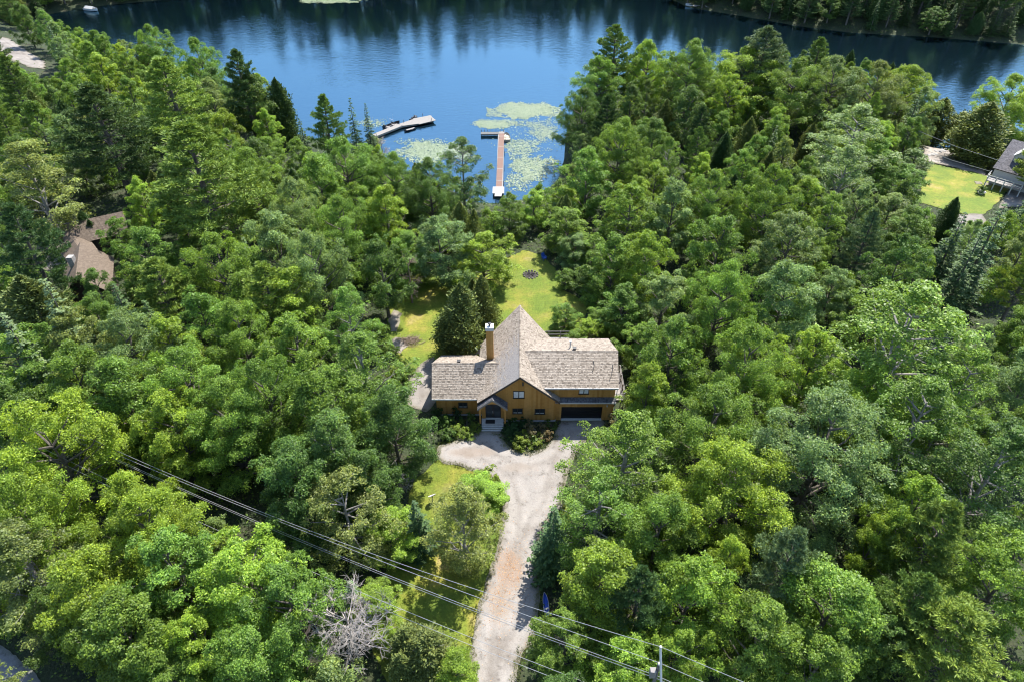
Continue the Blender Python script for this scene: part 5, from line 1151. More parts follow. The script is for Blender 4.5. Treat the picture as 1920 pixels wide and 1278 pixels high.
Sd|45.9|300.6|2.17|15.3|dark green narrow spruce on the far shore beside the white boats, seventh from the left
Pd|98.3|253.0|4.74|19.0|dark green long-needled pine on the far shore under the leaning trunk, second from the left
Sd|147.5|222.2|2.61|8.6|dark green narrow spruce on the far shore at the right edge, ninth from the left
Pg|-39.3|299.9|3.96|16.2|mid green long-needled pine on the far middle shore, ninth from the left
Mg|-63.5|291.8|3.88|14.2|mid green broadleaf tree on the far middle shore, fourth from the left
Mg|-21.2|285.1|4.19|7.9|mid green broadleaf tree on the far middle shore, sixth from the left
Sd|47.7|283.1|1.89|6.6|dark green narrow spruce on the far shore beside the white boats, eighth from the left
Md|45.9|292.3|3.92|11.6|dark green broadleaf tree on the far shore beside the white boats, second from the left
Sd|74.3|260.7|3.05|17.1|dark green narrow spruce on the far shore beside the white boats, 34th from the left
Sd|72.3|301.1|3.07|15.4|dark green narrow spruce on the far shore beside the white boats, 24th from the left
Pg|-32.6|299.2|4.0|21.1|mid green long-needled pine on the far middle shore, eleventh from the left
Sd|79.9|270.9|2.93|15.5|dark green narrow spruce on the far shore beside the white boats, 37th from the left
Pd|-146.6|279.9|4.39|17.2|dark green long-needled pine on the far left shore, sixth from the left
Sd|104.4|239.6|2.9|17.9|dark green narrow spruce on the far shore under the leaning trunk, seventh from the left
Co|-45.6|278.8|2.86|5.0|olive dense cedar on the far middle shore, seventh from the left
Sd|124.3|230.4|2.22|7.4|dark green narrow spruce on the far shore under the leaning trunk, twentieth from the left
Cd|50.4|287.5|3.36|10.4|dark green dense cedar on the far shore beside the white boats, fifth from the left
Cd|79.8|253.0|2.3|6.1|dark green dense cedar on the far shore beside the white boats, fifteenth from the left
Sd|151.8|221.3|2.54|8.6|dark green narrow spruce on the far shore at the right edge, thirteenth from the left
Sd|90.2|263.8|2.23|12.0|dark green narrow spruce on the far shore beside the white boats, 44th from the left
Pd|107.1|232.9|4.06|10.8|dark green long-needled pine on the far shore under the leaning trunk, fourth from the left
Sd|129.9|230.1|2.16|7.3|dark green narrow spruce on the far shore under the leaning trunk, 28th from the left
Sd|39.7|287.9|2.46|7.6|dark green narrow spruce on the far shore beside the white boats, sixth from the left
Mg|-6.7|288.2|4.3|8.4|mid green broadleaf tree on the far middle shore, eighth from the left
Sd|112.3|262.1|3.12|13.6|dark green narrow spruce on the far shore under the leaning trunk, tenth from the left
Mg|-110.0|299.4|4.48|11.6|mid green broadleaf tree on the far left shore, sixth from the left
Pg|11.6|309.5|3.68|20.9|mid green long-needled pine on the far middle shore, twentieth from the left
Co|-169.9|249.0|2.33|10.9|olive dense cedar on the far left shore, second from the left
Pd|41.5|305.9|4.68|19.7|dark green long-needled pine on the far shore beside the white boats, second from the left
Co|-161.3|265.4|3.26|9.8|olive dense cedar on the far left shore, sixth from the left
Pg|-156.8|273.5|4.81|21.4|mid green long-needled pine on the far left shore, fifth from the left
Sd|-178.0|259.4|2.78|13.3|dark green narrow spruce on the far left shore, first from the left
Co|-77.3|277.1|2.76|6.8|olive dense cedar on the far middle shore, third from the left
Pd|136.9|247.4|4.83|18.8|dark green long-needled pine on the far shore under the leaning trunk, thirteenth from the left
Pd|145.9|250.6|4.53|18.4|dark green long-needled pine on the far shore at the right edge, third from the left
Cd|159.2|253.7|2.95|10.7|dark green dense cedar on the far shore at the right edge, fifth from the left
Md|20.4|311.7|3.8|11.2|dark green broadleaf tree on the far middle shore, second from the left
Cd|-0.1|291.6|2.25|6.7|dark green dense cedar on the far middle shore, tenth from the left
Pd|-47.7|290.6|4.4|15.8|dark green long-needled pine on the far middle shore, tenth from the left
Pd|-86.1|291.6|4.56|18.4|dark green long-needled pine on the far middle shore, first from the left
Pg|-163.7|269.4|4.28|15.8|mid green long-needled pine on the far left shore, third from the left
Md|76.2|255.7|4.41|8.3|dark green broadleaf tree on the far shore beside the white boats, eighth from the left
Sd|164.0|239.7|2.16|16.6|dark green narrow spruce on the far shore at the right edge, fifteenth from the left
Cd|58.2|318.4|2.45|9.0|dark green dense cedar on the far shore beside the white boats, sixth from the left
Pd|-115.0|281.7|4.75|18.5|dark green long-needled pine on the far left shore, sixteenth from the left
Pd|95.3|237.1|4.14|8.5|dark green long-needled pine on the far shore under the leaning trunk, first from the left
Cd|104.8|247.8|3.04|12.5|dark green dense cedar on the far shore under the leaning trunk, fourth from the left
Cd|105.7|262.3|2.43|9.8|dark green dense cedar on the far shore under the leaning trunk, first from the left
Sd|-131.3|274.2|2.52|12.9|dark green narrow spruce on the far left shore, eighteenth from the left
Pd|125.1|239.6|3.83|14.9|dark green long-needled pine on the far shore under the leaning trunk, eleventh from the left
Pg|-154.1|226.4|3.79|11.0|mid green long-needled pine on the far left shore, second from the left
Sd|-168.4|274.3|3.1|16.8|dark green narrow spruce on the far left shore, ninth from the left
Sd|27.4|296.4|2.47|17.0|dark green narrow spruce on the far shore beside the white boats, third from the left
Cd|-64.4|274.5|2.07|6.1|dark green dense cedar on the far middle shore, first from the left
Mg|-18.1|306.2|4.18|14.5|mid green broadleaf tree on the far middle shore, seventh from the left
Pd|85.6|243.0|3.66|9.0|dark green long-needled pine on the far shore beside the white boats, 24th from the left
Cd|56.2|277.7|2.12|6.5|dark green dense cedar on the far shore beside the white boats, seventh from the left
Co|27.7|305.6|2.64|12.3|olive dense cedar on the far shore beside the white boats, first from the left
Cd|142.9|223.2|2.06|6.6|dark green dense cedar on the far shore at the right edge, third from the left
Pd|-142.8|276.3|3.48|17.2|dark green long-needled pine on the far left shore, seventh from the left
Md|-175.9|263.5|4.3|15.5|dark green broadleaf tree on the far left shore, first from the left
Co|-42.8|283.2|2.75|12.3|olive dense cedar on the far middle shore, eighth from the left
Pd|-122.8|295.8|3.96|16.0|dark green long-needled pine on the far left shore, fifteenth from the left
Cd|87.1|294.4|3.06|9.5|dark green dense cedar on the far shore beside the white boats, fourteenth from the left
Sd|135.0|224.4|2.48|9.0|dark green narrow spruce on the far shore at the right edge, second from the left
Pd|75.2|270.8|4.51|17.1|dark green long-needled pine on the far shore beside the white boats, seventeenth from the left
Pd|-58.9|276.7|2.92|10.7|dark green long-needled pine on the far middle shore, seventh from the left
Sd|-62.5|286.7|2.44|15.4|dark green narrow spruce on the far middle shore, sixth from the left
Pd|-73.8|281.4|3.41|16.6|dark green long-needled pine on the far middle shore, fifth from the left
Pd|105.7|271.3|3.44|18.8|dark green long-needled pine on the far shore under the leaning trunk, third from the left
Sd|-113.7|277.1|1.92|9.8|dark green narrow spruce on the far left shore, 23th from the left
Pd|16.7|299.5|4.78|18.3|dark green long-needled pine on the far middle shore, twentieth from the left
Pd|54.1|302.5|4.42|21.5|dark green long-needled pine on the far shore beside the white boats, fifth from the left
Pg|21.6|291.8|3.5|8.5|mid green long-needled pine on the far middle shore, 22th from the left
Sd|101.2|259.0|2.43|16.5|dark green narrow spruce on the far shore under the leaning trunk, first from the left
Co|-166.3|238.0|2.22|5.8|olive dense cedar on the far left shore, first from the left
Sd|95.9|257.4|2.86|14.5|dark green narrow spruce on the far shore beside the white boats, 53th from the left
Cd|107.3|267.3|3.17|9.9|dark green dense cedar on the far shore under the leaning trunk, second from the left
Cd|50.5|297.4|2.61|11.7|dark green dense cedar on the far shore beside the white boats, fourth from the left
Co|-83.2|281.8|3.14|11.0|olive dense cedar on the far middle shore, second from the left
Pd|136.0|240.0|3.6|16.3|dark green long-needled pine on the far shore under the leaning trunk, fourteenth from the left
Pd|93.3|273.2|3.33|20.9|dark green long-needled pine on the far shore beside the white boats, 25th from the left
Pg|-5.9|298.9|4.78|17.5|mid green long-needled pine on the far middle shore, sixteenth from the left
Sd|-100.6|289.1|2.66|14.5|dark green narrow spruce on the far left shore, 26th from the left
Pg|21.5|302.9|4.56|21.4|mid green long-needled pine on the far middle shore, 21th from the left
Sd|-58.1|298.8|2.7|17.0|dark green narrow spruce on the far middle shore, seventh from the left
Cd|67.7|268.4|2.3|10.1|dark green dense cedar on the far shore beside the white boats, eleventh from the left
Pd|-78.8|282.3|3.67|15.3|dark green long-needled pine on the far middle shore, third from the left
Pg|-25.8|287.2|3.45|10.4|mid green long-needled pine on the far middle shore, thirteenth from the left
Sd|87.8|288.2|2.75|17.1|dark green narrow spruce on the far shore beside the white boats, 41th from the left
Md|114.2|252.3|4.11|12.6|dark green broadleaf tree on the far shore under the leaning trunk, third from the left
Sd|36.9|304.8|2.41|12.8|dark green narrow spruce on the far shore beside the white boats, fifth from the left
Cd|34.3|296.1|2.57|9.5|dark green dense cedar on the far shore beside the white boats, second from the left
Sd|-150.1|264.6|2.88|12.1|dark green narrow spruce on the far left shore, eleventh from the left
Pd|-125.3|280.7|3.49|14.5|dark green long-needled pine on the far left shore, thirteenth from the left
Pd|66.9|294.5|3.37|15.0|dark green long-needled pine on the far shore beside the white boats, twelfth from the left
Sd|-164.5|262.0|2.43|15.4|dark green narrow spruce on the far left shore, eighth from the left
Cd|88.0|261.2|3.04|12.3|dark green dense cedar on the far shore beside the white boats, nineteenth from the left
Sd|-108.8|290.8|2.65|12.4|dark green narrow spruce on the far left shore, 25th from the left
Pg|-51.6|278.4|3.32|17.3|mid green long-needled pine on the far middle shore, seventh from the left
Cd|121.6|259.6|2.39|9.3|dark green dense cedar on the far shore under the leaning trunk, eighth from the left
Pg|-14.8|300.9|3.93|19.3|mid green long-needled pine on the far middle shore, fifteenth from the left
Sd|89.5|245.4|1.91|8.8|dark green narrow spruce on the far shore beside the white boats, 49th from the left
Sd|-5.8|308.4|2.13|17.7|dark green narrow spruce on the far middle shore, twelfth from the left
Sd|-64.0|281.9|2.8|14.9|dark green narrow spruce on the far middle shore, fifth from the left
Cd|81.5|281.9|3.0|11.9|dark green dense cedar on the far shore beside the white boats, twelfth from the left
Pd|119.1|268.2|3.88|16.4|dark green long-needled pine on the far shore under the leaning trunk, fifth from the left
Cd|-112.1|293.1|3.05|10.9|dark green dense cedar on the far left shore, fourth from the left
Mg|-151.8|285.7|3.68|12.9|mid green broadleaf tree on the far left shore, second from the left
Pd|-167.4|242.2|3.31|8.5|dark green long-needled pine on the far left shore, first from the left
Sd|-127.4|295.8|2.39|15.5|dark green narrow spruce on the far left shore, twentieth from the left
Pg|-98.4|302.0|4.43|20.0|mid green long-needled pine on the far left shore, ninth from the left
Cd|41.5|292.7|2.87|9.3|dark green dense cedar on the far shore beside the white boats, third from the left
Sd|36.9|312.1|2.6|16.7|dark green narrow spruce on the far shore beside the white boats, fourth from the left
Sd|99.1|246.1|2.53|17.7|dark green narrow spruce on the far shore under the leaning trunk, second from the left
Pd|-130.2|269.9|2.92|10.8|dark green long-needled pine on the far left shore, eleventh from the left
Sd|154.7|247.5|2.39|13.2|dark green narrow spruce on the far shore at the right edge, eighth from the left
Sd|57.6|321.9|2.71|17.9|dark green narrow spruce on the far shore beside the white boats, tenth from the left
Cd|112.5|257.5|3.0|12.6|dark green dense cedar on the far shore under the leaning trunk, fifth from the left
Sd|123.1|246.1|2.76|16.1|dark green narrow spruce on the far shore under the leaning trunk, seventeenth from the left
Sd|27.2|288.3|2.27|7.9|dark green narrow spruce on the far shore beside the white boats, second from the left
Mg|-117.5|294.3|3.77|12.2|mid green broadleaf tree on the far left shore, fifth from the left
Sd|-143.6|285.1|2.43|13.9|dark green narrow spruce on the far left shore, thirteenth from the left
Co|-169.7|267.3|2.69|12.0|olive dense cedar on the far left shore, fifth from the left
Sd|69.3|265.2|2.32|16.5|dark green narrow spruce on the far shore beside the white boats, 28th from the left
Sd|93.7|269.5|2.27|12.5|dark green narrow spruce on the far shore beside the white boats, 48th from the left
Sd|68.1|310.7|2.16|16.4|dark green narrow spruce on the far shore beside the white boats, twentieth from the left
Pd|67.0|315.4|3.66|14.9|dark green long-needled pine on the far shore beside the white boats, tenth from the left
Sd|72.5|315.0|2.81|14.1|dark green narrow spruce on the far shore beside the white boats, 22th from the left
Pd|124.8|253.9|3.93|21.2|dark green long-needled pine on the far shore under the leaning trunk, tenth from the left
Pd|70.6|291.9|3.59|20.7|dark green long-needled pine on the far shore beside the white boats, thirteenth from the left
Sd|53.9|315.9|2.48|17.0|dark green narrow spruce on the far shore beside the white boats, ninth from the left
Cd|-21.2|291.7|2.62|12.6|dark green dense cedar on the far middle shore, eighth from the left
Sd|70.8|297.5|2.36|15.4|dark green narrow spruce on the far shore beside the white boats, 23th from the left
Sd|154.4|260.5|2.9|16.1|dark green narrow spruce on the far shore at the right edge, sixth from the left
Pd|94.6|263.1|4.23|20.0|dark green long-needled pine on the far shore beside the white boats, 26th from the left
Sd|-168.1|270.1|2.24|16.7|dark green narrow spruce on the far left shore, seventh from the left
Cd|64.7|275.3|2.7|13.2|dark green dense cedar on the far shore beside the white boats, tenth from the left
Pd|166.1|253.2|4.24|16.6|dark green long-needled pine on the far shore at the right edge, tenth from the left
Sd|174.8|252.6|3.09|15.3|dark green narrow spruce on the far shore at the right edge, eighteenth from the left
Co|-30.8|284.5|2.15|5.4|olive dense cedar on the far middle shore, twelfth from the left
Pg|3.4|291.7|2.83|11.8|mid green long-needled pine on the far middle shore, eighteenth from the left
Md|100.1|264.6|3.89|11.3|dark green broadleaf tree on the far shore beside the white boats, eleventh from the left
Cd|-29.0|289.8|2.74|10.7|dark green dense cedar on the far middle shore, third from the left
Sd|-115.8|286.6|2.92|13.2|dark green narrow spruce on the far left shore, 22th from the left
Pd|31.8|303.5|4.87|19.2|dark green long-needled pine on the far shore beside the white boats, first from the left
Sd|69.2|277.2|2.48|12.8|dark green narrow spruce on the far shore beside the white boats, 25th from the left
Sd|103.9|258.0|2.37|12.5|dark green narrow spruce on the far shore under the leaning trunk, fourth from the left
Sd|158.0|244.3|2.37|16.5|dark green narrow spruce on the far shore at the right edge, twelfth from the left
Sd|152.4|239.9|2.29|17.3|dark green narrow spruce on the far shore at the right edge, tenth from the left
Pd|-68.2|297.8|4.78|15.0|dark green long-needled pine on the far middle shore, sixth from the left
Sd|82.5|276.1|2.82|17.4|dark green narrow spruce on the far shore beside the white boats, 38th from the left
Pd|-132.1|285.2|3.65|14.5|dark green long-needled pine on the far left shore, twelfth from the left
Cd|141.1|264.8|2.78|13.0|dark green dense cedar on the far shore under the leaning trunk, twelfth from the left
Pd|12.6|289.4|4.13|10.3|dark green long-needled pine on the far middle shore, nineteenth from the left
Sd|112.6|266.7|2.24|13.7|dark green narrow spruce on the far shore under the leaning trunk, eighth from the left
Sd|-2.0|295.8|2.68|17.4|dark green narrow spruce on the far middle shore, fourteenth from the left
Mg|-117.9|273.6|3.48|7.4|mid green broadleaf tree on the far left shore, fourth from the left
Co|23.4|287.7|2.34|6.5|olive dense cedar on the far middle shore, sixteenth from the left
Sd|90.8|240.8|2.45|8.4|dark green narrow spruce on the far shore beside the white boats, 51th from the left
Cd|93.3|287.9|3.33|12.7|dark green dense cedar on the far shore beside the white boats, eighteenth from the left
Pd|-11.6|310.0|3.69|20.0|dark green long-needled pine on the far middle shore, fourteenth from the left
Sd|121.0|237.3|2.56|16.7|dark green narrow spruce on the far shore under the leaning trunk, eighteenth from the left
Pd|11.2|303.7|3.47|19.8|dark green long-needled pine on the far middle shore, eighteenth from the left
Cd|-106.2|288.0|3.26|8.8|dark green dense cedar on the far left shore, fifth from the left
Pd|114.6|247.1|3.81|21.1|dark green long-needled pine on the far shore under the leaning trunk, sixth from the left
Pd|-158.0|261.7|3.7|18.4|dark green long-needled pine on the far left shore, second from the left
Co|-92.5|279.8|2.14|6.1|olive dense cedar on the far left shore, fifteenth from the left
Cd|-29.2|295.8|2.75|9.6|dark green dense cedar on the far middle shore, fourth from the left
Pg|-62.3|296.1|3.49|20.5|mid green long-needled pine on the far middle shore, fourth from the left
Cd|-167.9|264.1|2.35|11.3|dark green dense cedar on the far left shore, second from the left
Sd|146.8|242.4|2.2|17.9|dark green narrow spruce on the far shore at the right edge, fifth from the left
Co|-52.1|289.4|2.66|9.5|olive dense cedar on the far middle shore, sixth from the left
Sd|134.8|230.6|3.05|16.8|dark green narrow spruce on the far shore at the right edge, first from the left
Md|60.3|268.0|3.87|8.3|dark green broadleaf tree on the far shore beside the white boats, fifth from the left
Cd|84.3|286.6|2.84|11.3|dark green dense cedar on the far shore beside the white boats, thirteenth from the left
Co|-59.4|280.3|2.33|11.4|olive dense cedar on the far middle shore, fifth from the left
Cd|25.6|311.7|2.3|9.7|dark green dense cedar on the far shore beside the white boats, first from the left
Sd|-15.4|285.2|2.04|8.4|dark green narrow spruce on the far middle shore, eleventh from the left
Sd|90.9|268.1|2.15|12.2|dark green narrow spruce on the far shore beside the white boats, 43th from the left
Sd|-2.6|306.7|2.64|17.8|dark green narrow spruce on the far middle shore, thirteenth from the left
Sd|-154.4|231.0|2.28|8.2|dark green narrow spruce on the far left shore, sixth from the left
Sd|-173.6|250.7|3.12|12.2|dark green narrow spruce on the far left shore, second from the left
Cd|60.7|278.3|2.72|5.1|dark green dense cedar on the far shore beside the white boats, eighth from the left
Cd|116.3|233.8|3.24|11.3|dark green dense cedar on the far shore under the leaning trunk, ninth from the left
Pd|-52.4|298.2|4.18|19.4|dark green long-needled pine on the far middle shore, eighth from the left
Sd|91.1|283.8|2.99|17.1|dark green narrow spruce on the far shore beside the white boats, 42th from the left
Pd|145.1|230.5|4.06|14.9|dark green long-needled pine on the far shore at the right edge, fifth from the left
Co|-95.9|287.3|2.89|12.6|olive dense cedar on the far left shore, fourteenth from the left
Co|-126.2|275.3|2.76|11.5|olive dense cedar on the far left shore, eleventh from the left
Sd|-163.6|239.9|2.47|8.9|dark green narrow spruce on the far left shore, fourth from the left
Sd|138.8|261.0|2.64|14.4|dark green narrow spruce on the far shore under the leaning trunk, 29th from the left
Sd|-132.1|279.7|2.63|17.1|dark green narrow spruce on the far left shore, seventeenth from the left
Pd|-148.0|260.5|3.12|11.3|dark green long-needled pine on the far left shore, fourth from the left
Mg|-74.8|299.4|5.19|11.8|mid green broadleaf tree on the far middle shore, second from the left
Pd|-103.9|278.1|3.89|9.2|dark green long-needled pine on the far left shore, eighteenth from the left
Sd|167.2|244.2|2.76|15.5|dark green narrow spruce on the far shore at the right edge, seventeenth from the left
Md|142.9|240.0|4.29|10.8|dark green broadleaf tree on the far shore at the right edge, first from the left
Cd|99.1|275.8|2.94|11.1|dark green dense cedar on the far shore beside the white boats, 21th from the left
Sd|162.6|256.8|2.7|13.1|dark green narrow spruce on the far shore at the right edge, eleventh from the left
Sd|91.4|253.3|2.79|17.4|dark green narrow spruce on the far shore beside the white boats, 50th from the left
Sd|-134.3|293.0|2.94|15.3|dark green narrow spruce on the far left shore, nineteenth from the left
Cd|150.8|253.6|2.99|10.8|dark green dense cedar on the far shore at the right edge, second from the left
Pd|-17.6|289.3|4.11|8.1|dark green long-needled pine on the far middle shore, thirteenth from the left
Sd|-135.6|266.9|2.41|7.6|dark green narrow spruce on the far left shore, sixteenth from the left
Sd|60.9|273.8|1.92|7.9|dark green narrow spruce on the far shore beside the white boats, seventeenth from the left
Cd|144.4|259.4|2.61|10.6|dark green dense cedar on the far shore under the leaning trunk, thirteenth from the left
Sd|71.0|307.9|2.96|13.7|dark green narrow spruce on the far shore beside the white boats, 21th from the left
Pd|66.2|256.7|2.99|9.1|dark green long-needled pine on the far shore beside the white boats, fourteenth from the left
Sd|98.6|240.0|2.92|15.3|dark green narrow spruce on the far shore under the leaning trunk, third from the left
Pg|-119.9|287.8|3.86|20.5|mid green long-needled pine on the far left shore, eighth from the left
Cd|171.2|251.4|2.82|9.6|dark green dense cedar on the far shore at the right edge, ninth from the left
Sd|126.1|235.0|2.41|13.9|dark green narrow spruce on the far shore under the leaning trunk, 25th from the left
Cd|17.2|304.7|2.77|9.4|dark green dense cedar on the far middle shore, twelfth from the left
Sd|58.9|289.1|2.7|16.6|dark green narrow spruce on the far shore beside the white boats, fifteenth from the left
Pd|62.1|261.8|3.24|8.1|dark green long-needled pine on the far shore beside the white boats, eleventh from the left
Sd|-84.6|286.1|2.71|13.7|dark green narrow spruce on the far middle shore, first from the left
Cd|14.6|313.3|2.41|12.7|dark green dense cedar on the far middle shore, eleventh from the left
Pg|-152.0|276.7|3.81|16.8|mid green long-needled pine on the far left shore, sixth from the left
Sd|78.1|289.2|2.48|13.3|dark green narrow spruce on the far shore beside the white boats, 32th from the left
Md|85.7|247.4|3.6|6.1|dark green broadleaf tree on the far shore beside the white boats, tenth from the left
Pg|7.7|313.4|3.48|14.8|mid green long-needled pine on the far middle shore, nineteenth from the left
Sd|89.0|256.5|2.31|12.1|dark green narrow spruce on the far shore beside the white boats, 45th from the left
Pg|-22.8|308.0|3.95|21.4|mid green long-needled pine on the far middle shore, fourteenth from the left
Cd|118.0|254.9|2.98|10.0|dark green dense cedar on the far shore under the leaning trunk, seventh from the left
Sd|-138.7|273.5|2.86|17.1|dark green narrow spruce on the far left shore, fourteenth from the left
Sd|-42.7|289.9|2.4|16.6|dark green narrow spruce on the far middle shore, eighth from the left
Sd|-84.6|298.3|2.9|13.2|dark green narrow spruce on the far middle shore, second from the left
Pd|105.3|279.6|3.39|21.2|dark green long-needled pine on the far shore beside the white boats, 28th from the left
Sd|-26.2|282.0|2.25|8.2|dark green narrow spruce on the far middle shore, tenth from the left
Sd|128.1|245.6|2.19|13.3|dark green narrow spruce on the far shore under the leaning trunk, 22th from the left
Pd|9.5|298.1|3.61|16.4|dark green long-needled pine on the far middle shore, seventeenth from the left
Co|-69.3|290.8|3.37|12.7|olive dense cedar on the far middle shore, fourth from the left
Cd|-167.4|246.6|2.55|10.1|dark green dense cedar on the far left shore, first from the left"""
for ln in TREES.strip().splitlines():
    kc, x, y, r, h, lab = ln.split('|')
    plant(kc[0], kc[1], float(x), float(y), float(r), float(h), lab, 'tree', {'M': 'broadleaf trees of the forest', 'B': 'airy trees of the forest', 'P': 'pines of the forest', 'S': 'spruces of the forest', 'C': 'cedars of the forest', 'N': 'saplings of the forest'}[kc[0]])

# ---------------------------------------------------------------- the ochre house
def shingles(parent, P, mat, course=.2, wmin=.1, wmax=.27, name='shingle_covering'):
    """P: 3d outline of one roof slope, first edge is the eave. Rows of separate shakes."""
    P = np.array(P, float); o = P[0]; u = unit(P[1] - P[0]); n = unit(np.cross(P[1] - P[0], P[2] - P[0])); n = n if n[2] > 0 else -n; v = np.cross(n, u); v = v if v[2] > 0 else -v
    Q = np.stack([(P - o) @ u, (P - o) @ v], 1); vmax = Q[:, 1].max(); V, F = [], []
    def span(y):
        y = min(max(y, 1e-4), vmax - 1e-4); xs = []
        for i in range(len(Q)):
            a, b = Q[i], Q[(i + 1) % len(Q)]
            if (a[1] > y) != (b[1] > y): xs.append(a[0] + (b[0] - a[0]) * (y - a[1]) / (b[1] - a[1]))
        return (min(xs), max(xs)) if len(xs) > 1 else (0, 0)
    y = 0.
    while y < vmax - .02:
        y2 = min(y + course, vmax); b0, b1 = span(y); t0, t1 = span(y2); lo, hi = min(b0, t0), max(b1, t1); x = lo
        while x < hi:
            w = rng.uniform(wmin, wmax); xa, xb = x + .006, min(x + w - .006, hi); x += w
            c = [min(max(xa, b0), b1), min(max(xb, b0), b1), min(max(xb, t0), t1), min(max(xa, t0), t1)]
            if c[1] - c[0] < .01 and c[2] - c[3] < .01: continue
            h = rng.uniform(.03, .055); dy = rng.uniform(-.03, .02); i = len(V)
            V += [o + u * c[0] + v * (y + dy) + n * h, o + u * c[1] + v * (y + dy) + n * h, o + u * c[2] + v * (y2 + .03) + n * .012, o + u * c[3] + v * (y2 + .03) + n * .012, o + u * c[0] + v * (y + dy), o + u * c[1] + v * (y + dy)]
            F += [(i, i + 1, i + 2, i + 3), (i + 4, i + 5, i + 1, i)]
        y = y2
    return obj(name, V, F, mat, parent, 'stuff')
def slope(parent, P, mat, name='roof_slope', th=.14, under='greywood'):
    P = [tuple(map(float, p)) for p in P]; r = MB().prism(P, (0, 0, -th)).build(name, M[under], parent)
    shingles(r, P, mat); return r
def siding(parent, p0, p1, zb, ztop, out, mat='siding', bw=.26, name='board_siding'):
    """vertical boards from p0 to p1 (xy), bottom zb, top ztop(s) with s the distance along"""
    p0, p1 = np.array(p0, float), np.array(p1, float); Ln = np.linalg.norm(p1 - p0); u = (p1 - p0) / Ln; n = int(round(Ln / bw)); w = Ln / n; V, F = [], []; o = np.array(out, float)[:2]
    for i in range(n):
        s0, s1 = i * w + .006, (i + 1) * w - .006; q = rng.uniform(0, .004); b = len(V)
        for s, z in ((s0, zb), (s1, zb), (s1, ztop(s1)), (s0, ztop(s0))):
            for d in (0.002, .022 + q): e = p0 + u * s + o * d; V.append((e[0], e[1], z))
        F += [(b + 1, b + 3, b + 5, b + 7), (b, b + 1, b + 7, b + 6), (b + 3, b + 2, b + 4, b + 5), (b + 7, b + 5, b + 4, b + 6)]
    return obj(name, V, F, M[mat], parent, 'stuff')
def window(parent, x0, x1, z0, z1, y, panes=2, glassmat='glass', trim='dark', sill=True):
    f = .07; w = MB(); w.box(x0, x1, y - .05, y + .02, z1 - f, z1); w.box(x0, x1, y - .05, y + .02, z0, z0 + f); w.box(x0, x0 + f, y - .05, y + .02, z0 + f, z1 - f); w.box(x1 - f, x1, y - .05, y + .02, z0 + f, z1 - f)
    wo = w.build('window', M[trim], parent); pw = (x1 - x0 - 2 * f) / panes
    for i in range(panes):
        a = x0 + f + i * pw
        if i: MB().box(a - .045, a + .045, y - .052, y + .015, z0 + f, z1 - f).build('mullion', M[trim], wo)
        MB().box(a + .01, a + pw - .01, y - .02, y - .012, z0 + f, z1 - f).build('pane', M[glassmat], wo)
        if glassmat == 'glass': MB().box(a + .05, a + pw - .05, y - .034, y - .024, z0 + f + .02, z0 + f + .13).build('sash_rail', M['white'], wo)
    if sill: MB().box(x0 - .04, x1 + .04, y - .09, y - .005, z0 - .05, z0 - .004).build('sill', M[trim], wo)
    return wo
H = thing('house', 'ochre wooden house with shake roof, prow gable and black garage door', 'house', (1, 60, 0))
H.location = (0, 0, 0)
YF = 56.0; RX, RZ = .9, 7.62; sl_, sr_ = .835, .86
zl = lambda x: RZ - sl_ * (RX - x); zr = lambda x: RZ - sr_ * (x - RX)
# walls
gab = lambda s, x0=-3.55: (zl(x0 + s) if x0 + s < RX else zr(x0 + s)) - .16
MB().prism([(-3.55, YF, 0), (5.1, YF, 0), (5.1, YF, zr(5.1) - .17), (RX, YF, RZ - .17), (-3.55, YF, zl(-3.55) - .17)], (0, 9.0, 0)).build('wall', M['ochre'], H)
siding(H, (-3.55, YF), (5.1, YF), .25, gab, (0, -1, 0))
MB().box(-3.6, 5.15, YF - .03, YF + .2, -.3, .24).build('foundation', M['concrete'], H)
MB().prism([(-8.9, 57.0, 0), (-8.9, 57, 3.75), (-8.9, 60, 5.38), (-8.9, 63.9, 3.2), (-8.9, 63.9, 0)], (5.3, 0, 0)).build('wall', M['ochre'], H)
siding(H, (-8.9, 57.0), (-3.56, 57.0), .25, lambda s: 3.66, (0, -1, 0))
siding(H, (-8.9, 63.9), (-8.9, 57.0), .25, lambda s: 5.2 - .6 * abs(3.9 - s) - .05, (-1, 0, 0))
MB().box(-8.95, -3.6, 56.97, 57.2, -.3, .24).build('foundation', M['concrete'], H)
MB().prism([(5.1, 56.4, 3.2), (5.1, 56.4, 5.3), (5.1, 60.4, 6.95), (5.1, 64.4, 5.3), (5.1, 64.4, 3.2)], (6.75, 0, 0)).build('wall', M['ochre'], H)
siding(H, (3.6, 56.4), (11.85, 56.4), 3.45, lambda s: 5.34, (0, -1, 0))
siding(H, (11.85, 56.4), (11.85, 64.4), .1, lambda s: 6.85 - .42 * abs(4.0 - s), (1, 0, 0))
MB().box(5.75, 11.85, 56.6, 64.4, -.3, 3.25).build('wall', M['ochre'], H)
for a, b, z0 in ((5.12, 5.8, 0), (10.62, 11.85, 0), (5.8, 10.62, 2.2)):
    MB().box(a, b, 56.22, 56.6, z0, 3.24).build('wall', M['ochre'], H); siding(H, (a, 56.22), (b, 56.22), z0 + .02, lambda s: 3.3, (0, -1, 0))
gd = MB().box(5.83, 10.59, 56.46, 56.52, .02, 2.18).build('garage_door', M['black'], H)
for i in range(4): MB().box(5.86, 10.56, 56.42, 56.455, .12 + i * .515, .12 + i * .515 + .495).build('panel', M['black'], gd)
MB().box(5.8, 10.62, 56.12, 56.5, -.02, .10).build('garage_sill', M['white'], H)
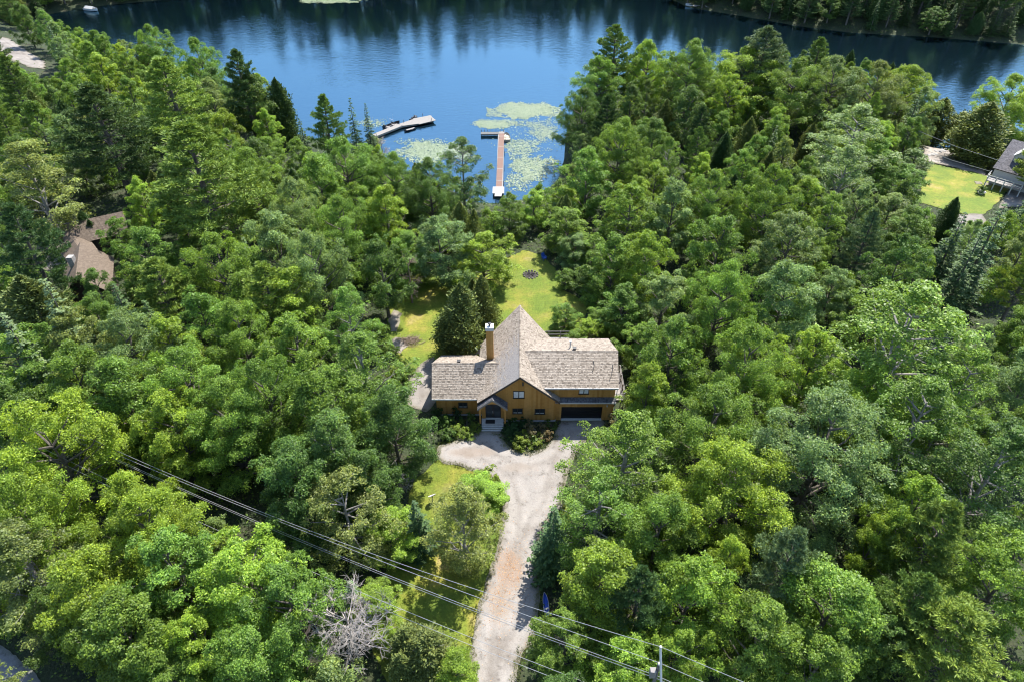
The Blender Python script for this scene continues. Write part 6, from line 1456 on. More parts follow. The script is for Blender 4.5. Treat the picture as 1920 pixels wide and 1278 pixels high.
# roofs
mr = slope(H, [(-3.97, 55.5, zl(-3.97)), (-3.97, 65.9, zl(-3.97)), (1.0, 68.7, zl(1.0) - .08), (RX, 55.5, RZ)], M['shingle'], 'main_roof_slope')
slope(H, [(5.5, 65.9, zr(5.5)), (5.5, 55.5, zr(5.5)), (RX, 55.5, RZ), (1.0, 68.7, zr(1.0))], M['shingle'], 'main_roof_slope')
slope(H, [(-9.3, 56.3, 3.4), (-4.15, 56.3, 3.4), (-1.55, 60.0, 5.62), (-9.45, 60.0, 5.62)], M['shingle'], 'wing_roof_slope')
slope(H, [(-4.45, 64.4, 2.99), (-8.85, 64.4, 2.99), (-9.45, 60.0, 5.62), (-1.55, 60.0, 5.62)], M['shingle'], 'wing_roof_slope')
slope(H, [(3.56, 56.1, 5.35), (12.15, 56.1, 5.35), (12.4, 60.4, 7.15), (1.45, 60.4, 7.15)], M['shingle'], 'wing_roof_slope')
slope(H, [(11.95, 64.9, 5.27), (3.65, 64.9, 5.27), (1.45, 60.4, 7.15), (12.4, 60.4, 7.15)], M['shingle'], 'wing_roof_slope')
slope(H, [(5.0, 55.82, 3.32), (12.0, 55.82, 3.32), (12.0, 56.37, 3.62), (5.0, 56.37, 3.62)], M['slate'], 'skirt_roof')
def ridge(a, b, n):
    mb = MB(); a, b = np.array(a), np.array(b); d = (b - a) / n; s = unit(np.cross(d, UP)) * .13
    for i in range(n): p, q = a + d * i, a + d * (i + .97); mb.add([p - s + (0, 0, -.03), p + (0, 0, .075), p + s + (0, 0, -.03), q - s + (0, 0, -.05), q + (0, 0, .05), q + s + (0, 0, -.05)], [(0, 1, 4, 3), (1, 2, 5, 4), (0, 2, 1), (3, 4, 5)])
    return mb.build('ridge_cap', M['shingle'], H, 'stuff')
ridge((RX, 55.45, RZ + .02), (1.0, 68.72, RZ - .02), 44); ridge((-9.47, 60, 5.65), (-1.6, 60, 5.65), 26); ridge((12.42, 60.4, 7.18), (1.5, 60.4, 7.18), 36)
for P in ([(-4.0, 55.44, zl(-4.0)), (RX, 55.44, RZ + .02)], [(RX, 55.44, RZ + .02), (5.53, 55.44, zr(5.53))]):
    a, b = np.array(P[0]), np.array(P[1]); MB().prism([a, b, b - (0, 0, .26), a - (0, 0, .26)], (0, .05, 0)).build('rake_board', M['dark'], H)
MB().box(-9.3, -4.1, 56.24, 56.29, 3.2, 3.42).build('fascia', M['white'], H); MB().box(3.7, 12.15, 56.03, 56.09, 5.16, 5.38).build('fascia', M['white'], H)
MB().box(5.55, 12.02, 55.75, 55.81, 3.16, 3.34).build('fascia', M['white'], H)
MB().tube([(12.0, 56.05, 5.1), (12.0, 56.1, .2)], .045).build('downpipe', M['white'], H)
# windows
window(H, .12, 1.43, 3.92, 5.03, YF - .02, glassmat='curtain'); window(H, .05, 1.25, 1.37, 2.22, YF - .02); window(H, 2.66, 3.88, 1.3, 2.15, YF - .02)
window(H, -6.35, -5.25, 1.35, 2.2, 56.98); window(H, 7.66, 8.85, 4.2, 4.92, 56.38, glassmat='curtain')
MB().box(1.15, 1.33, YF - .09, YF - .03, 5.85, 6.4).build('gable_vent', M['dark'], H)
MB().lathe([(.03, 2.3), (.09, 2.35), (.1, 2.55), (.04, 2.6)], 8, (11.1, 56.12)).build('wall_lamp', M['white'], H)
# entrance: porch roof, door, steps
slope(H, [(-3.95, 56.0, 3.2), (-3.95, 54.95, 3.2), (-2.25, 54.95, 4.72), (-2.25, 56.0, 4.72)], M['slate'], 'porch_roof_slope', .1)
slope(H, [(-.55, 54.95, 3.2), (-.55, 56.0, 3.2), (-2.25, 56.0, 4.72), (-2.25, 54.95, 4.72)], M['slate'], 'porch_roof_slope', .1)
for sx in (-1, 1):
    a = np.array((-2.25 + sx * 1.74, 54.88, 3.17)); b = np.array((-2.25, 54.88, 4.73)); MB().prism([a, b, b - (0, 0, .3), a - (0, 0, .3)], (0, .07, 0)).build('porch_rake', M['greywood'], H)
    MB().box(-2.25 + sx * 1.45 - .09, -2.25 + sx * 1.45 + .09, 55.05, 55.23, .6, 3.25).build('porch_post', M['ochre'], H)
pa = MB(); ar = [(-2.25 + 1.3 * math.cos(t), 55.0, 2.75 + 1.15 * math.sin(t)) for t in np.linspace(0, math.pi, 13)]
pa.prism([(-3.75, 55.0, 2.75), *ar[::-1], (-.75, 55.0, 2.75), (-.75, 55.0, 3.15), (-2.25, 55.0, 4.5), (-3.75, 55.0, 3.15)], (0, .08, 0)).build('porch_arch', M['ochre'], H)
dr = MB().box(-3.1, -1.3, YF - .06, YF - .025, .62, 3.0).build('door', M['dark'], H)
for a, b in ((-3.0, -2.3), (-2.1, -1.4)):
    MB().box(a, b, YF - .085, YF - .065, .95, 2.85).build('pane', M['glass'], dr)
MB().tube([(-2.24, YF - .1, 1.5), (-2.24, YF - .1, 1.9)], .03).build('handle', M['steel'], dr)
MB().box(-3.1, -1.3, YF - .16, YF - .09, .62, .74).build('door_sill', M['white'], H)
st = MB().box(-3.5, -1.05, 55.0, YF - .03, -.2, .52).build('steps', M['greywood'], H)
for i in range(6): MB().box(-3.55, -1.0, 55.0 + i * .158, 55.0 + i * .158 + .148, .525, .575).build('plank', M['pale'], st)
for i, (ya, yb, z) in enumerate(((54.78, 54.99, .42), (54.56, 54.77, .28), (54.34, 54.55, .14))):
    MB().box(-3.55, -1.0, ya, yb, z - .05, z).build('tread', M['pale'], st); MB().box(-3.5, -1.05, ya + .04, ya + .07, z - .16, z - .052).build('riser', M['white'], st)
MB().box(-3.1, -2.0, 55.1, 55.72, .578, .6).build('door_mat', M['dark'], st)
# chimney and roof fittings
ch = MB().box(-3.05, -2.2, 61.6, 62.4, 3.5, 9.2).build('chimney', M['ochre'], H)
siding(ch, (-3.05, 61.6), (-2.2, 61.6), 4.4, lambda s: 9.2, (0, -1, 0)); MB().box(-3.1, -2.15, 61.55, 62.45, 9.2, 9.65).build('chimney_cap', M['white'], ch)
MB().lathe([(.12, 9.65), (.12, 9.95), (.2, 9.97), (.2, 10.05), (.05, 10.12)], 10, (-2.62, 62.0)).build('flue', M['dark'], ch)
MB().box(-3.3, -1.95, 61.35, 61.6, 4.2, 4.75).build('chimney_flashing', M['slate'], ch)
for x, y, z in ((-6.3, 60.4, 5.35), (7.35, 60.95, 6.9)): 
    v = MB().box(x - .16, x + .16, y - .16, y + .16, z, z + .32).build('roof_vent', M['dark'], H); MB().box(x - .22, x + .22, y - .22, y + .22, z + .325, z + .375).build('vent_hood', M['dark'], v)
MB().lathe([(.08, 6.6), (.08, 7.55), (.14, 7.6), (.14, 7.75)], 8, (6.9, 61.6)).build('vent_pipe', M['white'], H)
def onroof(pts, zf): return [(x, y, zf(x, y) + .09) for x, y in pts]
rf = lambda x, y: 5.35 + (y - 56.1) * .4186
tag(MB().tube(onroof([(9.45, 59.2), (9.52, 58.7), (9.42, 58.3), (9.28, 58.0)], rf), .045, 5).build('cable', M['roof_line']), 'short curved black line lying mid-slope on the right wing roof', 'cable', 'dark lines on the roof')  # dark lines on the roof, drawn as thin black tubes along the slope
tag(MB().tube(onroof([(11.65, 58.8), (11.6, 58.2), (11.45, 57.6), (11.15, 56.9)], rf), .04, 5).build('cable', M['roof_line']), 'longer slanting black line near the right wing roof edge', 'cable', 'dark lines on the roof')
# side balcony
bal = MB().box(11.9, 13.1, 56.6, 61.5, 2.85, 2.98).build('balcony', M['greywood'], H)
for y in (56.65, 58.2, 59.8, 61.4):
    MB().box(13.0, 13.1, y - .05, y + .05, -.3, 4.05).build('post', M['greywood'], bal)
for z in (3.3, 3.6, 4.0): MB().box(13.11, 13.15, 56.6, 61.5, z - .04, z + .04).build('rail', M['greywood'], bal)
for z in (3.3, 3.6, 4.0): MB().box(11.9, 13.1, 56.54, 56.58, z - .04, z + .04).build('rail', M['greywood'], bal)
rd = MB().box(3.2, 9.5, 65.95, 68.6, 2.3, 2.45).build('rear_deck', M['greywood'], H)
for x in (3.3, 4.8, 6.3, 7.8, 9.4): MB().box(x - .05, x + .05, 68.5, 68.6, -.4, 3.5).build('post', M['greywood'], rd)
for z in (2.9, 3.4): MB().box(3.2, 9.5, 68.61, 68.65, z - .05, z + .05).build('rail', M['greywood'], rd)

# shrubs of the beds
def shrub(x, y, r, h, col, label, group='foundation shrubs'): plant('U', col, x, y, r, h, label, 'shrub', group)
Y_, G_, D_, O_, RD_ = (.16, .23, .03), (.09, .16, .03), (.04, .09, .025), (.20, .18, .09), (.17, .13, .06)
for a in ((-6.9, 55.9, .9, 1.5, D_, 'dark shrub under the left wing window'), (-5.4, 55.3, .9, 1.3, G_, 'mid green shrub between left wing window and steps'), (-4.3, 54.7, .8, .8, Y_, 'low yellow-green shrub left of the entrance steps'), (-7.9, 55.4, 1.0, 1.3, G_, 'mid green shrub at the outer end of the left bed'), (-6.5, 54.4, 1.0, 1.0, Y_, 'yellow-green shrub at the front of the left bed'), (-8.9, 56.4, .8, 1.6, D_, "tall dark shrub at the left wing's corner"), (-5.3, 53.9, .9, .8, Y_, 'lowest yellow-green shrub where left bed meets gravel'), (-7.6, 53.6, 1.1, 1.1, G_, 'mid green shrub on the gravel edge left of the drive'),
          (0.0, 54.8, 1.1, .9, D_, 'dark low shrub right of the entrance steps'), (-.5, 53.7, .9, .7, D_, 'small dark shrub at the gravel right of the steps'), (1.3, 52.3, 1.25, 1.2, Y_, 'large yellow-green shrub at the front tip of the round bed'), (2.4, 52.7, 1.1, 1.0, Y_, 'yellow-green shrub right of the front tip of the bed'), (2.9, 54.1, 1.25, 1.5, O_, 'tan flowering shrub in the middle of the round bed'), (3.9, 53.3, .9, .9, RD_, 'reddish shrub on the garage side of the round bed'), (4.7, 55.2, .8, .7, G_, 'small green shrub in the corner beside the garage'), (1.5, 55.3, .8, .9, D_, 'dark shrub against the gable wall under the windows'), (.6, 53.2, .9, .8, G_, 'mid green shrub between dark and yellow-green ones'),
          (12.3, 55.0, 1.2, 2.2, (.2, .2, .1), 'pale flowering shrub at the right garage corner'), (-13.5, 64.6, 1.1, 1.7, G_, 'mid green shrub where the side path meets the lawn'), (-14.6, 63.3, 1.2, 1.9, Y_, 'yellow-green shrub beside the side path'), (-13.4, 61.2, 1.2, 2.0, G_, 'green shrub halfway along the side path'), (-15.6, 67.3, 1.2, 1.8, G_, 'green shrub below the pale sand patch'), (-2.6, 46.6, 1.5, 2.0, Y_, 'bright shrub at the curve of the driveway lawn'), (-1.9, 44.7, 1.2, 1.6, G_, 'green shrub on the lawn edge along the driveway curve'), (-8.4, 68.6, .9, 2.3, D_, 'dark sapling on the side lawn beside the cedar')):
    shrub(*a)
# ---------------------------------------------------------------- lawn things
fp = thing('fire_pit', 'dark fire pit ringed with stones on the back lawn', 'fire pit', (2.87, 86.8, g1(2.87, 86.8)))
MB().lathe([(.95, .02), (.8, .12), (.3, .16), (.05, .14)], 14).build('ash_bed', M['ash'], fp)
sb = MB().lathe([(.10, 0), (.2, .08), (.17, .22), (.06, .27)], 7); me = mesh('stone', sb.V, sb.F, M['pitstone'])
for i in range(14): t = 6.283 * i / 14; put('stone', me, fp, (1.08 * math.cos(t), 1.08 * math.sin(t), 0), (0, 0, i * 1.7), (random.uniform(.7, 1.0),) * 3)
for i in range(3): t = i * 1.1; MB().tube([(-.6 * math.cos(t), -.6 * math.sin(t), .2), (.6 * math.cos(t), .6 * math.sin(t), .28)], .07).build('log', M['ash'], fp)
cx, cy = 5.1, 91.2; bc = thing('chair', 'small blue chair in the shade at the back lawn edge', 'chair', (cx, cy, g1(cx, cy) + .03), .6)
MB().box(-.3, .3, -.28, .28, .36, .42).build('seat', M['blue'], bc); MB().prism([(-.3, .26, .42), (.3, .26, .42), (.3, .48, 1.05), (-.3, .48, 1.05)], (0, .05, 0)).build('backrest', M['blue'], bc)
for a in (-.26, .26):
    for b in (-.24, .24): MB().box(a - .03, a + .03, b - .03, b + .03, -.05, .36).build('leg', M['blue'], bc)
    MB().box(a - .05, a + .05, -.3, .3, .6, .64).build('armrest', M['blue'], bc)
bp = MB()
for i in range(150):
    a = rng.uniform(0, 6.28); l = rng.uniform(.3, .8); c = rng.normal(0, .45, 2); z = max(.05, .42 - .4 * np.hypot(*c)) + rng.uniform(-.05, .1); d = np.array((math.cos(a), math.sin(a), rng.normal(0, .2))) * l
    p = np.array((-13.75 + c[0] * 1.5, 70.7 + c[1], -.05 + z)); bp.tube([p - d, p + d], .018, 3)
tag(bp.build('brush_pile', M['twig']), 'low brown heap of cut branches beside the pale sand patch', 'brush pile')
sd = thing('satellite_dish', 'white dish on a short post behind the driveway cedar', 'dish', (-8.4, 44.4, 0), .5)
MB().tube([(0, 0, -.2), (0, 0, .9)], .05).build('post', M['greywood'], sd); ds = MB()
ds.lathe([(.02, -.12), (.25, -.08), (.42, .02), (.44, .04), (.4, .03), (.24, -.05), (.02, -.09)], 14); dd = ds.build('dish', M['white'], sd); dd.location = (0, -.05, 1.1); dd.rotation_euler = (-.8, 0, 0)
MB().tube([(0, -.1, .8), (0, -.35, 1.35), (0, -.2, 1.6)], .02).build('feed_arm', M['greywood'], sd)
def canoe(mb, L, w, h):
    n = 9; b = len(mb.V)
    for i in range(n):
        t = -1 + 2 * i / (n - 1); q = (1 - t * t) ** .6 + .04; z = h * (.25 * t * t)
        mb.V += [(t * L / 2, -w / 2 * q, h + z), (t * L / 2, -w * .38 * q, h * .35 + z), (t * L / 2, 0, z), (t * L / 2, w * .38 * q, h * .35 + z), (t * L / 2, w / 2 * q, h + z)]
    for i in range(n - 1):
        for j in range(4): a = b + i * 5 + j; mb.F.append((a, a + 1, a + 6, a + 5))
    return mb
cn = thing('canoe', 'blue canoe with white rims lying beside the shaded driveway', 'canoe', (3.3, 32.6, .02), R(94)); cn.rotation_euler = (R(-28), 0, R(94)); cn.scale = (.75, .65, .8)
canoe(MB(), 3.3, .8, .42).build('hull', M['blue'], cn)
for s in (-1, 1): MB().tube([(t * 1.65, s * .41 * ((1 - t * t) ** .6 + .04), .44 + .1 * t * t) for t in np.linspace(-1, 1, 9)], .03, 5).build('rim', M['white'], cn)
MB().box(-.5, -.3, -.36, .36, .3, .34).build('seat', M['tan'], cn)
pts = np.concatenate([rng.normal((-.2, 36.3), (1.1, 1.7), (700, 2)), rng.normal((-1.3, 33), (.9, 1.5), (350, 2)), scatter(AREAS['drive'], 900)])
k = sdf(pts[:, 0], pts[:, 1], AREAS['drive']) < -.2; pts = pts[k]; V, F = leaves(np.stack([pts[:, 0], pts[:, 1], np.full(len(pts), .06)], 1), unit(np.array((0, 0, 1.)) + rng.normal(size=(len(pts), 3)) * .25), rng.uniform(.05, .13, len(pts)))
o = obj('fallen_leaves', V, F, M['litter'], None, 'stuff'); o['label'] = 'brown fallen leaves lying on the gravel driveway'
# forest floor plants: uncountable
pp = np.concatenate([np.stack([rng.uniform(-110, 115, 210000), rng.uniform(16, 175, 210000)], 1), np.stack([rng.uniform(55, 190, 50000), rng.uniform(200, 290, 50000)], 1), np.stack([rng.uniform(-185, -100, 9000), rng.uniform(170, 275, 9000)], 1)]); k = (sdf(pp[:, 0], pp[:, 1], LAKE) > .3) & (np.abs(pp[:, 0]) < (pp[:, 1] * .766 + 38) * .75 + 14)
for nm in AREAS: k &= sdf(pp[:, 0], pp[:, 1], AREAS[nm]) > .15
for q in ([(-10, 54), (13.8, 54), (13.8, 66), (6, 70), (-10, 67)], [(-72, 72), (-54, 72), (-54, 100), (-72, 100)], [(86, 110), (112, 92), (120, 112), (98, 132)]): k &= sdf(pp[:, 0], pp[:, 1], q) > .3
pp = pp[k]; n = len(pp); z = ground(pp[:, 0], pp[:, 1]) + .05 + rng.uniform(0, 1, n) ** 1.4 * (.35 + 1.0 * np.clip(wob(pp[:, 0] * .5, pp[:, 1] * .5) + .3, 0, 1))
V, F = leaves(np.stack([pp[:, 0], pp[:, 1], z], 1), unit(UP + rng.normal(size=(n, 3)) * .5), rng.uniform(.16, .42, n)); o = obj('undergrowth', V, F, M['leaf'], None, 'stuff'); o.color = (.085, .15, .028, 1); o['label'] = 'leafy undergrowth covering the forest floor'

# ---------------------------------------------------------------- docks, boats, lily pads
ZD = -4.4
dk = thing('dock', 'long straight reddish plank dock with a short crosswise end', 'dock', (-2.5, 123, 0)); dk.location = (0, 0, 0)
y0, y1 = 123.4, 150.4; n = 120; pb = MB().box(-.6, .6, -.105, .105, -.04, .02); pm = mesh('plank', pb.V, pb.F, M['redwood']); pm2 = mesh('plank', pb.V, pb.F, M['paleplank'])
for i in range(n):
    y = y0 + (y1 - y0) * i / (n - 1); put('plank', pm2 if i % 24 == 12 or i > n - 6 else pm, dk, (-2.62 + .3 * i / n, y, ZD + random.uniform(-.006, .006)), (0, 0, random.uniform(-.01, .01)))
for s in (-.52, .52): MB().box(-2.6 + s - .05, -2.35 + s + .05, y0, y1, ZD - .25, ZD - .045).build('beam', M['greywood'], dk)
pm3 = mesh('plank', pb.V, pb.F, M['pole'])
for i in range(20): put('plank', pm3, dk, (-7.0 + i * .215, 149.6, ZD + random.uniform(-.005, .005)), (0, 0, R(90)))
MB().box(-7.1, -2.9, 149.0, 150.2, ZD - .3, ZD - .05).build('beam', M['greywood'], dk)
for i in range(8): MB().tube([(-7.0 + i * .72, 150.35, -6), (-7.0 + i * .72, 150.35, ZD + .55)], .07).build('post', M['pole'], dk)
for x in (-3.05, -1.75):
    for y in (126, 133, 140, 147): MB().tube([(x + .25 * (y - 123) / 27, y, -6.5), (x + .25 * (y - 123) / 27, y, ZD + .1)], .06).build('post', M['pole'], dk)
pl = thing('platform', 'white square platform where the long dock meets the shore', 'platform', (-2.7, 122, 0)); pl.location = (0, 0, 0)
for i in range(12): MB().box(-3.8, -1.55, 120.7 + i * .225, 120.7 + i * .225 + .21, ZD + .06, ZD + .12).build('plank', M['white'], pl)
MB().box(-3.7, -1.65, 120.75, 123.3, ZD - .3, ZD + .055).build('frame', M['greywood'], pl)
stp = thing('stairs', 'white wooden stairs from the shore to the square platform', 'stairs', (-2.7, 119, 0)); stp.location = (0, 0, 0)
for i in range(7): MB().box(-3.3, -2.05, 120.45 - i * .45, 120.65 - i * .45 + .2, ZD + .05 + i * .16, ZD + .1 + i * .16).build('tread', M['white'], stp)
for x in (-3.32, -2.08): MB().prism([(x, 120.7, ZD - .05), (x, 120.7, ZD + .1), (x, 117.5, ZD + 1.2), (x, 117.5, ZD + 1.0)], (.05, 0, 0)).build('stringer', M['pale'], stp)
def rowboat(L, w, h, name, label, cat, loc, rz, hull, inner, group=None):
    t = thing(name, label, cat, loc, rz, group); mb = MB(); n = 9
    def ring(s):
        t_ = -1 + 2 * s; q = (1 - max(0, t_) ** 2.6) ** .8 * .97 + .03; return t_, q
    for i in range(n):
        t_, q = ring(i / (n - 1)); rise = .35 * max(0, t_) ** 2 * h
        mb.V += [(t_ * L / 2, -w / 2 * q, h + rise), (t_ * L / 2, -w * .42 * q, h * .2 + rise), (t_ * L / 2, 0, rise), (t_ * L / 2, w * .42 * q, h * .2 + rise), (t_ * L / 2, w / 2 * q, h + rise)]
    for i in range(n - 1):
        for j in range(4): a = i * 5 + j; mb.F.append((a, a + 1, a + 6, a + 5))
    mb.F.append((0, 1, 2, 3, 4)); mb.build('hull', M[hull], t)
    fl = MB(); P = [(-L / 2 + .05, -w * .4, h * .3), (L * .12, -w * .4, h * .3), (L * .36, -w * .2, h * .4), (L * .36, w * .2, h * .4), (L * .12, w * .4, h * .3), (-L / 2 + .05, w * .4, h * .3)]; fl.prism(P, (0, 0, .04)).build('floor', M[inner], t)
    for x in (-L * .28, L * .08): MB().box(x - .14, x + .14, -w * .42, w * .42, h * .68, h * .74).build('seat', M[inner], t)
    return t
bt = rowboat(3.9, 1.5, .55, 'rowboat', 'tan flat rowboat tied at the end of the long dock', 'boat', (-1.2, 148.2, -5.08), R(94), 'tan', 'tan')
ld = thing('dock', 'pale dock with a narrow walkway widening to a broad platform', 'dock', (-24, 154, 0)); ld.location = (0, 0, 0)
def planks(parent, a, b, w0, w1, n, mat, z=ZD):
    a, b = np.array(a, float), np.array(b, float); d = b - a; L = np.linalg.norm(d); u = d / L; v = np.array((-u[1], u[0])); st = L / n
    for i in range(n):
        c0 = a + u * (i * st + .01); c1 = a + u * ((i + 1) * st - .01); h0, h1 = w0 + (w1 - w0) * i / n, w0 + (w1 - w0) * (i + 1) / n
        MB().prism([(*(c0 - v * h0), z), (*(c1 - v * h1), z), (*(c1 + v * h1), z), (*(c0 + v * h0), z)], (0, 0, .05)).build('plank', mat, parent)
planks(ld, (-31.2, 148.3), (-26.0, 154.2), .75, .75, 26, M['paleplank']); planks(ld, (-26.0, 154.2), (-22.6, 156.2), .75, 1.55, 16, M['paleplank']); planks(ld, (-22.6, 156.2), (-18.8, 158.4), 1.9, 1.7, 18, M['paleplank'])
MB().prism([(-30.7, 147.7, ZD - .35), (-25.6, 153.5, ZD - .35), (-22.5, 154.8, ZD - .35), (-18.4, 157.0, ZD - .35), (-19.4, 160.0, ZD - .35), (-23.0, 157.6, ZD - .35), (-26.4, 154.8, ZD - .35), (-31.6, 148.7, ZD - .35)], (0, 0, .33)).build('float', M['greywood'], ld)
for x, y in ((-30.6, 147.7), (-25.4, 155.6), (-21.3, 159.4), (-19.0, 156.7)): MB().tube([(x, y, -6.5), (x, y, ZD + .7)], .06).build('post', M['pole'], ld)
mbt = rowboat(4.6, 1.8, .7, 'motorboat', 'dark motorboat moored along the left dock walkway', 'boat', (-28.0, 154.6, -5.12), R(48), 'navy', 'greywood')
MB().box(-2.5, -2.25, -.25, .25, .4, 1.3).build('outboard_motor', M['navy'], mbt); MB().prism([(.35, -.6, .8), (.35, .6, .8), (.1, .6, 1.3), (.1, -.6, 1.3)], (.04, 0, 0)).build('windshield', M['glass'], mbt)
MB().tube([(.1, -.7, .7), (0, -.7, 1.9), (0, .7, 1.9), (.1, .7, .7)], .035).build('tow_bar', M['steel'], mbt)
for x in (-.9, .7): MB().tube([(x, .5, .5), (x + .5, .9, 2.6)], .02, 4).build('fishing_rod', M['steel'], mbt)
def ski(label, loc, rz):
    t = thing('jet_ski', label, 'jet ski', loc, rz); mb = MB()
    n = 7
    for i in range(n):
        s = -1 + 2 * i / (n - 1); q = (1 - max(0, s) ** 2) ** .7 + .05; mb.V += [(s * 1.3, -.5 * q, .25), (s * 1.3, 0, .0), (s * 1.3, .5 * q, .25), (s * 1.3, .32 * q, .55), (s * 1.3, -.32 * q, .55)]
    for i in range(n - 1):
        for j in range(5): mb.F.append((i * 5 + j, i * 5 + (j + 1) % 5, i * 5 + 5 + (j + 1) % 5, i * 5 + 5 + j))
    mb.F += [(0, 1, 2, 3, 4), tuple(range(n * 5 - 5, n * 5))[::-1]]; mb.build('hull', M['navy'], t)
    MB().box(-.8, .2, -.18, .18, .55, .78).build('seat', M['dark'], t); MB().prism([(.25, -.2, .55), (.8, -.2, .55), (.5, -.15, .9), (.3, -.15, .95)], (0, .4, 0)).build('console', M['white'], t); MB().tube([(.35, -.4, .98), (.35, .4, .98)], .03).build('handlebar', M['dark'], t)
ski("black jet ski at the left dock's wide platform", (-23.4, 159.0, -5.05), R(60))
ky = thing('kayak', 'dark kayak drifting beside the left dock near shore', 'kayak', (-23.6, 152.6, -5.05), R(38)); canoe(MB(), 3.2, .75, .35).build('hull', M['navy'], ky); MB().prism([(-1.0, -.24, .34), (-.3, -.3, .34), (.5, -.28, .34), (1.2, -.15, .38), (1.2, .15, .38), (.5, .28, .34), (-.3, .3, .34), (-1.0, .24, .34)], (0, 0, .04)).build('deck', M['greywood'], ky)
lo = rowboat(5.5, 2.2, .8, 'covered_boat', 'pale covered boat at the far left shore', 'boat', (-145.5, 254.6, -5.1), R(-20), 'white', 'white')
cv = MB(); cv.prism([(-2.4, -1.0, .85), (-2.4, 0, 1.5), (-2.4, 1.0, .85)], (3.6, 0, 0)); cv.build('cover', M['pale'], lo)
rowboat(5.0, 2.0, .8, 'motorboat', 'white motorboat at the far right shore, left of two', 'boat', (63.6, 259.8, -5.1), R(165), 'white', 'red'); rowboat(4.0, 1.6, .7, 'rowboat', 'small white rowboat at the far right shore, right of two', 'boat', (69.2, 256.9, -5.1), R(160), 'white', 'white')
fd = thing('dock', 'small pale dock at the far right shore behind two white boats', 'dock', (66, 261, 0)); fd.location = (0, 0, 0); planks(fd, (67.5, 262.5), (63.5, 257.5), .8, .8, 14, M['paleplank'])
PATCH = [(3.3, 164.6, 9.6, 5.6, .95, 5200), (-4.3, 156.2, 5.6, 3.0, .75, 1800), (-17, 141, 9.4, 6.0, .75, 5200), (-21, 146.3, 7, 2.2, .3, 600), (2.0, 143.5, 4.6, 5.0, .55, 1500), (4.8, 133.2, 6.2, 6.6, .65, 3400), (7.6, 151.5, 3.8, 4.8, .55, 1200), (5, 156.5, 7, 2.6, .35, 900), (-65, 268.2, 13, 4.5, .95, 3000), (-33, 157, 4, 3.2, .4, 500), (3.5, 148, 9, 11, .16, 1800), (1.5, 127, 3.5, 4.5, .45, 900)]
LV, LF = [], []
for cx, cy, rx, ry, dn, n in PATCH:
    q = rng.uniform(-1, 1, (int(n * 3.1), 2)); rr = np.hypot(q[:, 0], q[:, 1]); wv = .24 * wob(q[:, 0] * rx * .45, q[:, 1] * ry * .5) + .16 * wob(q[:, 0] * rx * 1.3 + cx, q[:, 1] * ry * 1.5); k = (rr + wv < 1.0) & (rng.random(len(q)) < dn * np.clip((1.02 - rr - wv) * 1.9, .03, 1)); q = q[k]
    for a, b in q:
        x, y = cx + a * rx, cy + b * ry; r = rng.uniform(.06, .17) * (1.5 if cy > 260 else 1); t0 = rng.uniform(0, 6.28); i = len(LV); z = -4.985 + rng.uniform(0, .03); tl = rng.normal(0, .05, 2)
        if abs(x + 2.45) < .8 and y < 151: continue
        LV.append((x, y, z))
        for j in range(8): t = t0 + .25 + 5.8 * j / 7; LV.append((x + r * math.cos(t), y + r * math.sin(t), z + r * (tl[0] * math.cos(t) + tl[1] * math.sin(t))))
        LF += [(i, i + j, i + j + 1) for j in range(1, 8)]
o = obj('lily_pads', LV, np.array(LF), M['lily'], None, 'stuff'); o['label'] = 'pale green lily pads floating in drifts on the lake'

# ---------------------------------------------------------------- cottages
def cottage_gable(root, a, b, half, ze, zr_, roofmat, wallmat, over=.35):
    """ridge a->b (xy), half width, eave height, ridge height"""
    a, b = np.array(a, float), np.array(b, float); u = unit(b - a); v = np.array((-u[1], u[0])); P = lambda p, z: (p[0], p[1], z); hw = half - over; k = (zr_ - ze) / half; zw = zr_ - k * hw - .15
    a2, b2 = a + u * over, b - u * over
    MB().prism([P(a2 - v * hw, -.4), P(a2 + v * hw, -.4), P(a2 + v * hw, zw), P(a2, zr_ - .17), P(a2 - v * hw, zw)], (*(b2 - a2), 0)).build('wall', M[wallmat], root)
    slope(root, [P(a + v * half, ze), P(b + v * half, ze), P(b, zr_), P(a, zr_)], M[roofmat], 'roof_slope', .14, 'dark'); slope(root, [P(b - v * half, ze), P(a - v * half, ze), P(a, zr_), P(b, zr_)], M[roofmat], 'roof_slope', .14, 'dark')
    return a, b, u, v
lc = thing('cottage', 'brown-roofed cottage among trees at the left', 'cottage', (-61, 81, 0)); lc.location = (0, 0, 0)
M['dkwall'] = simple('dark_brown_wall', (.05, .035, .028), .7, .15)
a, b, u, v = cottage_gable(lc, (-62.9, 85.4), (-59.15, 76.35), 3.3, 3.0, 6.5, 'brown_roof', 'dkwall')
cottage_gable(lc, (-70.5, 93.0), (-62.5, 97.4), 3.2, 2.7, 4.8, 'brown_roof', 'dkwall'); cottage_gable(lc, (-68.5, 91.5), (-62.9, 85.2), 2.2, 2.5, 3.9, 'brown_roof', 'dkwall')
c2 = a + (b - a) * .45 - v * .9; MB().box(c2[0] - .4, c2[0] + .4, c2[1] - .4, c2[1] + .4, 4.5, 6.9).build('chimney', M['stone'], lc)
wq = b - u * .32; MB().prism([(*(wq + v * .3), 1.6), (*(wq + v * 2.0), 1.6), (*(wq + v * 2.0), 3.1), (*(wq + v * .3), 3.4)], (*(u * .05), 0)).build('window', M['bluewin'], lc)
rc = thing('cottage', 'grey-roofed cottage with white dormer and white porch rail', 'cottage', (97, 118, 0)); rc.location = (0, 0, 0)
a, b, u, v = cottage_gable(rc, (93.8, 122.2), (106, 110.0), 6.6, 2.6, 6.1, 'grey_roof', 'white')
dv = v if v[0] < 0 else -v
dc = np.array((93.8, 122.2)) + u * 3.2 + dv * 3.0; mb = MB()
for t in (-1.1, 1.1): pass
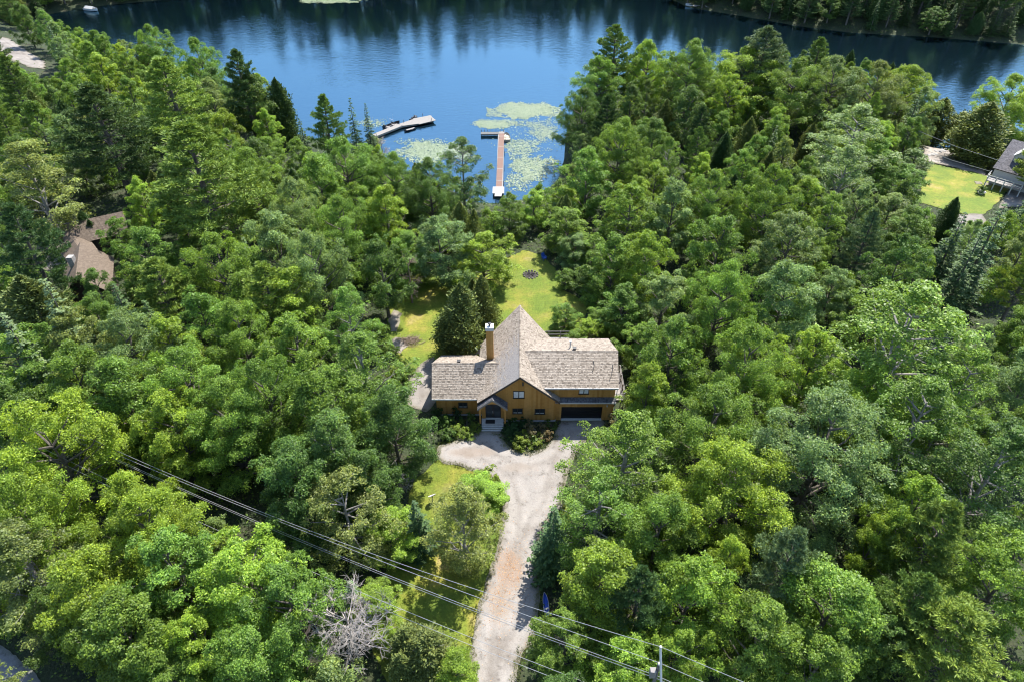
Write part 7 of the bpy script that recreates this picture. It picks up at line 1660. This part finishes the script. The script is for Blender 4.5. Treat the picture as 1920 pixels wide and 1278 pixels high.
p0, p1, p2, p3 = dc - u * 1.1 + dv * 1.2, dc + u * 1.1 + dv * 1.2, dc + u * 1.1 - dv * 1.6, dc - u * 1.1 - dv * 1.6
dm = MB().prism([(*p0, 3.2), (*p1, 3.2), (*p1, 4.9), (*((p0 + p1) / 2), 5.9), (*p0, 4.9)], (*(-dv * 2.8), 0)).build('dormer', M['white'], rc)
for s in (-1, 1):
    e = (p0 + p1) / 2; q = e + u * s * 1.35 + dv * .2; e = e + dv * .2; MB().prism([(*q, 4.8), (*e, 6.03), (*(e - dv * 3), 6.03), (*(q - dv * 3), 4.8)], (0, 0, .1)).build('dormer_roof', M['white'], dm)
e = (p0 + p1) / 2 + dv * .02; MB().prism([(*(e - u * .5), 3.7), (*(e + u * .5), 3.7), (*(e + u * .5), 4.7), (*(e - u * .5), 4.7)], (*(dv * .03), 0)).build('window', M['glass'], dm)
e0 = np.array((93.8, 122.2)) + dv * 6.7; dk2 = MB().prism([(*(e0 + u * .2), 1.0), (*(e0 + u * 6), 1.0), (*(e0 + u * 6 + dv * 2.4), 1.0), (*(e0 + u * .2 + dv * 2.4), 1.0)], (0, 0, .15)).build('porch', M['bluewin'] if 0 else M['greywood'], rc)
for i in range(5):
    q = e0 + u * (.3 + i * 1.4) + dv * 2.35; MB().box(q[0] - .07, q[0] + .07, q[1] - .07, q[1] + .07, -.6, 2.1).build('post', M['white'], dk2)
for z in (1.55, 2.05): MB().prism([(*(e0 + u * .2 + dv * 2.43), z), (*(e0 + u * 6 + dv * 2.43), z), (*(e0 + u * 6 + dv * 2.43), z + .1), (*(e0 + u * .2 + dv * 2.43), z + .1)], (*(dv * .06), 0)).build('rail', M['white'], dk2)
for z in (1.55, 2.05): MB().prism([(*(e0 + u * .15), z), (*(e0 + u * .15 + dv * 2.4), z), (*(e0 + u * .15 + dv * 2.4), z + .1), (*(e0 + u * .15), z + .1)], (*(-u * .06), 0)).build('rail', M['white'], dk2)
ptr = thing('planter', 'round planter with a leafy plant on the right-hand lawn', 'planter', (85.65, 112.9, g1(85.65, 112.9) + .05)); MB().lathe([(.5, 0), (.75, .4), (.8, .45), (.7, .45), (.6, .35)], 12).build('pot', M['concrete'], ptr)
pc = put('foliage', PROTO['U'][0][0], ptr, (0, .1, .35)); pc.scale = (.9, .9, .7); pc.color = (.09, .17, .04, 1)
for x, y, l in ((87.7, 117.4, 'pale stone slab on the right-hand lawn, farther from the porch'), (89.2, 116.9, 'pale stone slab on the right-hand lawn, nearer the porch')):
    tag(MB().prism([(x - .7, y - .5, g1(x, y) + .03), (x + .55, y - .55, g1(x, y) + .03), (x + .7, y + .4, g1(x, y) + .03), (x - .5, y + .55, g1(x, y) + .03)], (0, 0, .12)).build('slab', M['sand']), l, 'slab', 'slabs on the lawn')
sb = MB().lathe([(.25, 0), (.55, .12), (.5, .4), (.2, .55)], 7)
me = mesh('rock', sb.V, sb.F, M['stone'])
for i in range(11):
    t = i / 10; x, y = 83.5 + 10 * t + random.uniform(-.6, .6), 131 + 9 * t - 6 * t * (1 - t) + random.uniform(-1, 1); o = put('rock', me, None, (x, y, g1(x, y) - .05), (0, 0, i * 1.3), (random.uniform(.6, 1.4), random.uniform(.6, 1.2), random.uniform(.6, 1)))
    tag(o, f'grey rock on the right-hand beach, {["first", "second", "third", "fourth", "fifth", "sixth", "seventh", "eighth", "ninth", "tenth", "last"][i]} counting towards the water', 'rock', 'beach rocks')
# ---------------------------------------------------------------- utility pole and wires
up = thing('utility_pole', 'dark wooden utility pole with pale steel extension at the bottom edge', 'utility pole', (10.5, 22.5, 0)); up.location = (0, 0, 0)
MB().tube([(10.5, 22.5, -.5), (10.5, 22.5, 10.4)], [.17, .12], 8).build('pole', M['pole'], up)
MB().tube([(10.62, 21.3, 9.2), (10.32, 22.66, 12.6)], .085, 8).build('steel_post', M['steel'], up); MB().lathe([(.05, 12.58), (.1, 12.62), (.1, 12.76), (.04, 12.8)], 8, (10.32, 22.66)).build('insulator', M['white'], up)
MB().lathe([(.05, 10.4), (.12, 10.44), (.12, 10.6), (.05, 10.64)], 8, (10.5, 22.5)).build('insulator', M['white'], up); MB().box(9.95, 10.36, 22.2, 22.6, 8.9, 9.8).build('transformer', M['greywood'], up)
def wire(label, pts, end=None):
    P = np.array(pts, float); zc = np.polyfit(P[:, 0], P[:, 2], 2); yc = np.polyfit(P[:, 0], P[:, 1], 1); xs = np.linspace(-68, P[-1, 0], 40)
    zs = np.where(xs < P[0, 0], np.polyval(zc, P[0, 0]) + (xs - P[0, 0]) * np.polyval(np.polyder(zc), P[0, 0]), np.polyval(zc, xs)); L = list(np.stack([xs, np.polyval(yc, xs), zs], 1))
    if end is not None:
        a = L[-1]; e = np.array(end, float)
        for t in np.linspace(.06, 1, 16): p = a + (e - a) * t; p[2] -= 2.4 * t * (1 - t); L.append(p)
    tag(MB().tube(L, .02, 4).build('power_line', M['wire']), label, 'wire', 'power lines')
wire('topmost power line, meeting the steel post tip', [(-52.7, 50.3, 9.9), (-23, 37.3, 8.4), (-14.5, 33.55, 8.8), (10.32, 22.66, 12.74)], (50, 5.5, 12.5))
wire('second power line from the top, tied to the pole top', [(-53.7, 50.6, 8.5), (-23, 37.25, 8.1), (-14.6, 33.57, 8.4), (10.5, 22.5, 10.6)], (50, 5.2, 10.5))
wire('upper of the paired cables crossing the driveway', [(-53.8, 50.75, 8.3), (-23.5, 37.5, 6.5), (-15, 33.8, 6.3), (10.6, 22.5, 8.6)], (50, 5.0, 8.5))
wire('lower of the paired cables crossing the driveway', [(-53.8, 50.7, 8.15), (-23.5, 37.4, 6.35), (-15, 33.7, 6.1), (10.6, 22.4, 8.4)], (50, 4.9, 8.3))
wire('second lowest cable, nearest but one to the bottom edge', [(-50.9, 46.9, 8.0), (-21.9, 34.9, 6.3), (-14.3, 31.0, 6.0), (5.1, 22.6, 7.4)], (50, 2.0, 8))
wire('lowest cable, passing closest to the bottom edge', [(-50.6, 46.6, 7.6), (-23.1, 34.6, 5.6), (-14.2, 30.7, 5.6), (4.3, 22.7, 6.9)], (50, 1.6, 7.5))
for l, A, B in (('upper thin cable running to the right-hand cottage roof', (82, 133, 3.2), (90.5, 118.2, 3.6)), ('lower thin cable running to the right-hand porch', (80, 128, 2.0), (88.6, 116.8, 2.2))): tag(MB().tube([A, ((A[0] + B[0]) / 2, (A[1] + B[1]) / 2, (A[2] + B[2]) / 2 - .3), B], .03, 4).build('cable', M['wire']), l, 'cable')
# ---------------------------------------------------------------- bare trees
def bare(x, y, h, spread, mat, label, n0=9, name='dead_tree', tw=1.0):
    root = thing(name, label, 'tree', (x, y, g1(x, y)), 0); mb = MB(); tr = MB()
    tr.tube([(0, 0, -.4), (.1, 0, h * .4), (0, .1, h * .85)], [.16, .12, .04], 6); tr.build('trunk', mat, root)
    def grow(p, d, l, r, lv):
        q = p + d * l; mb.tube([p, (p + q) / 2 + rng.normal(0, .05, 3) * l, q], [r, r * .8, r * .6], 3)
        if lv == 0: return
        for _ in range(4 if lv > 1 else 5):
            t = rng.uniform(.3, 1); e = unit(d + rng.normal(size=3) * .75 + UP * .12); grow(p + d * l * t, e, l * rng.uniform(.42, .7), r * .6, lv - 1)
    for i in range(n0):
        z = h * rng.uniform(.2, .85); a = rng.uniform(0, 6.28); grow(np.array((0, 0, z)), unit(np.array((math.cos(a), math.sin(a), rng.uniform(.1, .9)))), spread * (1.1 - .5 * z / h) * rng.uniform(.5, .75), .045 * tw, 3)
    mb.build('branches', mat, root)
bare(-13.6, 28.2, 8.2, 4.6, M['dead'], 'bare pale grey tree among bushes left of the lower driveway', 26, tw=1.3)
bare(-27.5, 136.5, 4.5, 2.6, M['dead'], 'bare greyish shrub at the shore end of the left dock', 11, 'bare_shrub')
bare(-14.5, 79.5, 8, 2.6, M['twig'], 'leafless brown tree left of the back lawn', 10); bare(-11.9, 45.5, 6, 1.8, M['dead'], 'leafless grey sapling beside the white dish', 7)
bare(-41, 32.5, 9.5, 3.4, M['dead'], 'bare grey boughs above the asphalt road corner', 9); bare(53, 36.5, 11, 2.2, M['dead'], 'thin bare tree poking out near the right edge', 8)
lt = thing('dead_tree', 'pale leaning dead trunk on the far right shore', 'tree', (140, 231, g1(140, 231))); MB().tube([(0, 0, -.3), (1.2, .5, 7), (2.6, 1, 14)], [.28, .2, .1], 6).build('trunk', M['dead'], lt)
